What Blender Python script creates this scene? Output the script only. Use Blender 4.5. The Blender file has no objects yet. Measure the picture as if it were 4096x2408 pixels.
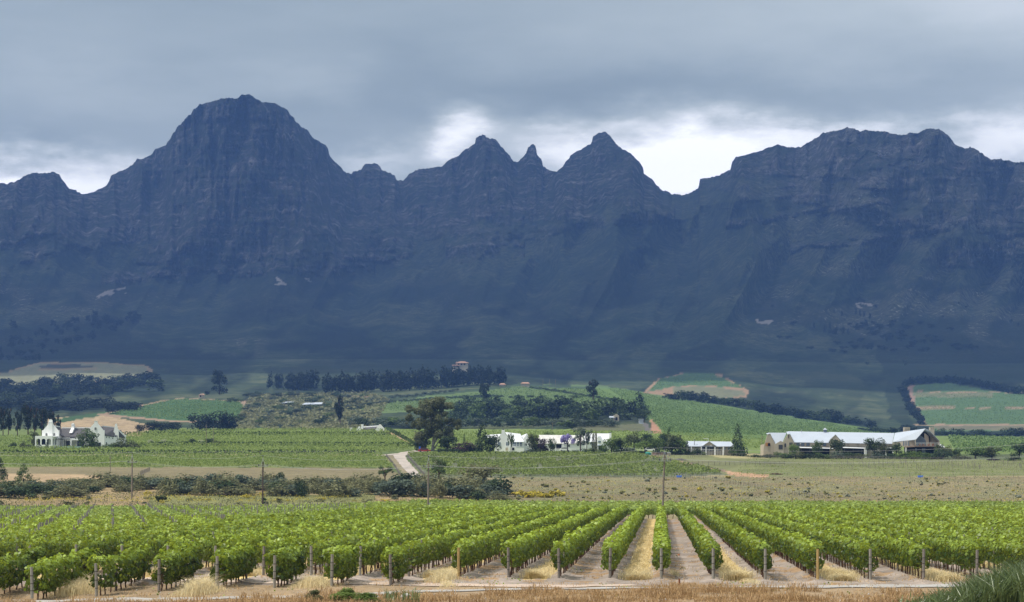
import bpy, math, random
import numpy as np
rad = math.radians
SC = bpy.context.scene
COL = SC.collection

# ------------------------------------------------------------------ camera, sky, sun, exposure
F = 9102.2            # focal length in photo pixels (80 mm on a 36 mm, 4096 px wide frame)
CX, HV, CAMZ = 2048.0, 1941.0, 5.1
cd = bpy.data.cameras.new('camera'); cam = bpy.data.objects.new('camera', cd); COL.objects.link(cam)
cam.location = (0, 0, CAMZ); cam.rotation_euler = (rad(90), 0, 0)
cd.lens = 80; cd.sensor_width = 36; cd.shift_y = (HV - 1204) / 4096; cd.clip_start = 1; cd.clip_end = 60000
SC.camera = cam
SC.view_settings.view_transform = 'Standard'; SC.view_settings.look = 'None'
SC.view_settings.exposure = 0.25; SC.view_settings.gamma = 1.0; SC.view_settings.use_curve_mapping = False
SC.cycles.use_denoising = True
SC.cycles.max_bounces = 6; SC.cycles.diffuse_bounces = 3; SC.cycles.transmission_bounces = 3
SC.cycles.transparent_max_bounces = 8; SC.cycles.volume_bounces = 1; SC.cycles.caustics_reflective = False
SC.cycles.caustics_refractive = False; SC.cycles.sample_clamp_indirect = 4

SUN_EL, SUN_AZ = 58.0, -108.0       # azimuth measured from +Y (towards the mountains), negative = left
SUN_STRENGTH = 3.7
sd = bpy.data.lights.new('sun', 'SUN'); sun = bpy.data.objects.new('sun', sd); COL.objects.link(sun)
sd.energy = SUN_STRENGTH; sd.angle = rad(.6); sd.color = (1.0, 0.955, 0.88)
sun.rotation_euler = (rad(90 - SUN_EL), 0, rad(180 - SUN_AZ) )
sun.location = (-300, 200, 600)

class NT:
    """small helper for building node trees from expressions"""
    def __init__(s, tree): s.t = tree; s.n = tree.nodes; s.l = tree.links
    def node(s, typ, **kw):
        nd = s.n.new(typ)
        for k, v in kw.items(): setattr(nd, k, v)
        return nd
    def put(s, sock, val):
        if hasattr(val, 'is_output') or isinstance(val, bpy.types.NodeSocket): s.l.new(val, sock)
        else:
            try: sock.default_value = val
            except Exception: sock.default_value = (*val, 1)
    def m(s, op, a, b=0.0, c=None, clamp=False):
        nd = s.node('ShaderNodeMath', operation=op); nd.use_clamp = clamp
        s.put(nd.inputs[0], a); s.put(nd.inputs[1], b)
        if c is not None: s.put(nd.inputs[2], c)
        return nd.outputs[0]
    def mix(s, f, a, b, blend='MIX'):
        nd = s.node('ShaderNodeMix', data_type='RGBA', blend_type=blend)
        s.put(nd.inputs[0], f)
        for i, x in ((6, a), (7, b)):
            if isinstance(x, tuple) and len(x) == 3: x = (*x, 1)
            s.put(nd.inputs[i], x)
        return nd.outputs[2]
    def noise(s, vec, scale, detail=4, rough=.55, dims='3D'):
        nd = s.node('ShaderNodeTexNoise', noise_dimensions=dims)
        if vec is not None: s.l.new(vec, nd.inputs['Vector'])
        nd.inputs['Scale'].default_value = scale; nd.inputs['Detail'].default_value = detail
        nd.inputs['Roughness'].default_value = rough
        return nd.outputs['Fac']
    def mapping(s, vec, sc=(1, 1, 1), loc=(0, 0, 0), rot=(0, 0, 0)):
        nd = s.node('ShaderNodeMapping'); s.l.new(vec, nd.inputs[0])
        nd.inputs['Location'].default_value = loc; nd.inputs['Scale'].default_value = sc; nd.inputs['Rotation'].default_value = rot
        return nd.outputs[0]
    def ramp(s, f, stops):
        nd = s.node('ShaderNodeValToRGB'); s.put(nd.inputs[0], f); e = nd.color_ramp.elements
        while len(e) < len(stops): e.new(.5)
        for q, (p, c) in zip(e, stops):
            q.position = p; q.color = (*c, 1) if isinstance(c, tuple) else (c, c, c, 1)
        return nd.outputs[0]
    def smooth(s, x, a, b, lo=0.0, hi=1.0):
        nd = s.node('ShaderNodeMapRange', interpolation_type='SMOOTHSTEP'); s.put(nd.inputs[0], x)
        for i, q in enumerate((a, b, lo, hi)): nd.inputs[i + 1].default_value = q
        return nd.outputs[0]

world = bpy.data.worlds.new('World'); SC.world = world; world.use_nodes = True
def build_world():
    T = NT(world.node_tree); T.n.clear()
    out = T.node('ShaderNodeOutputWorld'); bg = T.node('ShaderNodeBackground'); bg.inputs[1].default_value = 0.1
    T.l.new(bg.outputs[0], out.inputs[0])
    sky = T.node('ShaderNodeTexSky', sky_type='NISHITA'); sky.sun_disc = False
    sky.sun_elevation = rad(SUN_EL); sky.sun_rotation = rad(SUN_AZ)
    tc = T.node('ShaderNodeTexCoord').outputs['Generated']
    sep = T.node('ShaderNodeSeparateXYZ'); T.l.new(tc, sep.inputs[0]); X, Y, Z = sep.outputs
    yy = T.m('MAXIMUM', Y, .05)
    wA = T.noise(T.mapping(tc, (11, 11, 30)), 1.0, 8, .62)
    wB = T.noise(T.mapping(tc, (11, 11, 30), (7, 3, 1)), 1.0, 8, .62)
    U = T.m('MULTIPLY_ADD', T.m('DIVIDE', X, yy), 9.102, 2.048)
    V = T.m('SUBTRACT', 1.941, T.m('MULTIPLY', T.m('DIVIDE', Z, yy), 9.102))
    U = T.m('ADD', U, T.m('MULTIPLY', T.m('SUBTRACT', wA, .5), 1.1))
    V = T.m('ADD', V, T.m('MULTIPLY', T.m('SUBTRACT', wB, .5), .52))
    tot = T.m('MULTIPLY_ADD', T.noise(T.mapping(tc, (6, 6, 30), (0, 0, 0), (0, .12, 0)), 1.0, 7, .52), .40, -.03)
    for (cu, cv, su, sv, a) in [(2.83, .71, .46, .18, 1.2), (1.82, .60, .16, .12, .70), (.40, .74, .36, .13, .70),
                                (-.1, .72, .28, .13, .8), (2.28, .64, .26, .09, .42), (4.05, .60, .55, .12, .62),
                                (3.35, .53, .50, .07, .42), (1.45, .67, .2, .07, .4), (4.2, -.15, 1.5, .40, .36),
                                (.5, .33, .6, .09, .10), (1.25, .34, .25, .08, .10), (2.2, .36, 1.0, .13, -.10), (2.0, .05, 1.0, .2, .04),
                                (.15, .56, .35, .07, -.10), (3.3, .32, .8, .08, -.05)]:
        a1 = T.m('POWER', T.m('ABSOLUTE', T.m('DIVIDE', T.m('SUBTRACT', U, cu), su)), 2.0)
        b1 = T.m('POWER', T.m('ABSOLUTE', T.m('DIVIDE', T.m('SUBTRACT', V, cv), sv)), 2.0)
        g = T.m('EXPONENT', T.m('MULTIPLY', T.m('ADD', a1, b1), -1.0))
        tot = T.m('MULTIPLY_ADD', g, a, tot)
    up = T.smooth(Z, .22, .8, 0, .35); tot = T.m('ADD', tot, up)
    c = T.ramp(tot, [(0.0, (.275, .328, .33)), (.16, (.38, .438, .432)), (.40, (.575, .63, .61)), (.70, (.96, .98, .97)), (.98, (1.5, 1.48, 1.44))])
    vm = T.node('ShaderNodeVectorMath', operation='SCALE'); T.l.new(c, vm.inputs[0]); vm.inputs['Scale'].default_value = 10.0; c10 = vm.outputs[0]
    fin = T.mix(.96, sky.outputs[0], c10)
    T.l.new(fin, bg.inputs[0])
build_world()

# ------------------------------------------------------------------ helpers
def tag(o, label=None, cat=None, group=None, kind=None):
    if label: o['label'] = label
    if cat: o['category'] = cat
    if group: o['group'] = group
    if kind: o['kind'] = kind
    return o
def empty(name, loc=(0, 0, 0), rz=0.0, label=None, cat=None, group=None):
    o = bpy.data.objects.new(name, None); COL.objects.link(o); o.location = loc; o.rotation_euler = (0, 0, rz)
    o.empty_display_size = .5
    return tag(o, label, cat, group)
def link(name, me, parent=None, loc=None):
    o = bpy.data.objects.new(name, me); COL.objects.link(o)
    if parent is not None: o.parent = parent
    if loc is not None: o.location = loc
    return o
def mesh_np(name, V, Fc, mat, attrs=None, smooth=False):
    """V (n,3); Fc (m,k) constant-size faces; attrs {name: (domain, type, array)}"""
    me = bpy.data.meshes.new(name); V = np.asarray(V, np.float32); Fc = np.asarray(Fc, np.int32)
    me.vertices.add(len(V)); me.vertices.foreach_set('co', V.ravel())
    k = Fc.shape[1]; me.loops.add(Fc.size); me.loops.foreach_set('vertex_index', Fc.ravel())
    me.polygons.add(len(Fc)); me.polygons.foreach_set('loop_start', np.arange(0, Fc.size, k, dtype=np.int32))
    me.polygons.foreach_set('loop_total', np.full(len(Fc), k, np.int32))
    if smooth: me.polygons.foreach_set('use_smooth', np.ones(len(Fc), bool))
    if mat: me.materials.append(mat)
    me.update(calc_edges=True)
    for an, (dom, typ, arr) in (attrs or {}).items():
        at = me.attributes.new(an, typ, dom); at.data.foreach_set('value' if typ == 'FLOAT' else 'color', np.asarray(arr, np.float32).ravel())
    return me
def vn(x, y, seed=0):
    """value noise in numpy, 0..1"""
    x = np.asarray(x, float); y = np.asarray(y, float); xi = np.floor(x).astype(np.int64); yi = np.floor(y).astype(np.int64)
    fx = x - xi; fy = y - yi; fx = fx * fx * (3 - 2 * fx); fy = fy * fy * (3 - 2 * fy)
    def h(a, b):
        n = (a * 374761393 + b * 668265263 + seed * 974634777) & 0x7fffffff
        n = ((n ^ (n >> 13)) * 1274126177) & 0x7fffffff
        return ((n ^ (n >> 16)) & 0xffff) / 65535.0
    return (h(xi, yi) * (1 - fx) + h(xi + 1, yi) * fx) * (1 - fy) + (h(xi, yi + 1) * (1 - fx) + h(xi + 1, yi + 1) * fx) * fy
def fbm(x, y, seed=0, oct=5, g=.5):
    s = 0; a = 1; t = 0
    for i in range(oct):
        s = s + a * vn(x * 2 ** i + 13.7 * i, y * 2 ** i + 7.3 * i, seed + i); t += a; a *= g
    return s / t
def inpoly(u, v, poly):
    c = np.zeros(np.shape(u), bool); n = len(poly)
    for i in range(n):
        x1, y1 = poly[i]; x2, y2 = poly[i - 1]
        if y1 == y2: continue
        c ^= ((y1 > v) != (y2 > v)) & (u < (x2 - x1) * (v - y1) / (y2 - y1) + x1)
    return c
class MB:
    """collects solid pieces and builds them as one mesh"""
    def __init__(s): s.v = []; s.f = []
    def add(s, vs, fs):
        b = len(s.v); s.v += [tuple(p) for p in vs]; s.f += [tuple(b + i for i in f) for f in fs]; return s
    def box(s, x0, x1, y0, y1, z0, z1):
        return s.add([(x0, y0, z0), (x1, y0, z0), (x1, y1, z0), (x0, y1, z0), (x0, y0, z1), (x1, y0, z1), (x1, y1, z1), (x0, y1, z1)],
                     [(0, 3, 2, 1), (4, 5, 6, 7), (0, 1, 5, 4), (1, 2, 6, 5), (2, 3, 7, 6), (3, 0, 4, 7)])
    def prism(s, prof, y0, y1):
        """profile in (x, z), anticlockwise seen from -y, pushed from y0 to y1"""
        n = len(prof)
        vs = [(x, y0, z) for x, z in prof] + [(x, y1, z) for x, z in prof]
        fs = [tuple(range(n)), tuple(range(2 * n - 1, n - 1, -1))] + [((i + 1) % n, i, i + n, (i + 1) % n + n) for i in range(n)]
        return s.add(vs, fs)
    def prismx(s, prof, x0, x1):
        """profile in (y, z) pushed along x"""
        n = len(prof)
        vs = [(x0, y, z) for y, z in prof] + [(x1, y, z) for y, z in prof]
        fs = [tuple(range(n - 1, -1, -1)), tuple(range(n, 2 * n))] + [(i, (i + 1) % n, (i + 1) % n + n, i + n) for i in range(n)]
        return s.add(vs, fs)
    def slab(s, a, b, c, d, t):
        """thick sheet on four corner points, thickness t straight down"""
        vs = [a, b, c, d] + [(p[0], p[1], p[2] - t) for p in (a, b, c, d)]
        return s.add(vs, [(0, 1, 2, 3), (7, 6, 5, 4), (0, 4, 5, 1), (1, 5, 6, 2), (2, 6, 7, 3), (3, 7, 4, 0)])
    def tube(s, pts, rs, n=6, cap=True):
        pts = [np.array(p, float) for p in pts]
        if not hasattr(rs, '__len__'): rs = [rs] * len(pts)
        b = len(s.v)
        for i, p in enumerate(pts):
            d = pts[min(i + 1, len(pts) - 1)] - pts[max(i - 1, 0)]; d = d / (np.linalg.norm(d) + 1e-9)
            a = np.cross(d, (0, 1, 0) if abs(d[1]) < .9 else (1, 0, 0)); a /= np.linalg.norm(a); c = np.cross(d, a)
            for k in range(n):
                t = 2 * math.pi * k / n; s.v.append(tuple(p + rs[i] * (math.cos(t) * a + math.sin(t) * c)))
        for i in range(len(pts) - 1):
            for k in range(n):
                s.f.append((b + i * n + k, b + i * n + (k + 1) % n, b + (i + 1) * n + (k + 1) % n, b + (i + 1) * n + k))
        if cap:
            s.f.append(tuple(b + k for k in range(n - 1, -1, -1))); s.f.append(tuple(b + (len(pts) - 1) * n + k for k in range(n)))
        return s
    def mesh(s, name, mat):
        me = bpy.data.meshes.new(name); me.from_pydata(s.v, [], s.f)
        if mat: me.materials.append(mat)
        me.update(); return me
    def build(s, name, mat, parent=None): return link(name, s.mesh(name, mat), parent)

# ------------------------------------------------------------------ materials
def pmat(name, base, rough=.8, spec=.3, var=.15, scale=1.0, bump=0.0, stretch=(1, 1, 1), metal=0.0):
    m = bpy.data.materials.new(name); m.use_nodes = True; T = NT(m.node_tree); b = T.n['Principled BSDF']
    tc = T.node('ShaderNodeTexCoord').outputs['Object']
    nz = T.noise(T.mapping(tc, stretch), scale, 5, .6)
    lo = tuple(max(0, c * (1 - var)) for c in base); hi = tuple(min(1, c * (1 + var)) for c in base)
    T.l.new(T.ramp(nz, [(.3, lo), (.7, hi)]), b.inputs['Base Color'])
    b.inputs['Roughness'].default_value = rough; b.inputs['Specular IOR Level'].default_value = spec; b.inputs['Metallic'].default_value = metal
    if bump:
        bp = T.node('ShaderNodeBump'); bp.inputs['Strength'].default_value = bump; T.l.new(nz, bp.inputs['Height']); T.l.new(bp.outputs[0], b.inputs['Normal'])
    return m
def leafmat(name, dark, light, trans=.35, rough=.5, spec=.35, tcol=None, objvar=.25):
    """foliage: every leaf has its own tone (attribute lv), thin and partly see-through"""
    m = bpy.data.materials.new(name); m.use_nodes = True; T = NT(m.node_tree); b = T.n['Principled BSDF']; out = T.n['Material Output']
    at = T.node('ShaderNodeAttribute'); at.attribute_name = 'lv'
    oi = T.node('ShaderNodeObjectInfo')
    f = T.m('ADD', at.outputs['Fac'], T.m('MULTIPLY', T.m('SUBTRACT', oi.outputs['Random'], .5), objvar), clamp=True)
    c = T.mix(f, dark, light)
    T.l.new(c, b.inputs['Base Color']); b.inputs['Roughness'].default_value = rough; b.inputs['Specular IOR Level'].default_value = spec
    tr = T.node('ShaderNodeBsdfTranslucent')
    tcc = T.mix(.6, c, tcol or tuple(min(1, x * 1.7) for x in light))
    T.l.new(tcc, tr.inputs[0])
    mx = T.node('ShaderNodeMixShader'); mx.inputs[0].default_value = trans
    T.l.new(b.outputs[0], mx.inputs[1]); T.l.new(tr.outputs[0], mx.inputs[2]); T.l.new(mx.outputs[0], out.inputs[0])
    return m
M = {}
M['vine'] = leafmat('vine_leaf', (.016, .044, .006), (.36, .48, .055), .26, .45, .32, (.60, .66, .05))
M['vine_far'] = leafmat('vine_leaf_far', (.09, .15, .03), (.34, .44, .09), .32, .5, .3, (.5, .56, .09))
M['vine_mid'] = leafmat('vine_leaf_mid', (.085, .135, .028), (.27, .33, .08), .25, .6, .2)
M['vine_bush'] = leafmat('vine_leaf_bush', (.045, .08, .02), (.23, .28, .065), .2, .6, .2)
M['vine_hill'] = leafmat('vine_leaf_hill', (.095, .155, .052), (.165, .235, .075), .15, .7, .15)
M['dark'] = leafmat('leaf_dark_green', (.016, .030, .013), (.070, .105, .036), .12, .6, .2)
M['pine'] = leafmat('leaf_pine', (.008, .016, .012), (.026, .040, .024), .08, .7, .15)
M['fieldb'] = leafmat('leaf_field_bush', (.09, .10, .045), (.22, .21, .10), .2, .7, .1)
M['fieldg'] = leafmat('leaf_field_grey', (.11, .125, .09), (.24, .26, .20), .2, .7, .1)
M['fieldt'] = leafmat('leaf_field_tuft', (.17, .18, .07), (.38, .36, .15), .25, .7, .1)
M['fieldu'] = leafmat('leaf_field_tuft_grey', (.20, .22, .16), (.36, .38, .30), .25, .7, .1)
M['mid'] = leafmat('leaf_mid_green', (.03, .055, .015), (.12, .175, .045), .2, .6, .2)
M['bright'] = leafmat('leaf_bright_green', (.06, .10, .02), (.17, .24, .05), .3, .6, .2)
M['olive'] = leafmat('leaf_olive', (.04, .055, .022), (.13, .145, .055), .2, .6, .2)
M['greyg'] = leafmat('leaf_grey_green', (.045, .065, .045), (.13, .165, .11), .15, .6, .2)
M['scrub'] = leafmat('leaf_scrub', (.050, .060, .030), (.27, .265, .13), .2, .7, .15)
M['purple'] = leafmat('leaf_dark_purple', (.018, .010, .016), (.055, .028, .045), .15, .6, .2)
M['boug'] = leafmat('leaf_bougainvillea', (.04, .05, .03), (.12, .03, .07), .15, .6, .2)
M['jaca'] = leafmat('jacaranda_blossom', (.15, .12, .30), (.36, .30, .60), .2, .6, .2)
M['yellow'] = leafmat('yellow_flower', (.20, .20, .06), (.66, .52, .06), .2, .7, .2)
M['whitefl'] = leafmat('pale_flower', (.10, .14, .06), (.62, .62, .42), .2, .7, .2)
M['eucl'] = leafmat('leaf_eucalyptus', (.022, .034, .014), (.17, .18, .075), .15, .55, .25)
M['gold'] = leafmat('leaf_gold_cypress', (.06, .065, .015), (.20, .18, .04), .15, .6, .2)
M['dry'] = leafmat('dry_golden_grass', (.50, .36, .15), (.98, .84, .50), .3, .7, .2)
M['brown'] = leafmat('dry_brown_grass', (.22, .125, .055), (.60, .42, .22), .2, .75, .15)
M['reed'] = leafmat('green_reed', (.035, .06, .018), (.16, .21, .07), .25, .4, .5)
M['bark'] = pmat('bark', (.11, .065, .045), .9, .1, .4, 6, .4)
M['barkd'] = pmat('bark_dark', (.05, .04, .032), .9, .1, .4, 3, .3)
M['gum'] = pmat('bark_gum', (.42, .38, .33), .8, .2, .3, .8, .2)
M['post'] = pmat('weathered_post', (.27, .25, .22), .9, .1, .3, 5, .3, (3, 3, .5))
M['postd'] = pmat('dark_post', (.21, .185, .165), .9, .1, .35, 5, .3, (3, 3, .5))
M['posty'] = pmat('treated_post', (.42, .29, .12), .8, .2, .25, 5, .2, (3, 3, .5))
M['band'] = pmat('post_wire_wrap', (.045, .04, .038), .6, .3, .2)
M['wire'] = pmat('wire', (.42, .42, .42), .5, .4, .1)
M['pole'] = pmat('pole_wood', (.23, .19, .155), .9, .1, .35, 2, .3, (4, 4, .4))
M['poled'] = pmat('pole_wood_dark', (.085, .068, .055), .9, .1, .35, 2, .3, (4, 4, .4))
M['insul'] = pmat('insulator', (.03, .03, .035), .3, .5, .1)
M['steel'] = pmat('galvanised_steel', (.35, .36, .37), .5, .5, .1)
M['white'] = pmat('lime_wash', (.90, .90, .88), .85, .2, .04, .5)
M['thatch'] = pmat('grey_thatch', (.115, .11, .112), .95, .05, .22, 1.2, .2, (1, 1, 4))
M['tin'] = pmat('pale_sheet_roof', (.47, .51, .57), .55, .3, .05, .3)
M['tinw'] = pmat('white_sheet_roof', (.70, .71, .72), .6, .3, .05, .3)
M['tinold'] = pmat('weathered_white_roof', (.66, .64, .60), .8, .2, .18, .8, 0, (1, 1, .3))
M['beige'] = pmat('beige_plaster', (.46, .40, .31), .85, .2, .06, .4)
M['glassd'] = pmat('dark_glass', (.03, .035, .045), .15, .6, .1)
M['opening'] = pmat('dark_interior', (.018, .018, .02), .8, .1, .2)
M['glassb'] = pmat('blue_glass', (.16, .20, .26), .12, .6, .1)
M['wood'] = pmat('orange_wood', (.42, .20, .07), .6, .3, .2)
M['tank'] = pmat('green_plastic', (.02, .26, .22), .45, .4, .06)
M['brickb'] = pmat('brown_plaster', (.27, .195, .155), .9, .1, .12)
M['bluet'] = pmat('blue_plastic_sheet', (.10, .22, .72), .5, .4, .1)
M['redp'] = pmat('red_paint', (.35, .03, .03), .4, .5, .1)
M['bluep'] = pmat('blue_paint', (.03, .12, .5), .4, .5, .1)
M['rusty'] = pmat('rusty_iron', (.22, .08, .035), .8, .2, .3)
M['terra'] = pmat('terracotta_tile', (.42, .25, .17), .8, .2, .1)
M['stone'] = pmat('pale_stone', (.45, .43, .40), .9, .2, .2, 3)
M['stoneo'] = pmat('orange_stone', (.36, .15, .06), .9, .2, .2, 3)
M['pool'] = pmat('pool_water', (.35, .55, .65), .1, .5, .05)
M['metalp'] = pmat('dark_metal', (.05, .05, .055), .5, .4, .1)

# ------------------------------------------------------------------ terrain: one height grid in (u, distance)
Ug = np.arange(-2200, 6301, 8.0)
def _dgrid():
    ds = [30., 45, 60, 75, 88]
    d = 95.0
    while d < 440:
        ds.append(d); d += max(.7, d * d * 4.0 / (5.1 * F))
    d = 440.0
    while d < 3600:
        ds.append(d); d += 4.0 + (d - 440) * .011
    ds.append(3600.)
    return np.array(ds)
Dg = _dgrid()
DK = [450, 520, 640, 760, 850, 950, 1150, 1400, 1700, 2000, 2500, 3000, 3600]
TAB = {  # photo row of the ground at each distance, per photo column
 0:    [2018, 1955, 1868, 1811, 1778, 1742, 1752, 1725, 1665, 1632, 1575, 1500, 1432],
 400:  [2018, 1955, 1871, 1812, 1775, 1732, 1752, 1725, 1668, 1632, 1565, 1490, 1430],
 800:  [2020, 1958, 1876, 1815, 1770, 1722, 1740, 1730, 1672, 1598, 1560, 1500, 1432],
 1200: [2022, 1960, 1884, 1816, 1768, 1718, 1735, 1700, 1648, 1598, 1560, 1490, 1430],
 1600: [2030, 1970, 1900, 1818, 1770, 1722, 1742, 1690, 1640, 1592, 1545, 1490, 1430],
 2000: [2036, 1988, 1905, 1822, 1792, 1730, 1742, 1700, 1640, 1578, 1532, 1495, 1430],
 2400: [2040, 1992, 1906, 1822, 1796, 1740, 1705, 1670, 1595, 1552, 1570, 1520, 1435],
 2800: [2040, 1992, 1906, 1828, 1798, 1760, 1735, 1690, 1645, 1612, 1600, 1520, 1435],
 3200: [2040, 1992, 1906, 1836, 1822, 1782, 1755, 1722, 1700, 1682, 1650, 1540, 1440],
 3600: [2040, 1992, 1904, 1836, 1824, 1790, 1765, 1742, 1752, 1735, 1660, 1565, 1445],
 4096: [2040, 1992, 1904, 1838, 1828, 1800, 1772, 1750, 1752, 1738, 1650, 1550, 1445],
}
def zr(v, d): return CAMZ + (HV - v) * d / F
def _terrain():
    us = sorted(TAB); Zc = np.zeros((len(us), len(Dg)))
    for i, u in enumerate(us):
        dk = [20, 430] + DK; zk = [0.0, 0.0] + [zr(v, d) for v, d in zip(TAB[u], DK)]
        if u > 2040 : dk[1] = 440
        Zc[i] = np.interp(Dg, dk, zk)
    Z = np.zeros((len(Ug), len(Dg)))
    t = np.interp(Ug, us, np.arange(len(us))); i0 = np.clip(np.floor(t).astype(int), 0, len(us) - 2); f = t - i0; f = f * f * (3 - 2 * f)
    Z = Zc[i0] * (1 - f)[:, None] + Zc[i0 + 1] * f[:, None]
    def blur(A, ax, n, w):
        for _ in range(n):
            P = np.pad(A, [(w, w) if a == ax else (0, 0) for a in (0, 1)], mode='edge'); c = np.cumsum(P, ax)
            c = np.insert(c, 0, 0, ax)
            A = (np.take(c, range(2 * w + 1, c.shape[ax]), ax) - np.take(c, range(0, c.shape[ax] - 2 * w - 1), ax)) / (2 * w + 1)
        return A
    Zb = blur(blur(Z, 0, 2, 9), 1, 2, 2)
    Z = np.where(Dg[None, :] < 436, Z, Zb)
    UU, DD = np.meshgrid(Ug, Dg, indexing='ij'); XX = (UU - CX) / F * DD
    amp = np.interp(DD, [0, 95, 440, 470, 900, 1200, 2000, 3300, 3600], [.05, .06, .05, .4, .5, 1.2, 2.5, 5., 0.])
    Z += amp * (fbm(XX / 70., DD / 70., 5, 3) - .5) * 2 * np.where(DD > 1000, 1.0, .6)
    Z -= .45 * np.clip((900 - UU) / 700, 0, 1) * np.clip((121 - DD) / 8, 0, 1)          # the block sinks a little at its left corner
    Z += .10 * (fbm(XX / 1.3, DD / 1.3, 9, 3) - .5) * (DD < 130)
    r = ((XX - 7.94) - .0655 * (DD - 121)) / 2.75
    mound = np.exp(-((r - np.round(r)) / .16) ** 2) * .12 * (DD > 119) * (DD < 342) * (r > -15.5)
    return Z + mound, XX, DD, UU
Zg, XG, DG, UG = _terrain()
VG = HV - (Zg - CAMZ) * F / DG
def gz(x, y):
    """height of the ground under (x, y)"""
    x = np.asarray(x, float); y = np.asarray(y, float)
    u = CX + F * x / y; i = np.clip((u - Ug[0]) / 8.0, 0, len(Ug) - 1.001); i0 = i.astype(int); fu = i - i0
    j = np.clip(np.interp(y, Dg, np.arange(len(Dg))), 0, len(Dg) - 1.001); j0 = j.astype(int); fd = j - j0
    return (Zg[i0, j0] * (1 - fu) + Zg[i0 + 1, j0] * fu) * (1 - fd) + (Zg[i0, j0 + 1] * (1 - fu) + Zg[i0 + 1, j0 + 1] * fu) * fd
def hit(u, v, dmin=60):
    """where the ground stands that the photo shows at column u, row v"""
    i = int(np.clip(round((u - Ug[0]) / 8.0), 0, len(Ug) - 1)); col = VG[i]
    for j in range(1, len(Dg)):
        if Dg[j] >= dmin and col[j] <= v:
            a, b = col[j - 1], col[j]
            d = Dg[j] if a <= b or a < v else Dg[j - 1] + (Dg[j] - Dg[j - 1]) * (a - v) / (a - b)
            x = (u - CX) / F * d; return np.array([x, d, float(gz(x, d))])
    d = 3500.; x = (u - CX) / F * d; return np.array([x, d, float(gz(x, d))])
def hits(u, v, dmin=60):
    """the same for arrays"""
    i = np.clip(np.round((u - Ug[0]) / 8.0).astype(int), 0, len(Ug) - 1)
    Vm = np.minimum.accumulate(np.where(Dg[None, :] < dmin, 1e9, VG), axis=1)
    d = np.empty(len(u))
    for k in np.unique(i):
        s = i == k; row = Vm[k]; ok = row < 1e8
        d[s] = np.interp(-v[s], -row[ok] + np.arange(ok.sum()) * 1e-7, Dg[ok])
    x = (u - CX) / F * d
    return np.stack([x, d, gz(x, d)], 1)
def at(u, d, dz=0.0):
    x = (u - CX) / F * d; return np.array([x, d, float(gz(x, d)) + dz])

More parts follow.
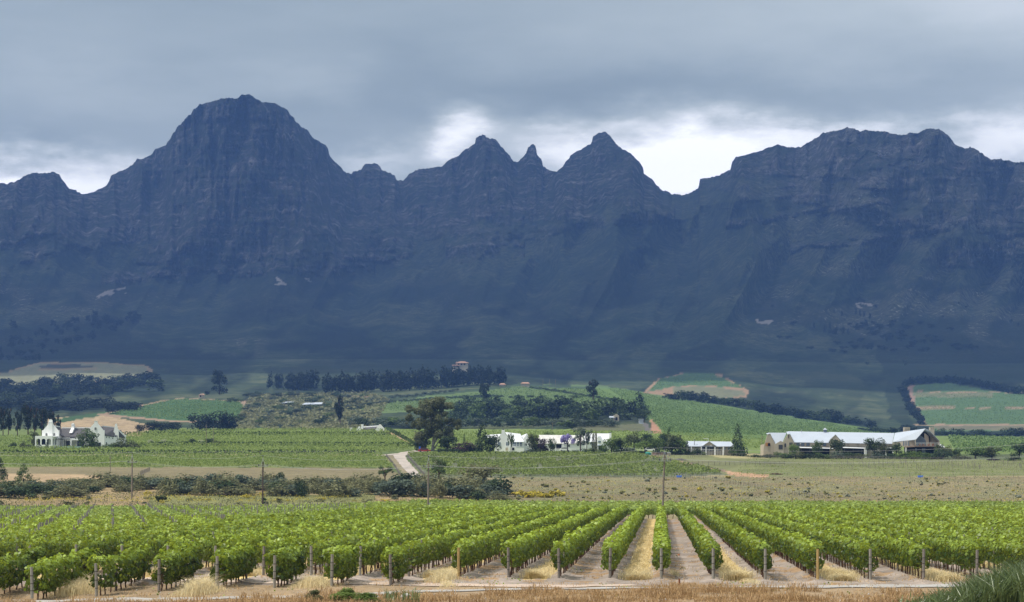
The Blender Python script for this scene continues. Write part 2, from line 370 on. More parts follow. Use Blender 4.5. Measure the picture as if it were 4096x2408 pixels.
# what grows where: the ground's own colours
def paint():
    C = np.zeros(UG.shape + (3,)); U, V, D = UG, VG, DG
    n1 = fbm(XG / 9, D / 9, 21, 4); n2 = fbm(XG / 60, D / 60, 22, 4)
    W = np.zeros(UG.shape, bool)
    def put(mask, col, var=.25, n=None):
        W[mask] = (col == (.052, .070, .034))
        n = n1 if n is None else n
        f = (1 + var * (n - .5) * 2)[..., None]
        C[mask] = (np.array(col)[None, None] * f)[mask]
    put(D < 5000, (.052, .070, .034), .5, n2)
    put(D < 1100, (.10, .13, .05), .3)
    put(D < 640, (.28, .235, .13), .3, n2)
    put(D < 450, (.36, .30, .24), .2)
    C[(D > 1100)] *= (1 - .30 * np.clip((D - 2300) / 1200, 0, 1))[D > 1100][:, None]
    # vineyard floor
    r = ((XG - 7.94) - .0655 * (D - 121)) / 2.75
    blk = (D > 114) & (D < 343) & (r > -15.5); fr = r - np.floor(r)
    nn0 = fbm(XG / .9, D / 3.5, 35, 4)
    put(blk, (.31, .255, .215), .38, nn0)
    nn = fbm(XG / 1.2, D / 2.5, 31, 3)
    gold = blk & (np.floor(r) % 2 == 1) & (np.abs(fr - .5) < .24 + .10 * (nn - .5)) & (D > 123 + 3 * (nn - .5))
    put(gold, (.60, .44, .19), .2)
    put(blk & ~gold & (nn > .62), (.33, .22, .13), .2)
    put((D > 343) & (D < 450), (.34, .28, .17), .2)
    put((D < 119) & (V > 2340), (.31, .225, .14), .4)
    P = lambda *p: inpoly(U, V, p)
    put(P((-1000, 2040), (2060, 2040), (2060, 1990), (1800, 1930), (-1000, 1925)) & (D > 430), (.29, .215, .115), .35)
    put(P((600, 2040), (1500, 2040), (1500, 1975), (600, 1985)) & (D > 430), (.20, .20, .08), .35)
    put(P((-1000, 1935), (1640, 1935), (1560, 1872), (-1000, 1864)), (.22, .185, .105), .2, n2)
    put(P((-1000, 1935), (700, 1935), (300, 1895), (-1000, 1890)), (.38, .275, .165), .2)
    put(P((-1000, 1826), (1530, 1822), (1600, 1870), (-1000, 1866)), (.17, .20, .065), .2)
    put(P((-1000, 1828), (1530, 1822), (1530, 1817), (-1000, 1820)), (.33, .26, .16), .2)
    put(P((-1000, 1820), (1400, 1816), (1680, 1800), (1560, 1735), (1545, 1712), (500, 1710), (-1000, 1730)), (.15, .19, .06), .2)
    put(P((1530, 1825), (1640, 1915), (1700, 1915), (1600, 1815)), (.25, .21, .13), .2)
    put(P((1625, 1815), (2560, 1817), (2930, 1897), (2700, 1910), (1700, 1912)), (.14, .15, .09), .3)
    put(P((2040, 2030), (5100, 2030), (5100, 1905), (2040, 1908)) & (D > 445), (.215, .178, .100), .3, n2)
    put(P((2040, 2030), (5100, 2030), (5100, 1905), (2040, 1908)) & (D > 445) & (n1 > .54), (.19, .175, .095), .3)
    put(P((2930, 1905), (5100, 1905), (5100, 1840), (3700, 1838), (3000, 1822), (2560, 1812), (2740, 1850)), (.175, .182, .082), .3, n1)
    put(P((2880, 1832), (3080, 1835), (3080, 1815), (2800, 1812)), (.34, .30, .15), .2)
    put(P((2560, 1817), (2750, 1860), (2930, 1893), (3000, 1898), (2890, 1880), (2700, 1840), (2600, 1817)), (.42, .27, .18), .15)
    put(P((2900, 1885), (3080, 1900), (3060, 1912), (2920, 1902)), (.42, .26, .16), .15)
    put(P((1680, 1812), (1545, 1716), (2280, 1716), (2640, 1730), (3060, 1740), (3740, 1742), (3740, 1822), (3060, 1812)), (.17, .22, .065), .2)
    put(P((190, 1745), (560, 1745), (620, 1706), (420, 1655), (190, 1672)), (.37, .275, .165), .12)
    for k in range(7):
        a = 1735 - k * 9
        put(P((230 + k * 20, a), (560, a - 22), (560, a - 19), (230 + k * 20, a + 3)) & P((190, 1745), (560, 1745), (620, 1706), (420, 1655), (190, 1672)), (.30, .225, .135), .1)
    put(P((190, 1680), (455, 1640), (480, 1648), (250, 1690)), (.05, .095, .035), .2)
    put(P((380, 1660), (640, 1603), (720, 1590), (1000, 1605), (1012, 1650), (930, 1692), (700, 1690)), (.30, .21, .14), .1)
    put(P((425, 1656), (640, 1609), (720, 1595), (960, 1606), (985, 1640), (930, 1684), (700, 1682)), (.06, .12, .045), .15)
    # centre hill with its terraces
    put(P((1380, 1660), (1480, 1620), (1700, 1585), (1900, 1560), (2080, 1536), (2420, 1540), (2620, 1600), (2620, 1660), (2300, 1650), (1900, 1640), (1600, 1650)), (.115, .165, .06), .2)
    put(P((1560, 1597), (1900, 1566), (2100, 1545), (2400, 1560), (2420, 1550), (2080, 1534), (1850, 1560), (1560, 1590)), (.05, .075, .035), .2)
    put(P((1370, 1585), (1480, 1580), (1500, 1586), (1380, 1594)), (.32, .22, .14), .1)
    put(P((2380, 1548), (2480, 1552), (2700, 1590), (3100, 1655), (3500, 1716), (3720, 1732), (3740, 1752), (3060, 1760), (2650, 1735), (2545, 1640), (2400, 1590)), (.125, .19, .06), .12)
    put(P((2280, 1722), (2600, 1726), (2570, 1694), (2300, 1706)), (.12, .125, .07), .1)
    put(P((2598, 1680), (2608, 1676), (2652, 1734), (2610, 1734)), (.36, .20, .13), .1)
    put(P((2570, 1690), (2590, 1690), (2612, 1734), (2588, 1734)), (.14, .13, .12), .1)
    put(P((2570, 1572), (2630, 1515), (2730, 1493), (2870, 1490), (2995, 1560), (2990, 1590), (2800, 1600)), (.30, .20, .12), .1)
    put(P((2590, 1568), (2640, 1515), (2730, 1497), (2850, 1493), (2980, 1555), (2800, 1540), (2700, 1545)), (.085, .15, .06), .15)
    put(P((2690, 1550), (2800, 1544), (2970, 1560), (2980, 1582), (2850, 1600), (2700, 1590)), (.17, .175, .10), .15)
    put(P((3630, 1545), (3662, 1540), (3665, 1610), (3720, 1700), (3690, 1690), (3640, 1610)), (.26, .17, .13), .1)
    put(P((3650, 1545), (3690, 1535), (3800, 1530), (3950, 1560), (5000, 1625), (5000, 1725), (3725, 1725), (3662, 1625)), (.085, .145, .06), .15)
    put(P((3655, 1570), (3970, 1570), (3970, 1590), (3660, 1590)), (.16, .165, .09), .15)
    for a, b in ((1566, 1570), (1630, 1634), (1697, 1703)): put(P((3655, a), (5000, a), (5000, b), (3660, b)), (.30, .21, .14), .1)
    put(P((3725, 1703), (5000, 1703), (5000, 1722), (3760, 1722)), (.15, .14, .085), .2)
    put(P((3700, 1815), (3700, 1742), (5000, 1758), (5000, 1820)), (.15, .20, .06), .2)
    put(P((-1000, 1600), (-200, 1520), (0, 1492), (150, 1450), (400, 1448), (595, 1462), (612, 1480), (602, 1512), (300, 1535), (0, 1545)), (.26, .19, .11), .1)
    put(P((-1000, 1600), (-200, 1524), (0, 1496), (155, 1454), (400, 1452), (585, 1466), (588, 1508), (300, 1530), (0, 1540)), (.20, .20, .12), .15)
    put(P((130, 1462), (300, 1455), (390, 1470), (200, 1476)), (.05, .055, .04), .2)
    put(P((150, 1478), (390, 1473), (395, 1477), (150, 1483)), (.26, .20, .11), .1)
    return C, W
GC, WILD = paint()

def wild_veg(T, pos, bush):
    fine = T.noise(pos, .06, 6, .75); zone = T.noise(pos, .0045, 4, .6); med = T.noise(T.mapping(pos, (.020, .009, .02)), 1.0, 6, .65)
    v = T.ramp(T.m('ADD', T.m('ADD', T.m('MULTIPLY', fine, .40), T.m('MULTIPLY', zone, .30)), T.m('MULTIPLY', med, .30)), [(.38, (.018, .033, .018)), (.49, (.046, .066, .033)), (.60, (.115, .125, .062))])
    return T.mix(T.m('MULTIPLY', bush, T.ramp(T.m('ADD', T.m('MULTIPLY', fine, .6), T.m('MULTIPLY', med, .4)), [(.42, 0.1), (.50, .95)])), v, (.013, .022, .014)), fine, zone
def wild_bush(U, V):
    b = np.clip((fbm(U / 210. + V / 300., V / 90., 71, 5) - .47) * 7, 0, 1) * np.clip((V - 1020) / 200, 0, 1)
    ptch = lambda *p: inpoly(U + 60 * (fbm(V / 40., U / 90., 73, 3) - .5), V + 50 * (fbm(U / 60., V / 60., 74, 4) - .5), p)
    b[ptch((-1000, 1640), (150, 1600), (640, 1560), (700, 1530), (600, 1440), (520, 1330), (560, 1260), (300, 1270), (0, 1330), (-1000, 1380))] = .95
    b[ptch((380, 1225), (470, 1160), (560, 1165), (540, 1200), (470, 1240))] = .9
    b[ptch((3100, 1240), (3400, 1195), (3700, 1230), (4200, 1290), (4200, 1530), (3900, 1540), (3650, 1530), (3640, 1700), (3560, 1680), (3540, 1480), (3500, 1390), (3330, 1350), (3200, 1300))] = .8
    b[ptch((1050, 1470), (1500, 1440), (2050, 1450), (2080, 1500), (1500, 1500), (1100, 1570))] = .7
    b[ptch((3000, 1480), (3180, 1430), (3300, 1420), (3500, 1560), (3450, 1600))] = .45
    return b
def ground_material():
    m = bpy.data.materials.new('ground_cover'); m.use_nodes = True; T = NT(m.node_tree); b = T.n['Principled BSDF']
    at_ = T.node('ShaderNodeAttribute'); at_.attribute_name = 'Col'
    pos = T.node('ShaderNodeNewGeometry').outputs['Position']
    n1 = T.noise(pos, 1.6, 6, .65); n2 = T.noise(pos, .22, 5, .6); n3 = T.noise(T.mapping(pos, (1, 1, 1)), 7.0, 4, .6)
    f = T.m('MULTIPLY', T.m('MULTIPLY', T.ramp(n1, [(.25, .62), (.75, 1.38)]), T.ramp(n2, [(.3, .82), (.7, 1.18)])), T.ramp(n3, [(.3, .85), (.7, 1.15)]))
    cmb = T.node('ShaderNodeCombineXYZ'); [T.l.new(f, s) for s in cmb.inputs]
    c = T.mix(1.0, at_.outputs['Color'], cmb.outputs[0], 'MULTIPLY')
    aw = T.node('ShaderNodeAttribute'); aw.attribute_name = 'wild'; ab = T.node('ShaderNodeAttribute'); ab.attribute_name = 'bush'
    wv, _, _ = wild_veg(T, pos, ab.outputs['Fac']); c = T.mix(aw.outputs['Fac'], c, wv)
    T.l.new(c, b.inputs['Base Color']); b.inputs['Roughness'].default_value = .95; b.inputs['Specular IOR Level'].default_value = .1
    bp = T.node('ShaderNodeBump'); bp.inputs['Strength'].default_value = .5; bp.inputs['Distance'].default_value = .15
    T.l.new(n1, bp.inputs['Height']); T.l.new(bp.outputs[0], b.inputs['Normal'])
    return m
def grid_faces(nu, nd):
    i, j = np.meshgrid(np.arange(nu - 1), np.arange(nd - 1), indexing='ij'); a = (i * nd + j).ravel()
    return np.stack([a, a + nd, a + nd + 1, a + 1], 1)
def build_ground():
    V = np.stack([XG, DG, Zg], -1).reshape(-1, 3)
    col = np.concatenate([GC.reshape(-1, 3), np.ones((GC.shape[0] * GC.shape[1], 1))], 1)
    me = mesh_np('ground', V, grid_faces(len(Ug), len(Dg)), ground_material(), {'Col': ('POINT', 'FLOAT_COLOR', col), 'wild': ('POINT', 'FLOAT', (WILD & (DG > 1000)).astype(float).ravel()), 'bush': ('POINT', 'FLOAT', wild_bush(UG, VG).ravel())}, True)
    tag(link('ground', me), kind='structure')
build_ground()

# ------------------------------------------------------------------ the mountains
SKY = [(-1000, 800), (-500, 770), (-200, 745), (0, 731), (30, 736), (60, 726), (86, 713), (92, 704), (140, 692), (220, 689), (238, 698), (245, 712), (256, 725), (271, 748), (298, 762), (305, 758), (309, 768), (348, 777), (381, 765), (417, 746), (429, 737), (439, 722), (442, 703), (458, 694), (506, 674), (530, 660), (551, 635), (565, 637), (607, 618), (622, 595), (664, 581), (668, 570), (681, 555), (689, 536), (699, 523), (708, 505), (723, 499), (729, 490), (750, 466), (765, 457), (774, 438), (801, 417), (845, 408), (881, 395), (917, 390), (946, 393), (970, 379), (997, 377), (1018, 387), (1048, 408), (1101, 414), (1137, 430), (1152, 442), (1164, 463), (1176, 469), (1184, 488), (1214, 512), (1229, 520), (1256, 555), (1304, 582), (1314, 597), (1317, 621), (1330, 636), (1363, 668), (1387, 695), (1408, 694), (1411, 686), (1446, 679), (1452, 666), (1465, 654), (1497, 652), (1522, 666), (1525, 679), (1554, 690), (1579, 703), (1586, 720), (1611, 721), (1643, 694), (1681, 673), (1719, 673), (1767, 666), (1783, 647), (1833, 620), (1859, 601), (1900, 574), (1903, 555), (1919, 540), (1935, 540), (1957, 555), (1986, 561), (2002, 583), (2033, 616), (2056, 646), (2067, 647), (2094, 625), (2106, 612), (2110, 590), (2125, 580), (2133, 577), (2143, 590), (2148, 620), (2167, 640), (2172, 663), (2189, 680), (2214, 687), (2230, 685), (2233, 677), (2252, 666), (2262, 647), (2276, 634), (2281, 620), (2322, 599), (2348, 582), (2366, 577), (2372, 545), (2392, 531), (2417, 529), (2436, 539), (2462, 571), (2487, 596), (2516, 609), (2544, 634), (2563, 653), (2572, 669), (2575, 694), (2608, 717), (2621, 733), (2625, 743), (2659, 764), (2697, 777), (2729, 780), (2767, 769), (2792, 752), (2796, 742), (2799, 717), (2824, 713), (2862, 706), (2922, 678), (2927, 652), (2944, 628), (2977, 623), (3043, 602), (3066, 593), (3115, 578), (3143, 587), (3199, 590), (3232, 573), (3265, 550), (3298, 530), (3359, 518), (3392, 509), (3415, 514), (3437, 522), (3476, 520), (3531, 526), (3597, 540), (3642, 531), (3670, 533), (3708, 515), (3747, 515), (3775, 525), (3800, 550), (3819, 575), (3858, 595), (3883, 588), (3924, 608), (3941, 626), (3969, 639), (4002, 637), (4046, 645), (4096, 650), (4400, 690), (5100, 760)]
Um = np.arange(-1000, 5101, 4.0); NTm = 240
def build_mountain():
    su, sv = zip(*SKY); vs = np.interp(Um, su, sv)
    vs = vs + (fbm(Um / 14., Um * 0, 3, 3) - .5) * 8 + (vn(Um / 5., Um * 0, 4) - .5) * 6 * (vn(Um / 60., Um * 0, 6) > .35)
    v0 = HV - (np.interp(Um, Ug, Zg[:, -1]) - CAMZ) * F / 3600.
    t = np.linspace(0, 1, NTm)[None, :]; U = Um[:, None] + 0 * t
    V = v0[:, None] * (1 - t) + vs[:, None] * t
    # distance of the crest and of the foot of the cliffs, per column
    Dc = np.interp(Um, [-1000, 0, 350, 1000, 1500, 1930, 2130, 2400, 2730, 3400, 4096, 5100], [6300, 6300, 6500, 6150, 6900, 6700, 6900, 6500, 6300, 5700, 5400, 5400])[:, None]
    vc = np.interp(Um, [-1000, 0, 300, 700, 1100, 1400, 1800, 2100, 2600, 3000, 3500, 4096, 5100], [1150, 1080, 980, 1080, 1050, 1060, 980, 930, 840, 800, 830, 1040, 1050])[:, None]
    tc = np.clip((v0[:, None] - vc) / (v0[:, None] - vs[:, None]), .3, .85)
    Dm = 3600 + (Dc - 3600) * .66
    w = np.clip(t / tc, 0, 1); s1 = 1 - (1 - w) ** 1.6
    w2 = np.clip((t - tc) / (1 - tc), 0, 1); s2 = w2 ** 1.15
    D = 3600 + (Dm - 3600) * s1 + (Dc - Dm) * s2
    Vn = V / 100.
    # spurs and gullies (big), buttresses (rock), ledges
    env = np.clip(t / .12, 0, 1)
    up_ = np.clip((t - .42) / .25, 0, 1); big = np.abs(fbm(U / 460., V / 900., 40, 2) - .5) * 2 * (1 - up_) + np.abs(fbm(U / 460., V / 900., 40, 4) - .5) * 2 * up_
    D = D + env * (big - .25) * (600 + 250 * np.clip((t - .5) * 3, 0, 1))
    D = D + env * (.35 + .65 * up_) * (np.abs(fbm(U / 150. + V / 900., V / 420., 44, 4) - .5) * 2 - .3) * 230
    low = np.clip((t - .06) / .2, 0, 1) * np.clip((.62 - t) / .15, 0, 1)
    D = D + low * ((np.abs(fbm(U / 230. + V / 420., V / 1400., 141, 3) - .5) * 2 - .25) * 420 + (fbm(U / 45. + V / 120., V / 80., 142, 4) - .5) * 70)
    rock = np.clip((vc - V) / 90. + (fbm(U / 160., V / 60., 50, 4) - .5) * 3.6 + .15, 0, 1)
    # rock bands low on the right-hand massif
    band = np.zeros_like(V)
    for (u1, u2, va, vb, th) in [(3480, 5100, 905, 830, 34), (3850, 5100, 1010, 1000, 44), (3160, 3800, 1000, 900, 16), (2900, 3600, 900, 800, 14), (3750, 5100, 1035, 1020, 30), (400, 1500, 1115, 1075, 26), (2300, 2700, 880, 850, 26), (1780, 2100, 1000, 980, 30)]:
        q = (U - u1) / (u2 - u1); c = va + (vb - va) * np.clip((U - u1) / 700., 0, 1) + 22 * (fbm(U / 90., U * 0, 60, 3) - .5)
        band = np.maximum(band, np.clip(1.4 - np.abs(V - c) / th, 0, 1) * (q > 0) * (q < 1) * np.clip(fbm(U / 70., V / 40., 61, 3) * 4 - 1.1, 0, 1))
    rightv = np.clip((U - 2850) / 500., 0, 1)
    rock = np.clip(rock * (1 - .35 * rightv * (fbm(U / 120., V / 50., 52, 3) > .5)), 0, 1)
    rock = np.maximum(rock, band)
    but = np.abs(fbm(U / 34., V / 260., 46, 4) - .5) * 2
    led = fbm(U / 300. + .3 * Vn, V / 17., 47, 3)
    D = D - rock * env * ((.5 - but) * 125 + (led - .5) * 42)
    D = D - env * (fbm(U / 22., V / 22., 48, 3) - .5) * 26
    tops = np.clip((1 - t) / .06, 0, 1)
    D = Dc * (1 - tops) * .0 + D
    X = (U - CX) / F * D; Z = CAMZ + (HV - V) * D / F
    # back of the range
    Xb = [X]; Yb = [D]; Zb = [Z]
    for k in range(1, 7):
        Db = D[:, -1:] + k * 160; Xb.append((U[:, -1:] - CX) / F * Db); Yb.append(Db); Zb.append(Z[:, -1:] - 40 * k - 12 * k * k)
    X2 = np.concatenate(Xb, 1); Y2 = np.concatenate(Yb, 1); Z2 = np.concatenate(Zb, 1)
    rk = np.concatenate([rock, np.repeat(rock[:, -1:], 6, 1)], 1)
    # open scree, darker brush
    n3 = fbm(U / 60., V / 26., 70, 5)
    bush = wild_bush(U, V)
    scree = np.zeros_like(V); nz = n3 > .47
    for p in ([(370, 1195), (420, 1165), (500, 1148), (505, 1175), (430, 1185), (395, 1200)], [(985, 1130), (1040, 1112), (1110, 1108), (1150, 1140), (1080, 1140), (1040, 1128)],
              [(1210, 1112), (1250, 1112), (1245, 1130)], [(3420, 1210), (3480, 1212), (3510, 1234), (3430, 1232)], [(3020, 1275), (3090, 1280), (3100, 1298), (3030, 1294)]):
        scree[inpoly(U, V, p) & nz] = 1
    pad = lambda A: np.concatenate([A, np.repeat(A[:, -1:], 6, 1)], 1)
    m = bpy.data.materials.new('mountain_slope'); m.use_nodes = True; T = NT(m.node_tree); b = T.n['Principled BSDF']
    A = lambda n: (lambda q: (setattr(q, 'attribute_name', n), q.outputs['Fac'])[1])(T.node('ShaderNodeAttribute'))
    geo = T.node('ShaderNodeNewGeometry'); pos = geo.outputs['Position']
    strata = T.noise(T.mapping(pos, (.012, .012, .055), (0, 0, 0), (.0, .06, 0)), 1.0, 7, .72)
    vert = T.noise(T.mapping(pos, (.050, .020, .010)), 1.0, 7, .72)
    fine = T.noise(pos, .06, 6, .75); spk = T.noise(pos, .11, 3, .6); zone = T.noise(pos, .0045, 4, .6)
    rk_f = T.m('MULTIPLY', A('rock'), T.smooth(T.m('ADD', T.m('MULTIPLY', fine, .5), T.m('MULTIPLY', strata, .5)), .44, .56))
    rockc = T.ramp(T.m('ADD', T.m('MULTIPLY', strata, .5), T.m('MULTIPLY', vert, .5)), [(.38, (.015, .016, .018)), (.48, (.07, .065, .062)), (.55, (.17, .15, .14)), (.66, (.46, .42, .39))])
    veg, _f, _z = wild_veg(T, pos, A('bush'))
    dryv = T.m('MULTIPLY', A('bldr'), .55); veg = T.mix(dryv, veg, T.ramp(fine, [(.38, (.045, .05, .035)), (.62, (.20, .20, .13))])); rockc = T.mix(dryv, rockc, T.ramp(vert, [(.35, (.06, .055, .05)), (.5, (.22, .20, .185)), (.65, (.50, .46, .43))]))
    col = T.mix(rk_f, veg, rockc)
    bould = T.m('MULTIPLY', T.smooth(spk, .62, .66), T.m('MULTIPLY', T.smooth(zone, .42, .62), T.m('ADD', T.m('MULTIPLY', A('bldr'), 1.0), .10)))
    col = T.mix(bould, col, (.52, .48, .42))
    col = T.mix(A('scree'), col, (.40, .36, .33))
    T.l.new(col, b.inputs['Base Color']); b.inputs['Roughness'].default_value = .95; b.inputs['Specular IOR Level'].default_value = .1
    bp = T.node('ShaderNodeBump'); bp.inputs['Strength'].default_value = 1.0; bp.inputs['Distance'].default_value = 22.0
    hh = T.m('ADD', T.m('MULTIPLY', fine, .6), T.m('MULTIPLY', T.m('ADD', strata, vert), T.m('MULTIPLY', A('rock'), .8)))
    T.l.new(hh, bp.inputs['Height']); T.l.new(bp.outputs[0], b.inputs['Normal'])
    nb = fbm(U / 130., V / 60., 81, 4); nb2 = fbm(U / 40., V / 24., 82, 3)
    sm = lambda x: np.clip(x, 0, 1)
    bld = (.15 + .95 * rightv) * sm((1330 - V) / 160 + (nb - .5) * 3) * sm(.25 + (nb - .42) * 5)
    bld = np.maximum(bld, .8 * sm((620 - U) / 200) * sm((V - 1110) / 50) * sm((1310 - V) / 60) * sm((nb - .38) * 6)); bld = np.maximum(bld, .9 * sm(1.3 - np.hypot((U - 970) / 110, (V - 1385) / 42)) * sm((nb2 - .4) * 6))
    Vt = np.stack([X2, Y2, Z2], -1).reshape(-1, 3)
    att = {k: ('POINT', 'FLOAT', pad(a).ravel()) for k, a in (('rock', rock), ('bush', bush), ('scree', scree), ('bldr', np.clip(bld, 0, 1.4)))}
    me = mesh_np('mountain', Vt, grid_faces(len(Um), NTm + 6), m, att, True)
    tag(link('mountain', me), kind='structure')
    return U, V, X, D, Z
MU, MV, MX, MD, MZ = build_mountain()
def mhit(u, v):
    i = int(np.clip(round((u + 1000) / 4.0), 0, len(Um) - 1)); j = int(np.argmin(np.abs(MV[i] - v)))
    return np.array([MX[i, j], MD[i, j], MZ[i, j]])

# ------------------------------------------------------------------ unseen cloud deck, added overhead to keep mountains and far hills in shade
def build_shade_cloud():
    xs = np.linspace(-7500, 4500, 90); ys = np.linspace(2300, 8600, 60); X, Y = np.meshgrid(xs, ys, indexing='ij')
    f = fbm(X / 900., Y / 900., 90, 4); edge = np.minimum.reduce([(Y - 2300) / 1200, (8600 - Y) / 700, (X + 7500) / 900, (4500 - X) / 900])
    th = np.clip(edge, 0, 1) ** .5 * (150 + 260 * f) * np.clip((f - .30 + np.clip(edge, 0, 1) * .6) * 4, 0, 1)
    base = 3000 + 60 * (fbm(X / 500., Y / 500., 95, 3) - .5)
    keep = th > 25; V = np.concatenate([np.stack([X, Y, base], -1).reshape(-1, 3), np.stack([X, Y, base + th], -1).reshape(-1, 3)])
    Fq = grid_faces(90, 60); kf = keep.ravel()[Fq].all(1); Fq = Fq[kf]; n = 90 * 60
    me = mesh_np('cloud', V, np.concatenate([Fq[:, ::-1], Fq + n]), pmat('cloud', (.8, .8, .82), 1, 0, .05, .001), None, True)
    mt = me.materials[0]; T = NT(mt.node_tree); tb = T.node('ShaderNodeBsdfTransparent'); mx = T.node('ShaderNodeMixShader'); mx.inputs[0].default_value = .45
    T.l.new(T.n['Principled BSDF'].outputs[0], mx.inputs[1]); T.l.new(tb.outputs[0], mx.inputs[2]); T.l.new(mx.outputs[0], T.n['Material Output'].inputs[0])
    tag(link('cloud', me), kind='structure')
build_shade_cloud()
# ------------------------------------------------------------------ leaves
def quads(C, N, S, rng, asp=1.0):
    """flat leaf-sized faces: centres, normals, sizes"""
    n = len(C); R = rng.normal(size=(n, 3)); N = N / (np.linalg.norm(N, axis=1, keepdims=True) + 1e-9)
    A = np.cross(N, R); A /= np.linalg.norm(A, axis=1, keepdims=True) + 1e-9; B = np.cross(N, A)
    S = np.asarray(S).reshape(-1, 1) if np.ndim(S) else S
    A = A * S * .5; B = B * S * .5 * asp
    V = np.stack([C - B * 1.1, C + A * .9 - B * .1, C + B * 1.15, C - A * .9 - B * .1], 1).reshape(-1, 3)
    return V, np.arange(4 * n).reshape(-1, 4)
def leafmesh(name, C, N, S, lv, mat, rng, asp=1.0):
    V, Fq = quads(C, N, S, rng, asp)
    return mesh_np(name, V, Fq, mat, {'lv': ('FACE', 'FLOAT', lv)})

# ------------------------------------------------------------------ the near vineyard: long aisle rows
ROWAZ = math.atan(.0655); RX0, SPC = 7.94, 2.75
def row_xy(k, y): return RX0 + SPC * k + .0655 * (y - 121), y
def row_front(k): return 121 + (.6 * -k if k < 0 else -.33 * k)
def canopy(seed, L, dens, zlo=.50, zhi=1.84, hw=.47, s0=.175, grow=1.0, lod=None):
    """leaf cloud of a trellised row L metres long; denser and finer at the near end"""
    rng = np.random.default_rng(seed)
    ys = []; ss = []
    y = 0.0
    while y < L:
        dy = 5.0; d = 118 + y if lod is None else lod
        q = max(1.0, (d / 125.) ** .9); s = s0 * q; n = int(dens * .72 * dy / q ** 1.55)
        ys.append(y + rng.random(n) * min(dy, L - y)); ss.append(np.full(n, s)); y += dy
    y = np.concatenate(ys); s0_ = np.concatenate(ss); kp = fbm(y / .9 + seed * 3.3, y * 0 + seed, seed + 11, 3) > .27 + .14 * rng.random(len(y)); y = y[kp]; ss = [s0_[kp]]; s = np.concatenate(ss) * (.6 + .9 * rng.random(len(y))); n = len(y)
    a = rng.random(n) * 2 * np.pi
    # per-vine bulges, gaps and shoots
    bul = .68 + .60 * fbm(y / .75 + seed * 9.1, a * 1.3, seed, 3); hgt = 1 + .40 * (fbm(y / .8 + seed, y * 0, seed + 3, 3) - .5) * 2
    ca, sa = np.cos(a), np.sin(a)
    px = np.sign(ca) * np.abs(ca) ** .7; pz = np.sign(sa) * np.abs(sa) ** .6
    r = rng.random(n) ** .35 * bul
    zc, zh = (zlo + zhi) / 2, (zhi - zlo) / 2
    x = px * r * hw; z = zc + pz * r * zh * np.where(pz > 0, hgt, 1 + .25 * (fbm(y / .9, y * 0, seed + 7, 2) - .5))
    sh = rng.random(n) < .05; z[sh & (pz > .6)] += rng.random((sh & (pz > .6)).sum()) * .28
    ye = y + (rng.random(n) - .5) * .2
    N = np.stack([ca, rng.normal(size=n) * .4, sa * .9 + .15], 1) + rng.normal(size=(n, 3)) * .45
    lv = np.clip(.0 + .68 * np.clip((z - zlo) / (zhi - zlo), 0, 1.3) ** 2.4 + .42 * (rng.random(n) - .5) + .36 * (fbm(y / 1.4, z * 2, seed + 5, 3) - .5), 0, 1)  # young yellow tops; shade of the flanks painted into the lower leaf tone
    return np.stack([x, ye, z], 1), N, s, lv, rng
def trunk_mesh(seed, h=.85):
    rng = random.Random(seed); p = [(0, 0, -.08)]; x = y = 0
    for i in range(1, 5):
        x += rng.uniform(-.05, .05); y += rng.uniform(-.06, .06); p.append((x, y, h * i / 4))
    b = MB().tube(p, [.045, .034, .03, .028, .022], 5)
    s = rng.choice((-1, 1)); b.tube([(x, y, h * .95), (x, y + .25 * s, h + .06), (x + .02, y + .55 * s, h + .08)], [.02, .016, .012], 4)
    if rng.random() < .5: b.tube([(p[1][0], p[1][1], .05), (p[1][0] + .03, p[1][1] + .1, .4), (x, y + .16, h)], [.025, .022, .018], 4)
    return b.mesh('trunk', M['bark'])
TRK = [trunk_mesh(i) for i in range(8)]
NOMBER = ['no', 'first', 'second', 'third', 'fourth', 'fifth', 'sixth', 'seventh', 'eighth', 'ninth', 'tenth', 'eleventh', 'twelfth', 'thirteenth', 'fourteenth', 'fifteenth', 'sixteenth', 'seventeenth', 'eighteenth', 'nineteenth', 'twentieth', 'twenty-first', 'twenty-second', 'twenty-third', 'twenty-fourth', 'twenty-fifth']
def put_row(k, y0, y1, seed, label, group, dens=250, step=1.05, tmax=205, cat='vine row', zlo=.50):
    x0, _ = row_xy(k, y0); z0 = float(gz(x0, y0))
    t = empty('vine_row', (x0, y0, z0), -ROWAZ, label, cat, group)
    L = (y1 - y0) / math.cos(ROWAZ)
    C, N, S, lv, rng = canopy(seed, L, dens, zlo=zlo, hw=.47 if zlo > .4 else .56)
    # leaf cloud follows the ground
    yy = np.clip(y0 + C[:, 1] * math.cos(ROWAZ), y0, y1); xx = x0 + C[:, 1] * math.sin(ROWAZ)
    C[:, 2] += gz(xx, yy) - z0
    dd = 118 + C[:, 1]
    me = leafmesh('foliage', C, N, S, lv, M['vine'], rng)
    link('foliage', me, t)
    # trellis wires
    w = MB()
    for zz in (.55, .95):
        w.tube([(0, yq, zz + float(gz(x0 + yq * .0654, y0 + yq) - z0)) for yq in np.linspace(0, min(L, 60), 8)], .006 if zz > .6 else .010, 3)
    w.build('wire', M['wire'], t)
    y = .5; i = 0; rr = random.Random(seed)
    while y < min(L, tmax - y0 + (0 if y0 < tmax else 0)) and i < 95:
        yq = y + rr.uniform(-.12, .12); X, Y = x0 + yq * math.sin(ROWAZ), y0 + yq * math.cos(ROWAZ)
        o = link('trunk', TRK[rr.randrange(8)], t, (rr.uniform(-.06, .06), yq, float(gz(X, Y)) - z0)); o.rotation_euler = (0, 0, rr.choice((0, math.pi)) + rr.uniform(-.3, .3))
        y += step * (1.0 if y < 55 else 1.35); i += 1
    return t
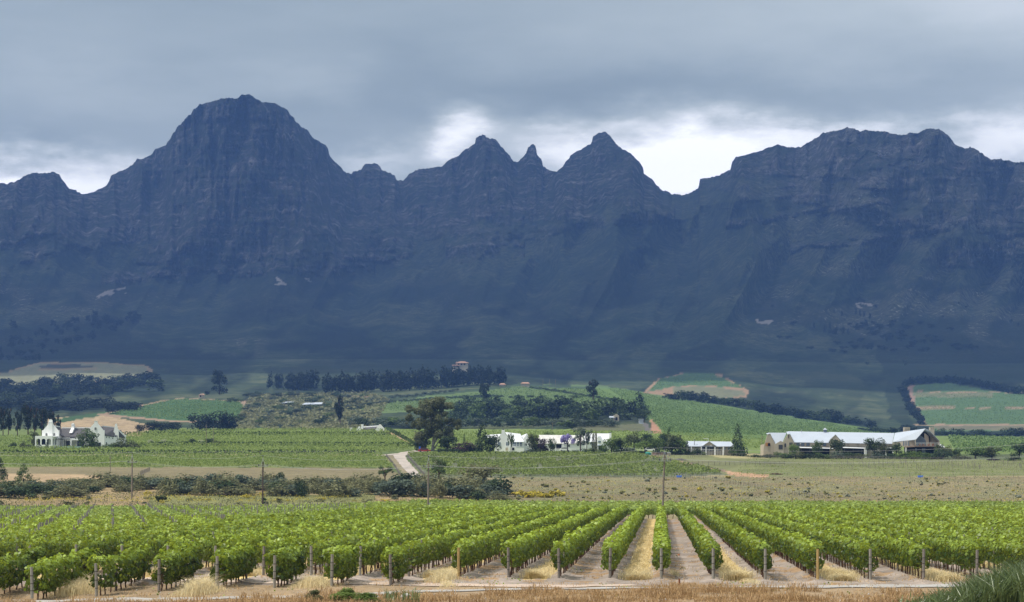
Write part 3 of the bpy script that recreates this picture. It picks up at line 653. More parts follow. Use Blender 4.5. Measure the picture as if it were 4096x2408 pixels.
def post_mesh(h, r, mat, seed, bands=True, lean=.02):
    rng = random.Random(seed); lx, ly = rng.uniform(-lean, lean) * h, rng.uniform(-lean, lean) * h
    b = MB().tube([(0, 0, -.2), (lx * .3, ly * .3, h * .33), (lx * .7, ly * .7, h * .7), (lx, ly, h)], [r * 1.06, r, r * .98, r * .95], 10)
    pm = b.mesh('post', mat); bm_ = None
    if bands:
        bm_ = []
        for f in (.28, .52, .74):
            ff = f + rng.uniform(-.03, .03); bm_.append(MB().tube([(lx * ff, ly * ff, h * ff - .014), (lx * ff, ly * ff, h * ff + .014)], r * 1.07, 10).mesh('wire_wrap', M['band']))
    return pm, bm_
POSTS = {}
for i in range(4): POSTS['g%d' % i] = post_mesh(1.62, .075, M['post'], i)
POSTS['d'] = post_mesh(1.60, .075, M['postd'], 8); POSTS['y'] = post_mesh(1.60, .072, M['posty'], 9, False)
POSTS['m'] = post_mesh(1.55, .05, M['post'], 11, False); POSTS['md'] = post_mesh(1.5, .05, M['postd'], 12, False)
def put_post(x, y, key, label, group=None, name='trellis_post', sc=1.0):
    pm, bm_ = POSTS[key]
    if bm_ is None:
        o = link(name, pm, None, (x, y, float(gz(x, y)))); tag(o, label, 'post', group)
    else:
        o = empty(name, (x, y, float(gz(x, y))), 0, label, 'post', group); link('shaft', pm, o); [link('wire_wrap', q, o) for q in bm_]
    o.rotation_euler = (0, 0, random.Random(int(x * 91 + y)).uniform(-3, 3)); o.scale = (1, 1, sc)
    return o
def rowname(k):
    if k == 0: return 'directly below the tallest power pole'
    return f'{NOMBER[abs(k)]} {"right" if k > 0 else "left"} of the power pole row'
KEYS = {-4: 'y', 3: 'y', -3: 'd', -2: 'd', -5: 'd', -1: 'd', 5: 'd', 6: 'd', -8: 'd', 4: 'g1'}
def build_block():
    for k in range(-15, 25):
        y0 = row_front(k)
        # rows whose near end lies well outside the frame start where they come near it
        while True:
            x, _ = row_xy(k, y0); u = CX + F * x / y0
            if -900 < u < 5050: break
            y0 += 2
            if y0 > 330: break
        if y0 > 325: continue
        y0 = max(y0, row_front(k)); y1 = 340.0
        lab = 'long leafy vine row of the front block, ' + rowname(k)
        if k > 7: lab = 'vine row entering from the right edge of the picture, ' + NOMBER[k - 7] + ' counted from the front'
        if k < -12: lab = 'long vine row entering from the left edge of the picture, ' + NOMBER[-12 - k] + ' counted from the front'
        put_row(k, y0 + .35, y1, 100 + k, lab, 'long vine rows of the near vineyard', 250 if -14 < k < 9 else 170)
        x, y = row_xy(k, y0)
        if abs(y0 - row_front(k)) < .1:
            kk = KEYS.get(k, 'g%d' % (k % 4))
            look = {'y': 'yellow', 'd': 'dark'}.get(kk, 'grey')
            put_post(x, y, kk, f'{look} end post of the long row {rowname(k)}', 'end posts of the long vine rows')
        # posts within the row
        yq = y0 + 6.5
        while yq < min(175, y1):
            x, y = row_xy(k, yq)
            if -60 < CX + F * x / y < 4160: put_post(x, y, 'm' if (int(yq) + k) % 3 else 'md', 'slim wooden trellis post standing inside a long vine row', 'posts inside the long vine rows', sc=1.2)
            yq += 6.5
    # the short pieces left of the sandy path, nearer the gravel track
    for k, yf, yb in ((-5, 115.6, 120.8), (-6, 113.9, 120.7), (-7, 113.2, 120.2), (-8, 112.6, 121), (-9, 112.1, 120.6), (-10, 110.8, 121), (-11, 109.4, 121), (-12, 108.4, 120.4), (-13, 107.5, 120.4)):
        put_row(k, yf + .25, yb, 300 - k, f'short bushy piece of vine row before the sandy path, {NOMBER[-4 - k]} from its right end', 'short vine rows in front of the sandy path', 420, zlo=.34)
        x, y = row_xy(k, yf); kk = {-9: 'd', -10: 'g2', -6: 'g1', -5: 'd'}.get(k, 'g%d' % (k % 4))
        put_post(x, y, kk, f'wooden end post at the track of the short vine row, {NOMBER[-4 - k]} from the right', 'end posts at the gravel track')
        if k > -13:
            x, y = row_xy(k, yb - .3); put_post(x, y, 'm', f'slim post at the back end of the short vine row, {NOMBER[-4 - k]} from the right', 'back posts of the short vine rows', sc=1.0)
        if k in (-7, -9, -10): x, y = row_xy(k, yf + 3.9); put_post(x, y, 'md' if k != -9 else 'm', f'slim post in the middle of the short vine row, {NOMBER[-4 - k]} from the right', 'middle posts of the short vine rows', sc=.9)
build_block()

# second block: rows that run across the view, behind and left of the first
def cross_rows():
    rng0 = random.Random(5); pc = 0; left = []
    y = 128.0
    cache = {}
    def seg(seed, L, d):
        key = (seed, round(L, 1), int(d // 40))
        return canopy(seed, L, 95, zlo=.6, zhi=1.75, hw=.42, s0=.15, lod=d)
    ycross = None
    while y < 452:
        if ycross is None and y > 343.2: ycross = y
        xb = RX0 - SPC * 15.6 + .0655 * (y - 121)
        xl = -(2048 + 800) / F * y
        if y < 343: x0, x1 = xl, xb
        else:
            x0, x1 = (xl if y < 384 else (1000 + (y - 384) * 10 - CX) / F * y), (4096 + 950 - CX) / F * y
        if x1 - x0 > 3:
            C, N, S, lv, rng = canopy(int(y * 7), x1 - x0, 150 if y < 343 else 230 if y < 352 else 150, zlo=.6 if y > 350 else .66, zhi=1.72 if y < 400 else 1.8, hw=.48, s0=.15, lod=y)
            P = np.stack([x0 + C[:, 1], y + C[:, 0], C[:, 2]], 1); P[:, 2] += gz(P[:, 0], np.clip(P[:, 1], 40, 3590))
            N = N[:, [1, 0, 2]]; o = np.array([x0, y, float(gz(x0, y))])
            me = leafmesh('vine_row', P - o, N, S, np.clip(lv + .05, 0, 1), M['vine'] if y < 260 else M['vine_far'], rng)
            lab = 'leafy vine row running across the view in the left block, posts poking out' if y < 343 else 'leafy vine row running across the view behind the long aisle rows'
            if y == ycross: lab = 'front-most cross row closing off the far end of the aisles'
            if y == ycross:
                me.name = 'foliage'; t = empty('vine_row', tuple(o), 0, lab, 'vine row'); link('foliage', me, t)
                for i in range(90):
                    x = (1960 - CX) / F * 345 + i * .75; tt = link('trunk', TRK[i % 8], t, (x - o[0], -.35, float(gz(x, y)) - o[2])); tt.scale = (1.5, 1.5, 1)
            else: tag(link('vine_row', me, None, o), lab, 'vine row', 'vine rows running across the view')
            if x1 > xb + 1 or y < 343:
                q = x0 + rng0.uniform(0, 3) - .175 * (y - 128)
                q = x0 + ((450 - CX) / F * y - x0) % 2.9
                while q < min(x1, (1400 - CX) / F * y if y > 343 else 1e9):
                    if rng0.random() < .55: left.append((q + rng0.uniform(-.12, .12), y + rng0.uniform(-.1, .1)))
                    q += 2.9
        y += 2.62 + rng0.uniform(-.05, .05)
    left = [p for p in left if -40 < CX + F * p[0] / p[1] < 1500]
    left.sort(key=lambda p: p[1]); base = [POSTS['m'][0], POSTS['md'][0]]
    for i, (x, y) in enumerate(left[:150]):
        o = link('trellis_post', base[i % 2], None, (x, y, float(gz(x, y)))); o.scale = (1.15, 1.15, rng0.uniform(1.22, 1.42))
        tag(o, 'weathered post top poking out of the leaves in the left vineyard block', 'post', 'posts poking out of the left vineyard block')
    mb = MB()
    for x, y in left[150:]:
        z = float(gz(x, y)); mb.tube([(x, y, z - .1), (x + rng0.uniform(-.04, .04), y, z + rng0.uniform(1.9, 2.3))], .06, 5)
    tag(mb.build('trellis_post', M['post']), 'hundreds of small far posts poking out of the left vineyard block', 'post', kind='stuff')
cross_rows()

# ------------------------------------------------------------------ dry grass, litter, track
def blades(P, h, w, lean, rng, mat, name, bend=.3, lvb=.5):
    n = len(P); a = rng.random(n) * 2 * np.pi; t = np.stack([np.cos(a), np.sin(a), 0 * a], 1)
    l = rng.normal(size=(n, 3)) * lean; l[:, 2] = 0
    w = np.asarray(w).reshape(-1, 1) * np.ones((n, 1)); h = np.asarray(h).reshape(-1, 1) * np.ones((n, 1))
    up = np.array([0, 0, 1.0])
    m1 = P + (up + l * .4) * h * .55; m2 = P + (up * (1 - bend * .5) + l * (1 + bend)) * h
    V = np.stack([P - t * w * .5, P + t * w * .5, m1 + t * w * .45, m1 - t * w * .45, m2 + t * w * .12, m2 - t * w * .12], 1).reshape(-1, 3)
    b = np.arange(n)[:, None] * 6; Fq = np.concatenate([b + [0, 1, 2, 3], b + [3, 2, 4, 5]], 1).reshape(-1, 4)
    lv = np.repeat(np.clip(lvb + rng.normal(size=n) * .22, 0, 1), 2)
    return mesh_np(name, V, Fq, mat, {'lv': ('FACE', 'FLOAT', lv)})
def build_grass():
    rng = np.random.default_rng(77)
    Ps = []; H = []; Wd = []
    for k in range(-15, 14):
        if (k % 2) != 1: continue
        n = 5200; y = row_front(k) + .6 + (rng.random(n) ** 2.2) * 150; x = RX0 + SPC * (k + .5 + rng.normal(size=n) * .13) + .0655 * (y - 121)
        u = CX + F * x / y; ok = (u > -150) & (u < 4250) & (y < 338); x, y = x[ok], y[ok]
        near = np.clip((140 - y) / 20, 0, 1)
        hh = (.22 + .34 * near * fbm(x, y / 2, 4, 3) * 1.6) * (.6 + .8 * rng.random(len(x)))
        Ps.append(np.stack([x, y, gz(x, y)], 1)); H.append(hh); Wd.append(.018 + (y - 100) / 100 * .03)
    # tufts between the short rows
    for (u0, v0, w, n, hh) in [(315, 2370, 130, 2600, .95), (790, 2375, 120, 2600, .95), (1250, 2345, 130, 2200, .7), (1770, 2322, 95, 1800, .75), (240, 2322, 90, 900, .5), (610, 2300, 60, 700, .45), (1420, 2275, 40, 700, .5), (1000, 2290, 60, 600, .4), (3370, 2310, 90, 1500, .6), (3740, 2320, 100, 1500, .6), (1790, 2345, 60, 500, .3), (2700, 2300, 25, 260, .4), (3000, 2330, 60, 600, .3)]:
        c = hit(u0, v0); r = w / F * c[1] * .5
        gx = rng.normal(size=n); x = c[0] + gx * r * .75; y = c[1] + rng.normal(size=n) * 1.5 + .5; Ps.append(np.stack([x, y, gz(x, y)], 1)); H.append(hh * (.3 + .9 * rng.random(n)) * np.exp(-(gx / 1.5) ** 2) * (.6 + .8 * fbm(x * 2.5, y * .3, 19, 2))); Wd.append(np.full(n, .02))
    P = np.concatenate(Ps); H = np.concatenate(H); Wd = np.concatenate(Wd)
    tag(link('dry_grass', blades(P, H, Wd, .36, rng, M['dry'], 'dry_grass', .5, .55)), 'tall golden dry grass in every second aisle and in tufts along the track', 'grass', kind='stuff')
    # low brown litter grass on the track verge and on the near bank
    n = 70000; y = 93 + rng.random(n) * 24; u = -150 + rng.random(n) * 4500; x = (u - CX) / F * y; z = gz(x, y); v = HV - (z - CAMZ) * F / y
    edge = np.interp(u, [0, 500, 900, 1200, 1550, 1800, 2200, 2500, 3000, 3400, 3700, 4096], [2404, 2412, 2404, 2390, 2384, 2372, 2366, 2338, 2352, 2372, 2380, 2350]) + (fbm(u / 60, u * 0, 8, 3) - .5) * 26
    ok = (v > edge) & (fbm(x * .55, y * .4, 12, 4) > .43); P = np.stack([x, y, z], 1)[ok]; n = len(P)
    bm = .08 + 1.15 * fbm(P[:, 0] * .8, P[:, 1] * .6, 13, 4) ** 2
    tag(link('dry_brown_grass', blades(P, bm * (.4 + .8 * rng.random(n)), .026, .75, rng, M['brown'], 'dry_brown_grass', .9, .45)), 'matted brown dry grass on the near bank in front of the track', 'grass', kind='stuff')
    n = 26000; y = 100 + rng.random(n) ** 1.4 * 90; u = -100 + rng.random(n) * 4300; x = (u - CX) / F * y; r = ((x - RX0) - .0655 * (y - 121)) / SPC
    ok = ((np.floor(r) % 2 == 0) | (y < 120)) & (fbm(x * .9, y * .35, 15, 4) > .52); P = np.stack([x, y, gz(x, y)], 1)[ok]; n = len(P)
    tag(link('straw_litter', blades(P, .10 + .14 * rng.random(n), .028, 1.6, rng, M['brown'], 'straw_litter', .6, .6)), 'short straw and dead weeds lying on the sandy aisles', 'straw', kind='stuff')
    # low green weeds
    n = 6000; y = 103 + rng.random(n) ** 1.3 * 90; u = -100 + rng.random(n) * 4300; x = (u - CX) / F * y; ok = fbm(x * .45, y * .3, 25, 3) > .63
    P = np.stack([x, y, gz(x, y) + .04], 1)[ok]; n = len(P)
    tag(link('weed_patches', leafmesh('weed_patches', P, np.array([0, 0, 1.]) + rng.normal(size=(n, 3)) * .6, .11, rng.random(n) * .6, M['vine'], rng)), 'small green weeds in loose patches on the sandy soil', 'weeds', kind='stuff')
    # reeds in the lower right corner
    n = 9000; u = 3560 + rng.random(n) ** .55 * 760; y = 84 + rng.random(n) * 14; x = (u - CX) / F * y
    top = np.interp(u, [3560, 3700, 3850, 3950, 4096, 4300], [2420, 2392, 2330, 2275, 2225, 2205]) + rng.normal(size=n) * 22
    z = gz(x, y); h = (CAMZ + (HV - top) * y / F) - z; ok = h > .12; P = np.stack([x, y, z], 1)[ok]; h = h[ok]
    tag(link('reed_bed', blades(P, h * (.75 + .3 * rng.random(len(h))), .05, .20, rng, M['reed'], 'reed_bed', .35, .45)), 'tall dark green reeds in the lower right corner', 'reeds', kind='stuff')
build_grass()

def strip(name, pts, mat, lift=.03, seg=10, cross=6, jag=0.0, label=None):
    """a path laid on the ground: pts = (u, v, half width in metres) along its middle"""
    W = [hit(u, v) for u, v, w in pts]; hw = [w for _, _, w in pts]
    c = []
    for i in range(len(W) - 1):
        for q in np.linspace(0, 1, seg, endpoint=(i == len(W) - 2)): c.append((W[i][:2] * (1 - q) + W[i + 1][:2] * q, hw[i] * (1 - q) + hw[i + 1] * q))
    V = []; n = len(c)
    for i, (p, w) in enumerate(c):
        d = c[min(i + 1, n - 1)][0] - c[max(i - 1, 0)][0]; d = d / np.linalg.norm(d); nn = np.array([-d[1], d[0]])
        for k in range(cross + 1):
            q = p + nn * w * (2 * k / cross - 1) * (1 + jag * (float(vn(i * .7, k * 3.1 * (k in (0, cross)), 3)) - .5) * (k in (0, cross)))
            V.append((q[0], q[1], float(gz(q[0], q[1])) + lift))
    me = mesh_np(name, V, grid_faces(n, cross + 1), mat, None, True)
    return tag(link(name, me), kind='structure')
M['gravel'] = pmat('grey_gravel', (.40, .38, .355), .95, .1, .22, 1.2, .4, (.3, 1, 1))
M['sand'] = pmat('pale_sand', (.52, .41, .33), .95, .1, .12, .9, .3, (.4, 1, 1))
M['dirt'] = pmat('pale_dirt', (.44, .38, .33), .95, .1, .22, .25, 0)
M['redsoil'] = pmat('red_soil', (.40, .26, .17), .95, .1, .15, .3, 0)
strip('gravel_track', [(-300, 2406, 1.1), (300, 2402, 1.1), (800, 2397, 1.2), (1250, 2388, 1.1), (1650, 2368, .9), (2100, 2358, .8), (2560, 2352, .8), (3000, 2349, 1.0), (3500, 2346, 1.4), (3900, 2345, 1.6), (4400, 2348, 1.6)], M['gravel'], .035, 12, 6, .5)
strip('sandy_path', [(-200, 2318, .9), (300, 2322, 1.0), (700, 2322, 1.1), (1000, 2326, 1.3), (1400, 2330, 1.5), (1800, 2342, 1.5), (2250, 2345, 1.1), (2550, 2342, .7)], M['sand'], .03, 12, 6, .5)
strip('dirt_road', [(1700, 1930, 1.6), (1668, 1905, 1.6), (1632, 1870, 1.6), (1604, 1838, 1.7), (1598, 1822, 2.0), (1630, 1811, 2.6), (1690, 1803, 2.4)], M['dirt'], .06, 10, 5, .3)
strip('farm_track', [(1500, 1824, 1.4), (1545, 1821, 1.6), (1600, 1815, 1.8)], M['dirt'], .08, 8, 4, .3)
strip('farm_lane', [(1668, 1782, 2.0), (1640, 1765, 2.0), (1600, 1746, 2.2), (1560, 1732, 2.0), (1535, 1724, 1.6)], M['redsoil'], .08, 8, 4, .3)
# ------------------------------------------------------------------ loose things at the near edge
def rock(name, u, v, r, mat, label, cat='rock'):
    rng = np.random.default_rng(int(u)); import bmesh
    b = bmesh.new(); bmesh.ops.create_icosphere(b, subdivisions=2, radius=1)
    for q in b.verts:
        f = 1 + .35 * (rng.random() - .5); q.co = (q.co.x * f * r * 1.2, q.co.y * f * r, q.co.z * f * r * .75)
    me = bpy.data.meshes.new(name); b.to_mesh(me); b.free(); me.materials.append(mat)
    p = hit(u, v); tag(link(name, me, None, (p[0], p[1], p[2] + r * .35)), label, cat)
rock('rock', 1552, 2390, .16, M['stoneo'], 'rust orange rock beside the green shrub at the bottom edge')
rock('rock', 1722, 2361, .06, M['stoneo'], 'small orange stone lying on the sandy path')
rock('rock', 1500, 2396, .18, M['stone'], 'pale grey rock between green shrub and brown grass')
rock('rock', 1625, 2394, .22, M['stone'], 'largest pale rock right of the orange rock')
rock('rock', 1268, 2402, .16, M['stone'], 'pale rock left of the green shrub at the bottom edge')
rock('rock', 2715, 2222, .10, M['stoneo'], 'orange clod under the vine row')
p = hit(3832, 2382)
po = empty('drain_pipe', (p[0], p[1], p[2] + .1), .5, 'short white plastic pipe end sticking out at the track near the reeds', 'pipe')
MB().tube([(-.22, .1, 0), (.14, -.06, 0)], .075, 14).build('pipe_wall', M['white'], po); MB().tube([(.1405, -.0602, 0), (.143, -.0614, 0)], .06, 14).build('pipe_mouth', M['opening'], po)
p = hit(2717, 2352); tag(MB().tube([(0, 0, -.1), (.01, 0, .24), (0, .01, .46)], [.05, .05, .045], 8).build('rusty_stake', M['rusty']), 'short rusty stake in the brown grass before the aisles', 'stake').location = p

def stones():
    rng = np.random.default_rng(44); n = 900; y = 100 + rng.random(n) ** 1.5 * 45; u = -80 + rng.random(n) * 4250; x = (u - CX) / F * y; r = .02 + .05 * rng.random(n) ** 3
    O = np.array([(1, 0, 0), (-1, 0, 0), (0, 1, 0), (0, -1, 0), (0, 0, .7), (0, 0, -.7)]); C = np.stack([x, y, gz(x, y) + .01], 1)
    V = (C[:, None] + O[None] * (r[:, None, None] * (.6 + .8 * rng.random((n, 6, 1))))).reshape(-1, 3); f = np.array([(0, 2, 4), (2, 1, 4), (1, 3, 4), (3, 0, 4), (2, 0, 5), (1, 2, 5), (3, 1, 5), (0, 3, 5)])
    tag(link('gravel_stones', mesh_np('gravel_stones', V, (np.arange(n)[:, None, None] * 6 + f[None]).reshape(-1, 3), M['stone'])), 'small stones and clods strewn over the sandy soil', 'stones', kind='stuff')
stones()
# ------------------------------------------------------------------ buildings
def frame(u0, v0, d):
    """local metres for a building whose photo point (u0, v0) is its origin"""
    s = F / d; org = ((u0 - CX) / F * d, d, CAMZ + (HV - v0) * d / F)
    return org, (lambda u: (u - u0) / s), (lambda v: (v0 - v) / s)
def wallmb(prof, y0, y1): return MB().prism(prof, y0, y1)
def arch(x, z0, z1, w, n=8, flat=.45):
    """arched outline, (x, z) anticlockwise"""
    r = w / 2; zz = z1 - r * flat; return [(x - r, z0), (x + r, z0)] + [(x + r * math.cos(math.pi * i / n), zz + r * flat * math.sin(math.pi * i / n)) for i in range(0, n + 1)]
def window(parent, x, y, z0, z1, w, glass='opening', fr=None, arched=False, name='window', panes=True, depth=.07):
    """opening set 6 cm proud of the wall at local y, frame round it as a sub-part"""
    pr = arch(x, z0, z1, w) if arched else [(x - w / 2, z0), (x + w / 2, z0), (x + w / 2, z1), (x - w / 2, z1)]
    o = MB().prism(pr, y - depth, y + .02).build(name, M[glass], parent)
    if fr:
        t = .05; b = MB().box(x - w / 2 - t, x + w / 2 + t, y - depth - .05, y - depth - .005, z0 - t, z0).box(x - w / 2 - t, x - w / 2, y - depth - .05, y - depth - .005, z0 + .001, z1)
        b.box(x + w / 2, x + w / 2 + t, y - depth - .05, y - depth - .005, z0 + .001, z1)
        if panes: b.box(x - .025, x + .025, y - depth - .04, y - depth - .005, z0 + .002, z1 - .01)
        b.build('frame', M[fr], o)
    return o

def manor():
    org, X, Z = frame(140, 1799, 800); org = (org[0], org[1], org[2] - .3)
    t = empty('manor_house', org, 0, 'white Cape Dutch manor with curved gables, dark thatched roof and arched veranda at the left', 'house')
    gu = lambda x: 100 + x / 5.478; gv = lambda y: 1640 + y / 5.478
    XX = lambda x: X(gu(x)); ZZ = lambda y: Z(gv(y))
    W = M['white']
    # left gable wing
    pr = [(XX(318), -1), (XX(697), -1), (XX(697), ZZ(420)), (XX(672), ZZ(420)), (XX(640), ZZ(372)), (XX(600), ZZ(330)), (XX(565), ZZ(288)), (XX(548), ZZ(240)), (XX(546), ZZ(205)), (XX(535), ZZ(184)), (XX(507), ZZ(178)), (XX(480), ZZ(184)), (XX(470), ZZ(205)), (XX(466), ZZ(240)), (XX(452), ZZ(292)), (XX(415), ZZ(335)), (XX(380), ZZ(372)), (XX(345), ZZ(420)), (XX(318), ZZ(420))]
    g = wallmb(pr, 4.2, 4.7).build('gable', W, t)
    wallmb([(XX(462), 2), (XX(548), 2), (XX(548), ZZ(238)), (XX(462), ZZ(238))], 3.95, 4.19).build('chimney_breast', W, g)
    MB().box(XX(462), XX(554), 3.9, 4.8, ZZ(242), ZZ(234)).build('chimney_ledge', W, g)
    MB().box(XX(330), XX(690), 4.71, 20, -1, ZZ(520)).build('wall', W, t)
    rx0, rx1, rm = XX(326), XX(706), XX(505); ze, zr_ = ZZ(530) , ZZ(320)
    MB().slab((rx0 - .3, 4.72, ze), (rm, 4.72, zr_), (rm, 20.3, zr_), (rx0 - .3, 20.3, ze), .35).build('roof', M['thatch'], t)
    MB().slab((rm, 4.72, zr_), (rx1 + .5, 4.72, ze), (rx1 + .5, 20.3, ze), (rm, 20.3, zr_), .35).build('roof', M['thatch'], t)
    MB().box(rm - .25, rm + .25, 4.75, 20.4, zr_ - .1, zr_ + .28).build('ridge', W, t)
    for x in (418, 588): window(t, XX(x), 4.19, ZZ(542), ZZ(484), .62, arched=True, fr='white')
    # arched veranda block
    v = MB(); y0, y1 = .0, .35; zt, z1_, zb = ZZ(548), ZZ(742), ZZ(860)
    xs = [XX(220), XX(247), XX(333), XX(363), XX(450), XX(480), XX(566), XX(600)]; za = ZZ(632); zp = ZZ(612)
    v.box(xs[0], xs[7], y0, y1, zb - .5, z1_)
    for i in (0, 2, 4, 6): v.box(xs[i], xs[i + 1], y0, y1, z1_ + .001, zp)
    v.box(xs[0], xs[7], y0, y1, zp + .001, zt)
    for a, b in ((1, 2), (3, 4), (5, 6)):
        m = (xs[a] + xs[b]) / 2; w = xs[b] - xs[a]
        for sgn in (-1, 1): v.prism([(m + sgn * w / 2, za), (m + sgn * w / 2, zp), (m + sgn * w * .22, zp)][::sgn], y0 + .01, y1 - .01)
    ver = v.build('veranda', W, t)
    # chamfered and side faces
    c = MB(); dx = XX(690) - XX(600)
    def pier(f0, f1, z0, z1):
        p = lambda f: (XX(600) + dx * f, .05 + 3.6 * f); a, b = p(f0), p(f1); c.add([(a[0], a[1], z0), (b[0], b[1], z0), (b[0] - .2, b[1] + .1, z0), (a[0] - .2, a[1] + .1, z0), (a[0], a[1], z1), (b[0], b[1], z1), (b[0] - .2, b[1] + .1, z1), (a[0] - .2, a[1] + .1, z1)], [(0, 3, 2, 1), (4, 5, 6, 7), (0, 1, 5, 4), (1, 2, 6, 5), (2, 3, 7, 6), (3, 0, 4, 7)])
    pier(0, 1, zb - .5, z1_); pier(0, .06, z1_, zp); pier(.28, .38, z1_, zp); pier(.68, 1.0, z1_, zp); pier(0, 1, zp, zt)
    c.build('veranda_side', W, t)
    MB().box(XX(224), XX(690), .36, 4.1, zt - .35, zt - .2).build('veranda_roof', W, t)
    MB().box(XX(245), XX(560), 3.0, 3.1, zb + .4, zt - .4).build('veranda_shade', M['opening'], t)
    MB().box(XX(480), XX(566), 2.7, 2.9, zb + .4, zt - .42).build('inner_wall', M['white'], t)
    rl = MB()
    for x in (265, 290, 315, 382, 407, 432): rl.box(XX(x) - .02, XX(x) + .02, .1, .14, z1_, z1_ + .45)
    rl.box(XX(250), XX(450), .1, .14, z1_ + .451, z1_ + .5); rl.build('railing', M['metalp'], t)
    # long middle wing
    yw = 9.5
    MB().box(XX(690), XX(1330), yw, yw + 8, -1, ZZ(548)).build('wall', W, t)
    MB().slab((XX(700), yw - .7, ZZ(548)), (XX(1400), yw - .7, ZZ(548)), (XX(1400), yw + 4, ZZ(358)), (XX(640), yw + 4, ZZ(352)), .35).build('roof', M['thatch'], t)
    MB().slab((XX(640), yw + 4, ZZ(352)), (XX(1400), yw + 4, ZZ(358)), (XX(1400), yw + 8.7, ZZ(548)), (XX(700), yw + 8.7, ZZ(548)), .35).build('roof', M['thatch'], t)
    MB().box(XX(640), XX(1400), yw + 3.8, yw + 4.3, ZZ(360), ZZ(340)).build('ridge', W, t)
    MB().add([(XX(850), yw + .2, ZZ(470)), (XX(913), yw + .2, ZZ(470)), (XX(938), yw + 2.4, ZZ(345)), (XX(875), yw + 2.4, ZZ(345)), (XX(862), yw + 2.2, ZZ(470)), (XX(925), yw + 2.2, ZZ(470)), (XX(938), yw + 3.6, ZZ(345)), (XX(875), yw + 3.6, ZZ(345))],
             [(0, 1, 2, 3), (5, 4, 7, 6), (1, 5, 6, 2), (4, 0, 3, 7), (3, 2, 6, 7), (4, 5, 1, 0)]).build('chimney_foot', W, t)
    ch = MB().box(XX(874), XX(934), yw + 2.3, yw + 3.6, ZZ(348), ZZ(282)).build('chimney', W, t)
    MB().box(XX(868), XX(940), yw + 2.2, yw + 3.7, ZZ(281), ZZ(272)).build('chimney_ledge', W, ch); MB().box(XX(882), XX(922), yw + 2.4, yw + 3.4, ZZ(271), ZZ(250)).build('chimney_pot', W, ch)
    for a, b in ((870, 1003), (1042, 1160), (1180, 1300)): window(t, (XX(a) + XX(b)) / 2, yw - .01, ZZ(585), ZZ(562), XX(b) - XX(a), 'glassd', None)
    MB().box(XX(730), XX(1250), yw - 3.4, yw - 3.0, ZZ(636), ZZ(595)).build('porch_beam', W, t)
    MB().box(XX(732), XX(1248), yw - 2.99, yw - .01, ZZ(606), ZZ(596)).build('porch_roof', W, t)
    for x in (748, 932, 1250): MB().box(XX(x) - .28, XX(x) + .28, yw - 3.4, yw - 3.0, 0, ZZ(637)).build('pillar', W, t)
    for a, b in ((785, 915), (1036, 1236)):
        o = window(t, (XX(a) + XX(b)) / 2, yw - .01, .55, ZZ(648), XX(b) - XX(a), 'glassd', None); f = MB()
        for q in (.25, .5, .75): f.box(XX(a) + (XX(b) - XX(a)) * q - .05, XX(a) + (XX(b) - XX(a)) * q + .05, yw - .14, yw - .09, .55, ZZ(648))
        f.build('frame', M['metalp'], o)
    # pergola
    pg = MB()
    for i in range(7): pg.box(XX(655 + i * 42), XX(655 + i * 42) + .16, 1.6, yw - 3.6, ZZ(612) , ZZ(604))
    pg.box(XX(650), XX(935), 1.7, 1.9, ZZ(624), ZZ(613)); pg.box(XX(650), XX(935), 4.6, 4.8, ZZ(624), ZZ(613)); pg.build('pergola', M['metalp'], t)
    for x in (800, 845, 880): MB().box(XX(x) - .07, XX(x) + .07, 1.7, 1.85, .2, ZZ(625)).build('pergola_post', M['metalp'], t)
    MB().box(XX(700), XX(1215), 1.0, 1.3, -.3, ZZ(778)).build('pool_wall', M['pool'], t)
    MB().box(XX(720), XX(1200), 1.31, 1.32 + 1.4, -.3, ZZ(782)).build('pool_deck', M['stone'], t)
    tr = []
    rd = MB(); rd.tube([(XX(1193) + .33 * math.cos(a), .9, ZZ(750) + .33 * math.sin(a)) for a in np.linspace(0, 6.1, 14)], .07, 6)
    # right gable
    pr = [(XX(1322), -1), (XX(1708), -1), (XX(1708), ZZ(418)), (XX(1680), ZZ(418)), (XX(1645), ZZ(370)), (XX(1605), ZZ(325)), (XX(1572), ZZ(290)), (XX(1553), ZZ(262)), (XX(1551), ZZ(216)), (XX(1487), ZZ(216)), (XX(1485), ZZ(262)), (XX(1460), ZZ(292)), (XX(1425), ZZ(330)), (XX(1390), ZZ(372)), (XX(1352), ZZ(418)), (XX(1322), ZZ(418))]
    wallmb(pr, 3.0, 3.5).build('gable', W, t)
    MB().box(XX(1483), XX(1556), 2.95, 3.55, ZZ(222), ZZ(213)).build('gable_cap', W, t)
    window(t, XX(1512), 2.99, ZZ(415), ZZ(360), .62, fr='white')
    for x in (1438, 1578): window(t, XX(x), 2.99, .55, ZZ(690), 1.5, 'glassd', 'metalp')
    MB().box(XX(1335), XX(1700), 3.51, 17, -1, ZZ(520)).build('wall', W, t)
    m = XX(1520); MB().slab((m, 3.52, ZZ(318)), (XX(1716), 3.52, ZZ(520)), (XX(1716), 17.3, ZZ(520)), (m, 17.3, ZZ(318)), .35).build('roof', M['thatch'], t)
    MB().slab((XX(1326), 3.52, ZZ(520)), (m, 3.52, ZZ(318)), (m, 17.3, ZZ(318)), (XX(1326), 17.3, ZZ(520)), .35).build('roof', M['thatch'], t)
    # wing running back to the right
    A, B = (XX(1710), 3.6), (XX(1965), 8.4)
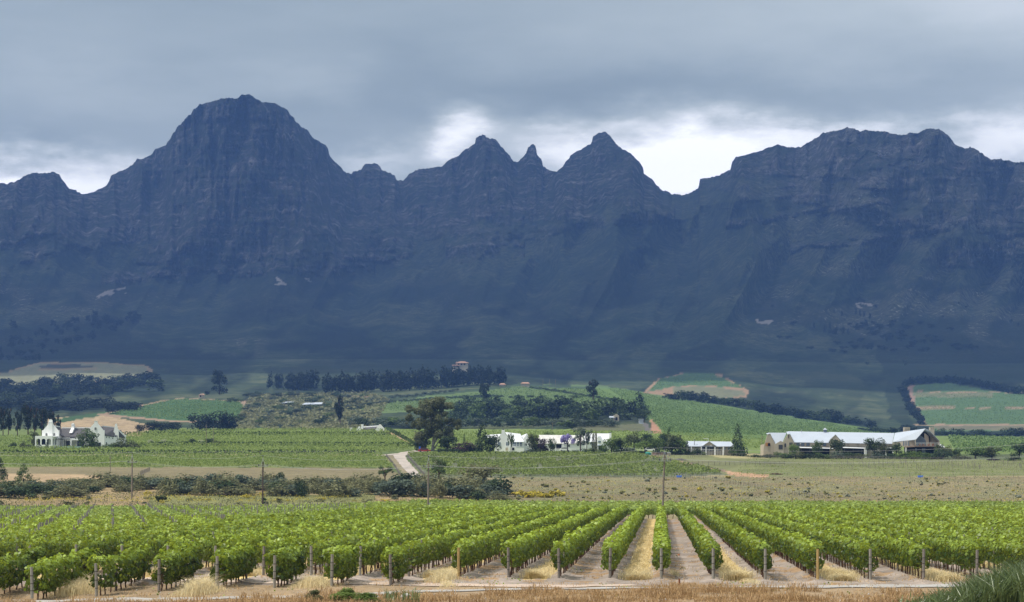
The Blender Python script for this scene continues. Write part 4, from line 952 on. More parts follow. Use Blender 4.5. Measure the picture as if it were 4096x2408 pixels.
    w = MB().add([(A[0], A[1], -1), (B[0], B[1], -1), (B[0], B[1] + 6, -1), (A[0], A[1] + 6, -1), (A[0], A[1], ZZ(520)), (B[0], B[1], ZZ(575)), (B[0], B[1] + 6, ZZ(575)), (A[0], A[1] + 6, ZZ(520))], [(0, 3, 2, 1), (4, 5, 6, 7), (0, 1, 5, 4), (1, 2, 6, 5), (2, 3, 7, 6), (3, 0, 4, 7)]); w.build('wall', W, t)
    MB().slab((XX(1716), 3.3, ZZ(520)), (XX(1880), 6.6, ZZ(548)), (XX(1885), 10.5, ZZ(352)), (XX(1600), 8.5, ZZ(330)), .3).build('roof', M['thatch'], t)
    MB().add([(XX(1598), 8.3, ZZ(330)), (XX(1885), 10.4, ZZ(356)), (XX(1885), 10.9, ZZ(356)), (XX(1598), 8.8, ZZ(330)), (XX(1598), 8.3, ZZ(310)), (XX(1885), 10.4, ZZ(340)), (XX(1885), 10.9, ZZ(340)), (XX(1598), 8.8, ZZ(310))], [(0, 3, 2, 1), (4, 5, 6, 7), (0, 1, 5, 4), (1, 2, 6, 5), (2, 3, 7, 6), (3, 0, 4, 7)]).build('ridge', W, t)
    wf = lambda x, yo=-.06: A[1] + (B[1] - A[1]) * (XX(x) - A[0]) / (B[0] - A[0]) + yo
    for x, a, b, ww in ((1742, 585, 558, .28), (1790, 592, 566, .28), (1850, 604, 583, .55), (1738, 755, 680, .3)): window(t, XX(x), wf(x), ZZ(a), ZZ(b), ww)
    pr = [(XX(1862), 1), (XX(1962), 1), (XX(1968), ZZ(445)), (XX(1945), ZZ(380)), (XX(1938), ZZ(330)), (XX(1932), ZZ(318)), (XX(1930), ZZ(270)), (XX(1886), ZZ(270)), (XX(1884), ZZ(318)), (XX(1876), ZZ(345)), (XX(1850), ZZ(455)), (XX(1842), ZZ(465)), (XX(1845), ZZ(500)), (XX(1866), ZZ(540))]
    wallmb(pr, 7.9, 8.3).build('gable', W, t)
    window(t, XX(1900), 7.89, ZZ(594), ZZ(524), .5, fr='white'); window(t, XX(1932), 7.89, ZZ(600), ZZ(528), .22)
    MB().slab((XX(1945), 8.4, ZZ(420)), (XX(1968), 8.4, ZZ(560)), (XX(2085), 10, ZZ(572)), (XX(1965), 13, ZZ(400)), .2).build('roof', M['thatch'], t)
    MB().add([(XX(1932), 8.31, ZZ(372)), (XX(2078), 11, ZZ(520)), (XX(2096), 11, ZZ(506)), (XX(2096), 11, ZZ(566)), (XX(2080), 11, ZZ(566)), (XX(1932), 8.31, ZZ(395)), (XX(1932), 8.8, ZZ(372)), (XX(2078), 11.5, ZZ(520)), (XX(2096), 11.5, ZZ(506)), (XX(2096), 11.5, ZZ(566)), (XX(2080), 11.5, ZZ(566)), (XX(1932), 8.8, ZZ(395))],
             [(0, 5, 4, 1), (1, 4, 3, 2), (6, 7, 10, 11), (7, 8, 9, 10), (0, 1, 7, 6), (1, 2, 8, 7), (2, 3, 9, 8), (3, 4, 10, 9), (4, 5, 11, 10)]).build('gable_coping', W, t)
    MB().box(XX(1960), XX(2070), 10.2, 14, -1, ZZ(575)).build('wall', W, t)
manor()

def peeking_house():
    org, X, Z = frame(1480, 1725, 1000); t = empty('thatched_cottage', org, 0, 'white cottage with dark thatch and two gables, only its top showing behind the vineyard crest', 'house')
    cu = lambda c: X(1000 + c * .5456); cv = lambda c: Z(1600 + c * .5456)
    wallmb([(cu(920), -2), (cu(985), -2), (cu(985), cv(210)), (cu(958), cv(178)), (cu(948), cv(178)), (cu(920), cv(215))], 0, .5).build('gable', M['white'], t)
    wallmb([(cu(780), -2), (cu(812), -2), (cu(812), cv(205)), (cu(803), cv(192)), (cu(796), cv(192)), (cu(780), cv(212))], 1.5, 2).build('gable', M['white'], t)
    MB().slab((cu(808), 2.0, cv(214)), (cu(926), .6, cv(214)), (cu(950), 4.5, cv(190)), (cu(826), 5.5, cv(199)), .3).build('roof', M['thatch'], t)
    MB().box(cu(812), cu(828), 2.6, 3.8, cv(212), cv(177)).build('chimney', M['white'], t)
    MB().tube([(cu(824), 5.5, cv(198)), (cu(950), 4.5, cv(189))], .28, 6).build('ridge', M['white'], t)
    MB().box(cu(790), cu(980), 1.9, 7, -3, cv(215)).build('wall', M['white'], t)
    org, X, Z = frame(1398, 1725, 1000); t = empty('chimney_stack', org, 0, 'two small white chimney tops left of the half hidden cottage', 'chimneys')
    MB().box(0, .8, 0, .8, -3, Z(1711)).build('chimney', M['white'], t); MB().box(X(1404), X(1411), 0, .8, -3, Z(1710)).build('chimney', M['white'], t)
peeking_house()

def white_house():
    org, X, Z = frame(1980, 1808, 800); t = empty('white_farmhouse', org, 0, 'white gabled farmhouse with white sheet roof, tall chimney and columned porch', 'house'); k = 3.6
    XX = lambda x: X(1860 + x / k); ZZ = lambda y: Z(1660 + y / k); W = M['white']
    pr = [(XX(430), -1.5), (XX(650), -1.5), (XX(650), ZZ(350)), (XX(622), ZZ(322)), (XX(595), ZZ(290)), (XX(574), ZZ(262)), (XX(572), ZZ(215)), (XX(528), ZZ(215)), (XX(524), ZZ(264)), (XX(500), ZZ(292)), (XX(460), ZZ(345)), (XX(430), ZZ(380))]
    wallmb(pr, 0, .5).build('gable', W, t); MB().box(XX(538), XX(562), .1, .4, ZZ(214), ZZ(203)).build('chimney_pot', M['metalp'], t)
    MB().box(XX(435), XX(860), .51, 8, -1.5, ZZ(372)).build('wall', W, t)
    MB().box(XX(630), XX(850), -2.0, .5, -1.5, ZZ(458)).build('porch_base', W, t)
    MB().slab((XX(650), .2, ZZ(352)), (XX(838), .2, ZZ(386)), (XX(800), 5, ZZ(266)), (XX(576), 5, ZZ(240)), .15).build('roof', M['tinw'], t)
    MB().slab((XX(300), 6, ZZ(310)), (XX(478), .8, ZZ(350)), (XX(528), 5, ZZ(268)), (XX(300), 9, ZZ(278)), .15).build('roof', M['tinw'], t)
    MB().slab((XX(690), -2.4, ZZ(388)), (XX(846), -2.4, ZZ(388)), (XX(838), .3, ZZ(345)), (XX(735), .3, ZZ(335)), .12).build('porch_roof', M['tinw'], t)
    for x in (688, 742, 783, 828): MB().box(XX(x) - .13, XX(x) + .13, -1.95, -1.7, ZZ(457), ZZ(389)).build('column', W, t)
    rl = MB().box(XX(650), XX(828), -1.98, -1.92, ZZ(432), ZZ(428))
    for x in range(655, 828, 9): rl.box(XX(x) - .02, XX(x) + .02, -1.98, -1.92, ZZ(457), ZZ(432))
    rl.build('railing', W, t); MB().box(XX(662), XX(826), .40, .49, ZZ(450), ZZ(392)).build('porch_shade', M['glassb'], t)
    pr = [(XX(838), -1.5), (XX(980), -1.5), (XX(980), ZZ(402)), (XX(945), ZZ(370)), (XX(900), ZZ(272)), (XX(893), ZZ(264)), (XX(850), ZZ(340)), (XX(838), ZZ(385))]
    wallmb(pr, 2.0, 2.4).build('gable', W, t)
    MB().slab((XX(838), 2.2, ZZ(350)), (XX(894), 2.2, ZZ(262)), (XX(880), 10, ZZ(262)), (XX(790), 7, ZZ(300)), .12).build('roof', M['tinw'], t)
    MB().box(XX(855), XX(960), 2.41, 9, -1.5, ZZ(400)).build('wall', W, t)
    for x, a, b, w in ((493, 446, 392, 1.0), (612, 440, 390, 1.0)): window(t, XX(x), -.01, ZZ(a), ZZ(b), w, 'glassb', 'white')
    window(t, XX(602), -.01, ZZ(512), ZZ(470), .9, 'beige', None, name='shutter'); window(t, XX(693), -2.01, ZZ(510), ZZ(470), .8, 'opening', None, name='door')
    for x in (858, 883, 925): window(t, XX(x), 1.99, ZZ(440), ZZ(408), .4, 'glassd', None)
    window(t, XX(897), 1.99, ZZ(388), ZZ(360), .3, 'glassd', None)
    # long barn with the weathered roof
    org, X, Z = frame(2155, 1806, 815); t = empty('white_barn', org, 0, 'long low white barn with streaky weathered roof and dark doorway', 'barn')
    MB().box(XX(1055) - X(0) * 0, X(2335), 0, 9, -1.5, Z(1774)) if 0 else None
    XX = lambda x: X(1860 + x / k); ZZ = lambda y: Z(1660 + y / k)
    MB().box(XX(1075), XX(1760), .3, 8, -1.5, ZZ(410)).build('wall', W, t)
    MB().slab((XX(1052), -.2, ZZ(408)), (XX(1700), -.2, ZZ(410)), (XX(1700), 4.2, ZZ(288)), (XX(1068), 4.2, ZZ(282)), .12).build('roof', M['tinold'], t)
    MB().slab((XX(1068), 4.2, ZZ(282)), (XX(1700), 4.2, ZZ(288)), (XX(1700), 8.6, ZZ(408)), (XX(1068), 8.6, ZZ(408)), .12).build('roof', M['tinold'], t)
    window(t, XX(1352), .29, ZZ(490), ZZ(420), 1.9, name='doorway'); window(t, XX(1260), .29, ZZ(490), ZZ(430), 2.2, name='doorway'); window(t, XX(1492), .29, ZZ(458), ZZ(428), .95, 'glassd', 'white')
    for x in (1305, 1400, 1418, 1205): MB().box(XX(x) - .17, XX(x) + .17, -.1, .2, -1.2, ZZ(412)).build('pillar', W, t)
    # farther white house with gables
    org, X, Z = frame(2340, 1800, 840); t = empty('white_farmhouse', org, 0, 'farther white farmhouse half hidden by trees, white roof and small front gable', 'house')
    XX = lambda x: X(1860 + x / k); ZZ = lambda y: Z(1660 + y / k)
    MB().box(XX(1700), XX(2080), .3, 8, -2, ZZ(392)).build('wall', W, t)
    MB().slab((XX(1690), -.2, ZZ(390)), (XX(2085), -.2, ZZ(380)), (XX(2095), 4, ZZ(262)), (XX(1730), 4, ZZ(260)), .12).build('roof', M['tinw'], t)
    wallmb([(XX(1905), -2), (XX(1985), -2), (XX(1985), ZZ(385)), (XX(1918), ZZ(308)), (XX(1905), ZZ(330))], -1.2, -.8).build('gable', W, t)
    MB().slab((XX(1918), -1.0, ZZ(306)), (XX(1990), -1.0, ZZ(386)), (XX(2030), 3, ZZ(376)), (XX(1962), 3, ZZ(300)), .1).build('gable_roof', M['tinw'], t)
    wallmb([(XX(2070), -2), (XX(2112), -2), (XX(2112), ZZ(375)), (XX(2106), ZZ(258)), (XX(2080), ZZ(258)), (XX(2072), ZZ(385))], -.3, .1).build('end_gable', W, t)
    MB().box(XX(2078), XX(2100), .2, .8, ZZ(262), ZZ(246)).build('chimney_pot', M['metalp'], t)
    for x in (1925, 1945): window(t, XX(x), -1.21, ZZ(400), ZZ(372), .45, 'glassb', None)
    org, X, Z = frame(2400, 1803, 800); t = empty('garden_shelter', org, 0, 'dark open garden shelter with grey roof before the farther white house', 'shelter')
    MB().slab((X(2388), -1.5, Z(1781)), (X(2420), -1.5, Z(1781)), (X(2414), 2, Z(1777)), (X(2393), 2, Z(1777)), .15).build('roof', M['tin'], t)
    MB().box(X(2391), X(2417), -1, 2, Z(1802), Z(1783)).build('interior', M['opening'], t)
    for u in (2391, 2410): MB().box(X(u), X(u) + .15, -1.3, -1.15, Z(1803), Z(1782)).build('post', W, t)
white_house()

def beige_house():
    org, X, Z = frame(2745, 1810, 790); t = empty('beige_farmhouse', org, 0, 'low beige farmhouse with pale blue-grey roof and central porch gable', 'house'); k = 4.2
    XX = lambda x: X(2500 + x / k); ZZ = lambda y: Z(1680 + y / k)
    MB().box(XX(1055), XX(1830), 1.2, 9, -2, ZZ(440)).build('wall', M['beige'], t)
    MB().slab((XX(1045), .4, ZZ(440)), (XX(1842), .4, ZZ(442)), (XX(1800), 5, ZZ(358)), (XX(1040), 5, ZZ(348)), .14).build('roof', M['tin'], t)
    MB().slab((XX(1040), 5, ZZ(348)), (XX(1800), 5, ZZ(358)), (XX(1842), 9.6, ZZ(442)), (XX(1045), 9.6, ZZ(440)), .14).build('roof', M['tin'], t)
    wallmb([(XX(1305), ZZ(430)), (XX(1510), ZZ(430)), (XX(1410), ZZ(362))], -1.2, -.9).build('porch_gable', M['beige'], t)
    MB().slab((XX(1265), -.9, ZZ(430)), (XX(1302), -1.4, ZZ(432)), (XX(1410), -1.4, ZZ(358)), (XX(1360), 3.5, ZZ(362)), .1).build('porch_roof', M['tin'], t)
    MB().slab((XX(1410), -1.4, ZZ(358)), (XX(1516), -1.4, ZZ(432)), (XX(1540), 1.0, ZZ(430)), (XX(1440), 3.5, ZZ(362)), .1).build('porch_roof', M['tin'], t)
    MB().slab((XX(1270), -1.0, ZZ(444)), (XX(1655), -1.0, ZZ(444)), (XX(1650), 1, ZZ(436)), (XX(1270), 1, ZZ(436)), .1).build('veranda_roof', M['tin'], t)
    for x, w in ((1280, .14), (1358, .22), (1507, .25), (1648, .24), (1112, .15)): MB().box(XX(x) - w, XX(x) + w, -1.0, -.6, -2, ZZ(446)).build('pillar', M['white'], t)
    for a, b in ((1375, 1420), (1520, 1550), (1575, 1610)): window(t, (XX(a) + XX(b)) / 2, 1.19, ZZ(520), ZZ(455), XX(b) - XX(a), 'glassd', 'white')
    MB().box(XX(1290), XX(1500), 1.1, 1.18, ZZ(525), ZZ(447)).build('porch_shade', M['glassd'], t)
    for x, w in ((1080, .9), (1675, .9), (1752, .9)): window(t, XX(x), 1.19, ZZ(500), ZZ(458), w, 'glassb', 'white')
    MB().tube([(XX(1173), 1.5, ZZ(440)), (XX(1173), 1.5, ZZ(335))], .13, 8).build('flue', M['steel'], t); MB().tube([(XX(1173), 1.5, ZZ(335)), (XX(1173), 1.5, ZZ(328))], .22, 8).build('flue_cap', M['metalp'], t)
    a = MB().tube([(XX(1410), 3, ZZ(355)), (XX(1410), 3, ZZ(312))], .07, 6); a.box(XX(1330), XX(1412), 2.9, 3.1, ZZ(310), ZZ(305)); a.build('aerial', M['white'], t)
    rl = MB()
    for x in range(1130, 1650, 26): rl.box(XX(x) - .03, XX(x) + .03, -1.9, -1.84, -1.5, ZZ(500))
    rl.box(XX(1120), XX(1650), -1.83, -1.79, ZZ(502), ZZ(498)); rl.build('veranda_rail', M['white'], t)
beige_house()

def winery():
    org, X, Z = frame(3400, 1822, 800); t = empty('winery', org, 0, 'long beige winery with big pale sheet roof, roof lantern, two chimneys and glazed terrace gable', 'winery'); k = 2.8
    XX = lambda x: X(3000 + x / k); ZZ = lambda y: Z(1680 + y / k); Bm, Tm = M['beige'], M['tin']
    # left barn
    wallmb([(XX(155), -2), (XX(290), -2), (XX(290), ZZ(262)), (XX(232), ZZ(152)), (XX(222), ZZ(150)), (XX(203), ZZ(160)), (XX(160), ZZ(300))], 2, 2.5).build('barn_gable', Bm, t)
    MB().slab((XX(290), 1.8, ZZ(264)), (XX(378), 3.2, ZZ(246)), (XX(440), 8, ZZ(137)), (XX(232), 6, ZZ(137)), .14).build('barn_roof', Tm, t)
    MB().slab((XX(232), 1.9, ZZ(148)), (XX(205), 1.9, ZZ(158)), (XX(205), 7, ZZ(146)), (XX(236), 7, ZZ(136)), .12).build('barn_roof', Tm, t)
    MB().slab((XX(232), 1.85, ZZ(148)), (XX(292), 1.85, ZZ(266)), (XX(300), 6, ZZ(262)), (XX(240), 6.02, ZZ(137.5)), .14).build('barn_verge', Tm, t)
    MB().box(XX(165), XX(300), 2.51, 14, -2, ZZ(270)).build('barn_wall', Bm, t)
    w = window(t, XX(216), 1.99, ZZ(292), ZZ(250), 1.3, 'opening', None, arched=True, flat=.9) if 0 else MB().prism(arch(XX(216), ZZ(292), ZZ(250), 1.2, 10, 1.0), 1.92, 2.0).build('window', M['wood'], t)
    MB().box(XX(180), XX(200), 1.6, 1.7, ZZ(292), ZZ(254)).build('shutter', M['wood'], w); MB().prism(arch(XX(220), ZZ(290), ZZ(256), .8, 10, 1.0), 1.86, 1.91).build('pane', M['opening'], w)
    wallmb([(XX(275), -2), (XX(376), -2), (XX(376), ZZ(250)), (XX(340), ZZ(234)), (XX(290), ZZ(264)), (XX(275), ZZ(270))], -.5, -.1).build('lean_to', Bm, t)
    window(t, XX(341), -.51, ZZ(328), ZZ(278), 1.3 * 44 / 40, 'metalp', None, name='door')
    # main hall
    wallmb([(XX(366), -2), (XX(490), -2), (XX(490), ZZ(246)), (XX(447), ZZ(158)), (XX(430), ZZ(152)), (XX(415), ZZ(170)), (XX(378), ZZ(240))], 0, .5).build('hall_gable', Bm, t)
    MB().slab((XX(490), -.6, ZZ(248)), (XX(1590), -.6, ZZ(264)), (XX(1660), 8, ZZ(140)), (XX(465), 8, ZZ(120)), .16).build('hall_roof', Tm, t)
    MB().slab((XX(465), 8, ZZ(120)), (XX(1660), 8, ZZ(140)), (XX(1660), 16, ZZ(262)), (XX(465), 16, ZZ(262)), .16).build('hall_roof', Tm, t)
    MB().slab((XX(447), -.1, ZZ(156)), (XX(420), -.1, ZZ(160)), (XX(430), 6, ZZ(128)), (XX(466), 7.9, ZZ(119)), .12).build('hall_verge', Tm, t)
    MB().slab((XX(447), -.14, ZZ(155)), (XX(494), -.7, ZZ(250)), (XX(500), -.5, ZZ(249)), (XX(464), 7.8, ZZ(119.5)), .14).build('hall_verge', Tm, t)
    MB().box(XX(480), XX(1600), .51, 15, -2, ZZ(252)).build('hall_wall', Bm, t)
    wn = [(541, .42), (592, .42), (652, .42), (837, .42)]
    for x, w_ in wn: window(t, XX(x), .5, ZZ(290), ZZ(253), 1.1, 'glassb', 'metalp')
    for x in (445, 458, 470): window(t, XX(x), -.01, ZZ(278), ZZ(252), .3, 'glassd', None)
    window(t, XX(432), -.01, ZZ(206), ZZ(166), .3, 'metalp', None, name='shutter'); window(t, XX(395), -.01, ZZ(302), ZZ(262), .45, 'glassd', None)
    for x in (565, 1240): MB().tube([(XX(x), .3, ZZ(268)), (XX(x), .3, ZZ(260))], .22, 8).build('wall_lamp', M['white'], t)
    MB().box(XX(1012), XX(1580), .38, .5, ZZ(318), ZZ(312)).build('wall_band', M['postd'], t)
    for x in (1100, 1212, 1330): MB().tube([(XX(x), .42, ZZ(315)), (XX(x), .42, ZZ(262))], .06, 6).build('downpipe', M['metalp'], t)
    gg = wallmb([(XX(885), -2), (XX(1006), -2), (XX(1006), ZZ(226)), (XX(950), ZZ(164)), (XX(892), ZZ(215)), (XX(885), ZZ(232))], -1.6, -1.2).build('small_gable', Bm, t)
    MB().slab((XX(950), -1.7, ZZ(162)), (XX(1010), -1.7, ZZ(228)), (XX(1008), -.3, ZZ(222)), (XX(952), 3.2, ZZ(186)), .12).build('gable_roof', Tm, t)
    MB().slab((XX(866), -1.75, ZZ(250)), (XX(950), -1.75, ZZ(161)), (XX(940), 3.2, ZZ(188)), (XX(880), 0, ZZ(235)), .12).build('gable_roof', Tm, t)
    window(t, XX(948), -1.61, ZZ(262), ZZ(222), .8, 'glassd', None)
    for a, b in ((548, 915), (1030, 1320), (1490, 1600)):
        MB().slab((XX(a), -4, ZZ(312)), (XX(b), -4, ZZ(322)), (XX(b), .3, ZZ(310)), (XX(a), .3, ZZ(298)), .1).build('veranda_roof', M['tinw'], t)
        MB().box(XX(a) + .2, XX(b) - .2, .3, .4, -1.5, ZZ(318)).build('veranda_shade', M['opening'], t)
        for i in range(int((XX(b) - XX(a)) // 3)): MB().box(XX(a) + .3 + i * 3, XX(a) + .45 + i * 3, -3.9, -3.75, -1.5, ZZ(320)).build('veranda_post', M['metalp'], t)
    for x in (1256, 1268, 1490, 1713, 2058): MB().box(XX(x) - .22, XX(x) + .22, -6.4, -6.0, -2, ZZ(310 if x < 1700 else 303)).build('pillar', M['white'], t)
    c = MB().box(XX(858), XX(893), 7.5, 8.9, ZZ(132), ZZ(103)).build('roof_lantern', M['glassb'], t)
    mx = (XX(858) + XX(893)) / 2; a, b = XX(853), XX(898)
    MB().add([(a, 7.2, ZZ(102)), (b, 7.2, ZZ(102)), (b, 9.2, ZZ(102)), (a, 9.2, ZZ(102)), (mx, 8.2, ZZ(82))], [(0, 3, 2, 1), (0, 1, 4), (1, 2, 4), (2, 3, 4), (3, 0, 4)]).build('lantern_roof', Tm, c)
    MB().tube([(mx, 8.2, ZZ(83)), (mx, 8.2, ZZ(74))], .08, 6).build('finial', M['steel'], c)
    MB().tube([(XX(603), 6.5, ZZ(132)), (XX(603), 6.5, ZZ(100))], .12, 7).build('flue', M['steel'], t)
    # terrace wing with the big open gable
    MB().slab((XX(1584), -3.2, ZZ(246)), (XX(1812), -8.0, ZZ(222)), (XX(1918), -8.2, ZZ(102)), (XX(1655), 6, ZZ(140)), .16).build('terrace_roof', Tm, t)
    MB().slab((XX(1918), -8.2, ZZ(102)), (XX(1952), -8.2, ZZ(112)), (XX(1975), 0, ZZ(128)), (XX(1945), 4, ZZ(118)), .14).build('terrace_roof', Tm, t)
    MB().slab((XX(1966), -8.2, ZZ(128)), (XX(2076), -8.2, ZZ(238)), (XX(2072), 0, ZZ(236)), (XX(1972), 0, ZZ(136)), .16).build('terrace_roof', Tm, t)
    MB().slab((XX(1906), -8.28, ZZ(112)), (XX(1936), -8.28, ZZ(104)), (XX(1974), -8.28, ZZ(134)), (XX(1962), -8.1, ZZ(144)), .14).build('gable_hip', Tm, t)
    MB().add([(XX(1585), -2.9, ZZ(300)), (XX(1740), -6.6, ZZ(300)), (XX(1740), -6.3, ZZ(300)), (XX(1585), -2.6, ZZ(300)), (XX(1585), -2.9, ZZ(248)), (XX(1740), -6.6, ZZ(232)), (XX(1740), -6.3, ZZ(232)), (XX(1585), -2.6, ZZ(248))], [(0, 3, 2, 1), (4, 5, 6, 7), (0, 1, 5, 4), (1, 2, 6, 5), (2, 3, 7, 6), (3, 0, 4, 7)]).build('side_wall', Bm, t)
    for x in (1690, 1706, 1722, 1738): window(t, XX(x), -2.9 - 3.7 * (x - 1585) / 155 - .05, ZZ(292), ZZ(238), .35, 'glassb', None)
    wallmb([(XX(1745), ZZ(300)), (XX(1800), ZZ(300)), (XX(1800), ZZ(228)), (XX(1745), ZZ(232))], -6.5, -6.2).build('terrace_wall', Bm, t)
    MB().box(XX(1802), XX(1812), -8.0, -7.6, ZZ(290), ZZ(222)).build('corner_post', Bm, t)
    wallmb([(XX(1815), ZZ(292)), (XX(1945), ZZ(292)), (XX(1945), ZZ(236)), (XX(1925), ZZ(205)), (XX(1885), ZZ(175)), (XX(1872), ZZ(160)), (XX(1815), ZZ(222))], -4.2, -4.0).build('glass_wall', M['glassb'], t)
    wallmb([(XX(1872), ZZ(168)), (XX(1920), ZZ(120)), (XX(1960), ZZ(132)), (XX(2060), ZZ(236)), (XX(2060), ZZ(292)), (XX(1815), ZZ(292)), (XX(1815), ZZ(228))], -1.0, -.8).build('back_wall', M['opening'], t)
    wallmb([(XX(1938), ZZ(292)), (XX(1985), ZZ(292)), (XX(1985), ZZ(180)), (XX(1938), ZZ(150))], -3.0, -2.8).build('inner_wall', Bm, t)
    wallmb([(XX(2010), ZZ(292)), (XX(2066), ZZ(292)), (XX(2066), ZZ(234)), (XX(2016), ZZ(190)), (XX(2010), ZZ(186))], -4.0, -3.8).build('inner_wall', Bm, t)
    MB().box(XX(2066), XX(2076), -8.1, -3.7, -2, ZZ(236)).build('end_wall', Bm, t)
    MB().slab((XX(1690), -7.0, ZZ(300)), (XX(1800), -9.4, ZZ(293)), (XX(2076), -9.4, ZZ(294)), (XX(2076), 0, ZZ(293)), .35).build('terrace_floor', M['brickb'], t)
    rl = MB()
    for i in range(18): rl.box(XX(1812) + i * (XX(2070) - XX(1812)) / 17 - .025, XX(1812) + i * (XX(2070) - XX(1812)) / 17 + .025, -9.3, -9.25, ZZ(292), ZZ(264))
    rl.box(XX(1800), XX(2072), -9.31, -9.24, ZZ(264), ZZ(261)); rl.build('terrace_railing', M['white'], t)
    for i, x in enumerate((1862, 1900, 1958, 2006)): MB().box(XX(x) - .35, XX(x) + .35, -7.4, -6.8, ZZ(292), ZZ(268)).build('terrace_seat', M['rusty'], t)
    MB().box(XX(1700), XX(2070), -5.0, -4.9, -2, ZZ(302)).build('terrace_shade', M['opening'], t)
    for x in (1830, 1905, 1925, 2035): MB().box(XX(x) - .3, XX(x) + .3, -5.2, -5.01, -1.2, ZZ(318)).build('lower_window', M['glassb'], t)
    for x0, x1, yb, yt, yy in ((1738, 1803, 142, 80, 2), (2008, 2056, 300, 82, -1.5)):
        c = MB().box(XX(x0), XX(x1), yy, yy + 2.2, ZZ(yb), ZZ(yt)).build('chimney', Bm, t); MB().box(XX(x0) + .1, XX(x1) - .1, yy + .2, yy + 2, ZZ(yt), ZZ(yt - 6)).build('chimney_cap', M['metalp'], c)
        for q in ((1755, 1770, 1786) if x0 < 1800 else (2024, 2042)): MB().box(XX(q) - .1, XX(q) + .1, yy - .04, yy + .01, ZZ(103), ZZ(97)).build('vent_hole', M['opening'], c)
    org, X, Z = frame(3760, 1812, 805); t2 = empty('white_outbuilding', org, 0, 'small white flat building at the right end of the winery', 'outbuilding')
    MB().box(X(3742), X(3778), 0, 5, -2, Z(1786)).build('wall', Bm, t2); MB().slab((X(3740), -.4, Z(1785)), (X(3781), -.4, Z(1789)), (X(3776), 4, Z(1777)), (X(3742), 4, Z(1776)), .12).build('roof', M['tinw'], t2)
    MB().box(X(3757), X(3774), -.1, .01, Z(1808), Z(1796)).build('window', M['glassd'], t2)
    p = hit(3565, 1818); o = empty('garden_sign', tuple(p), 0, 'white slanted board lying in the garden before the winery', 'board'); MB().slab((-.85, -.2, .7), (.85, -.2, .7), (.75, .5, 1.15), (-.75, .5, 1.15), .06).build('board', M['white'], o); MB().box(-.5, -.4, .1, .2, 0, .8).build('leg', M['postd'], o); MB().box(.4, .5, .1, .2, 0, .8).build('leg', M['postd'], o)
winery()

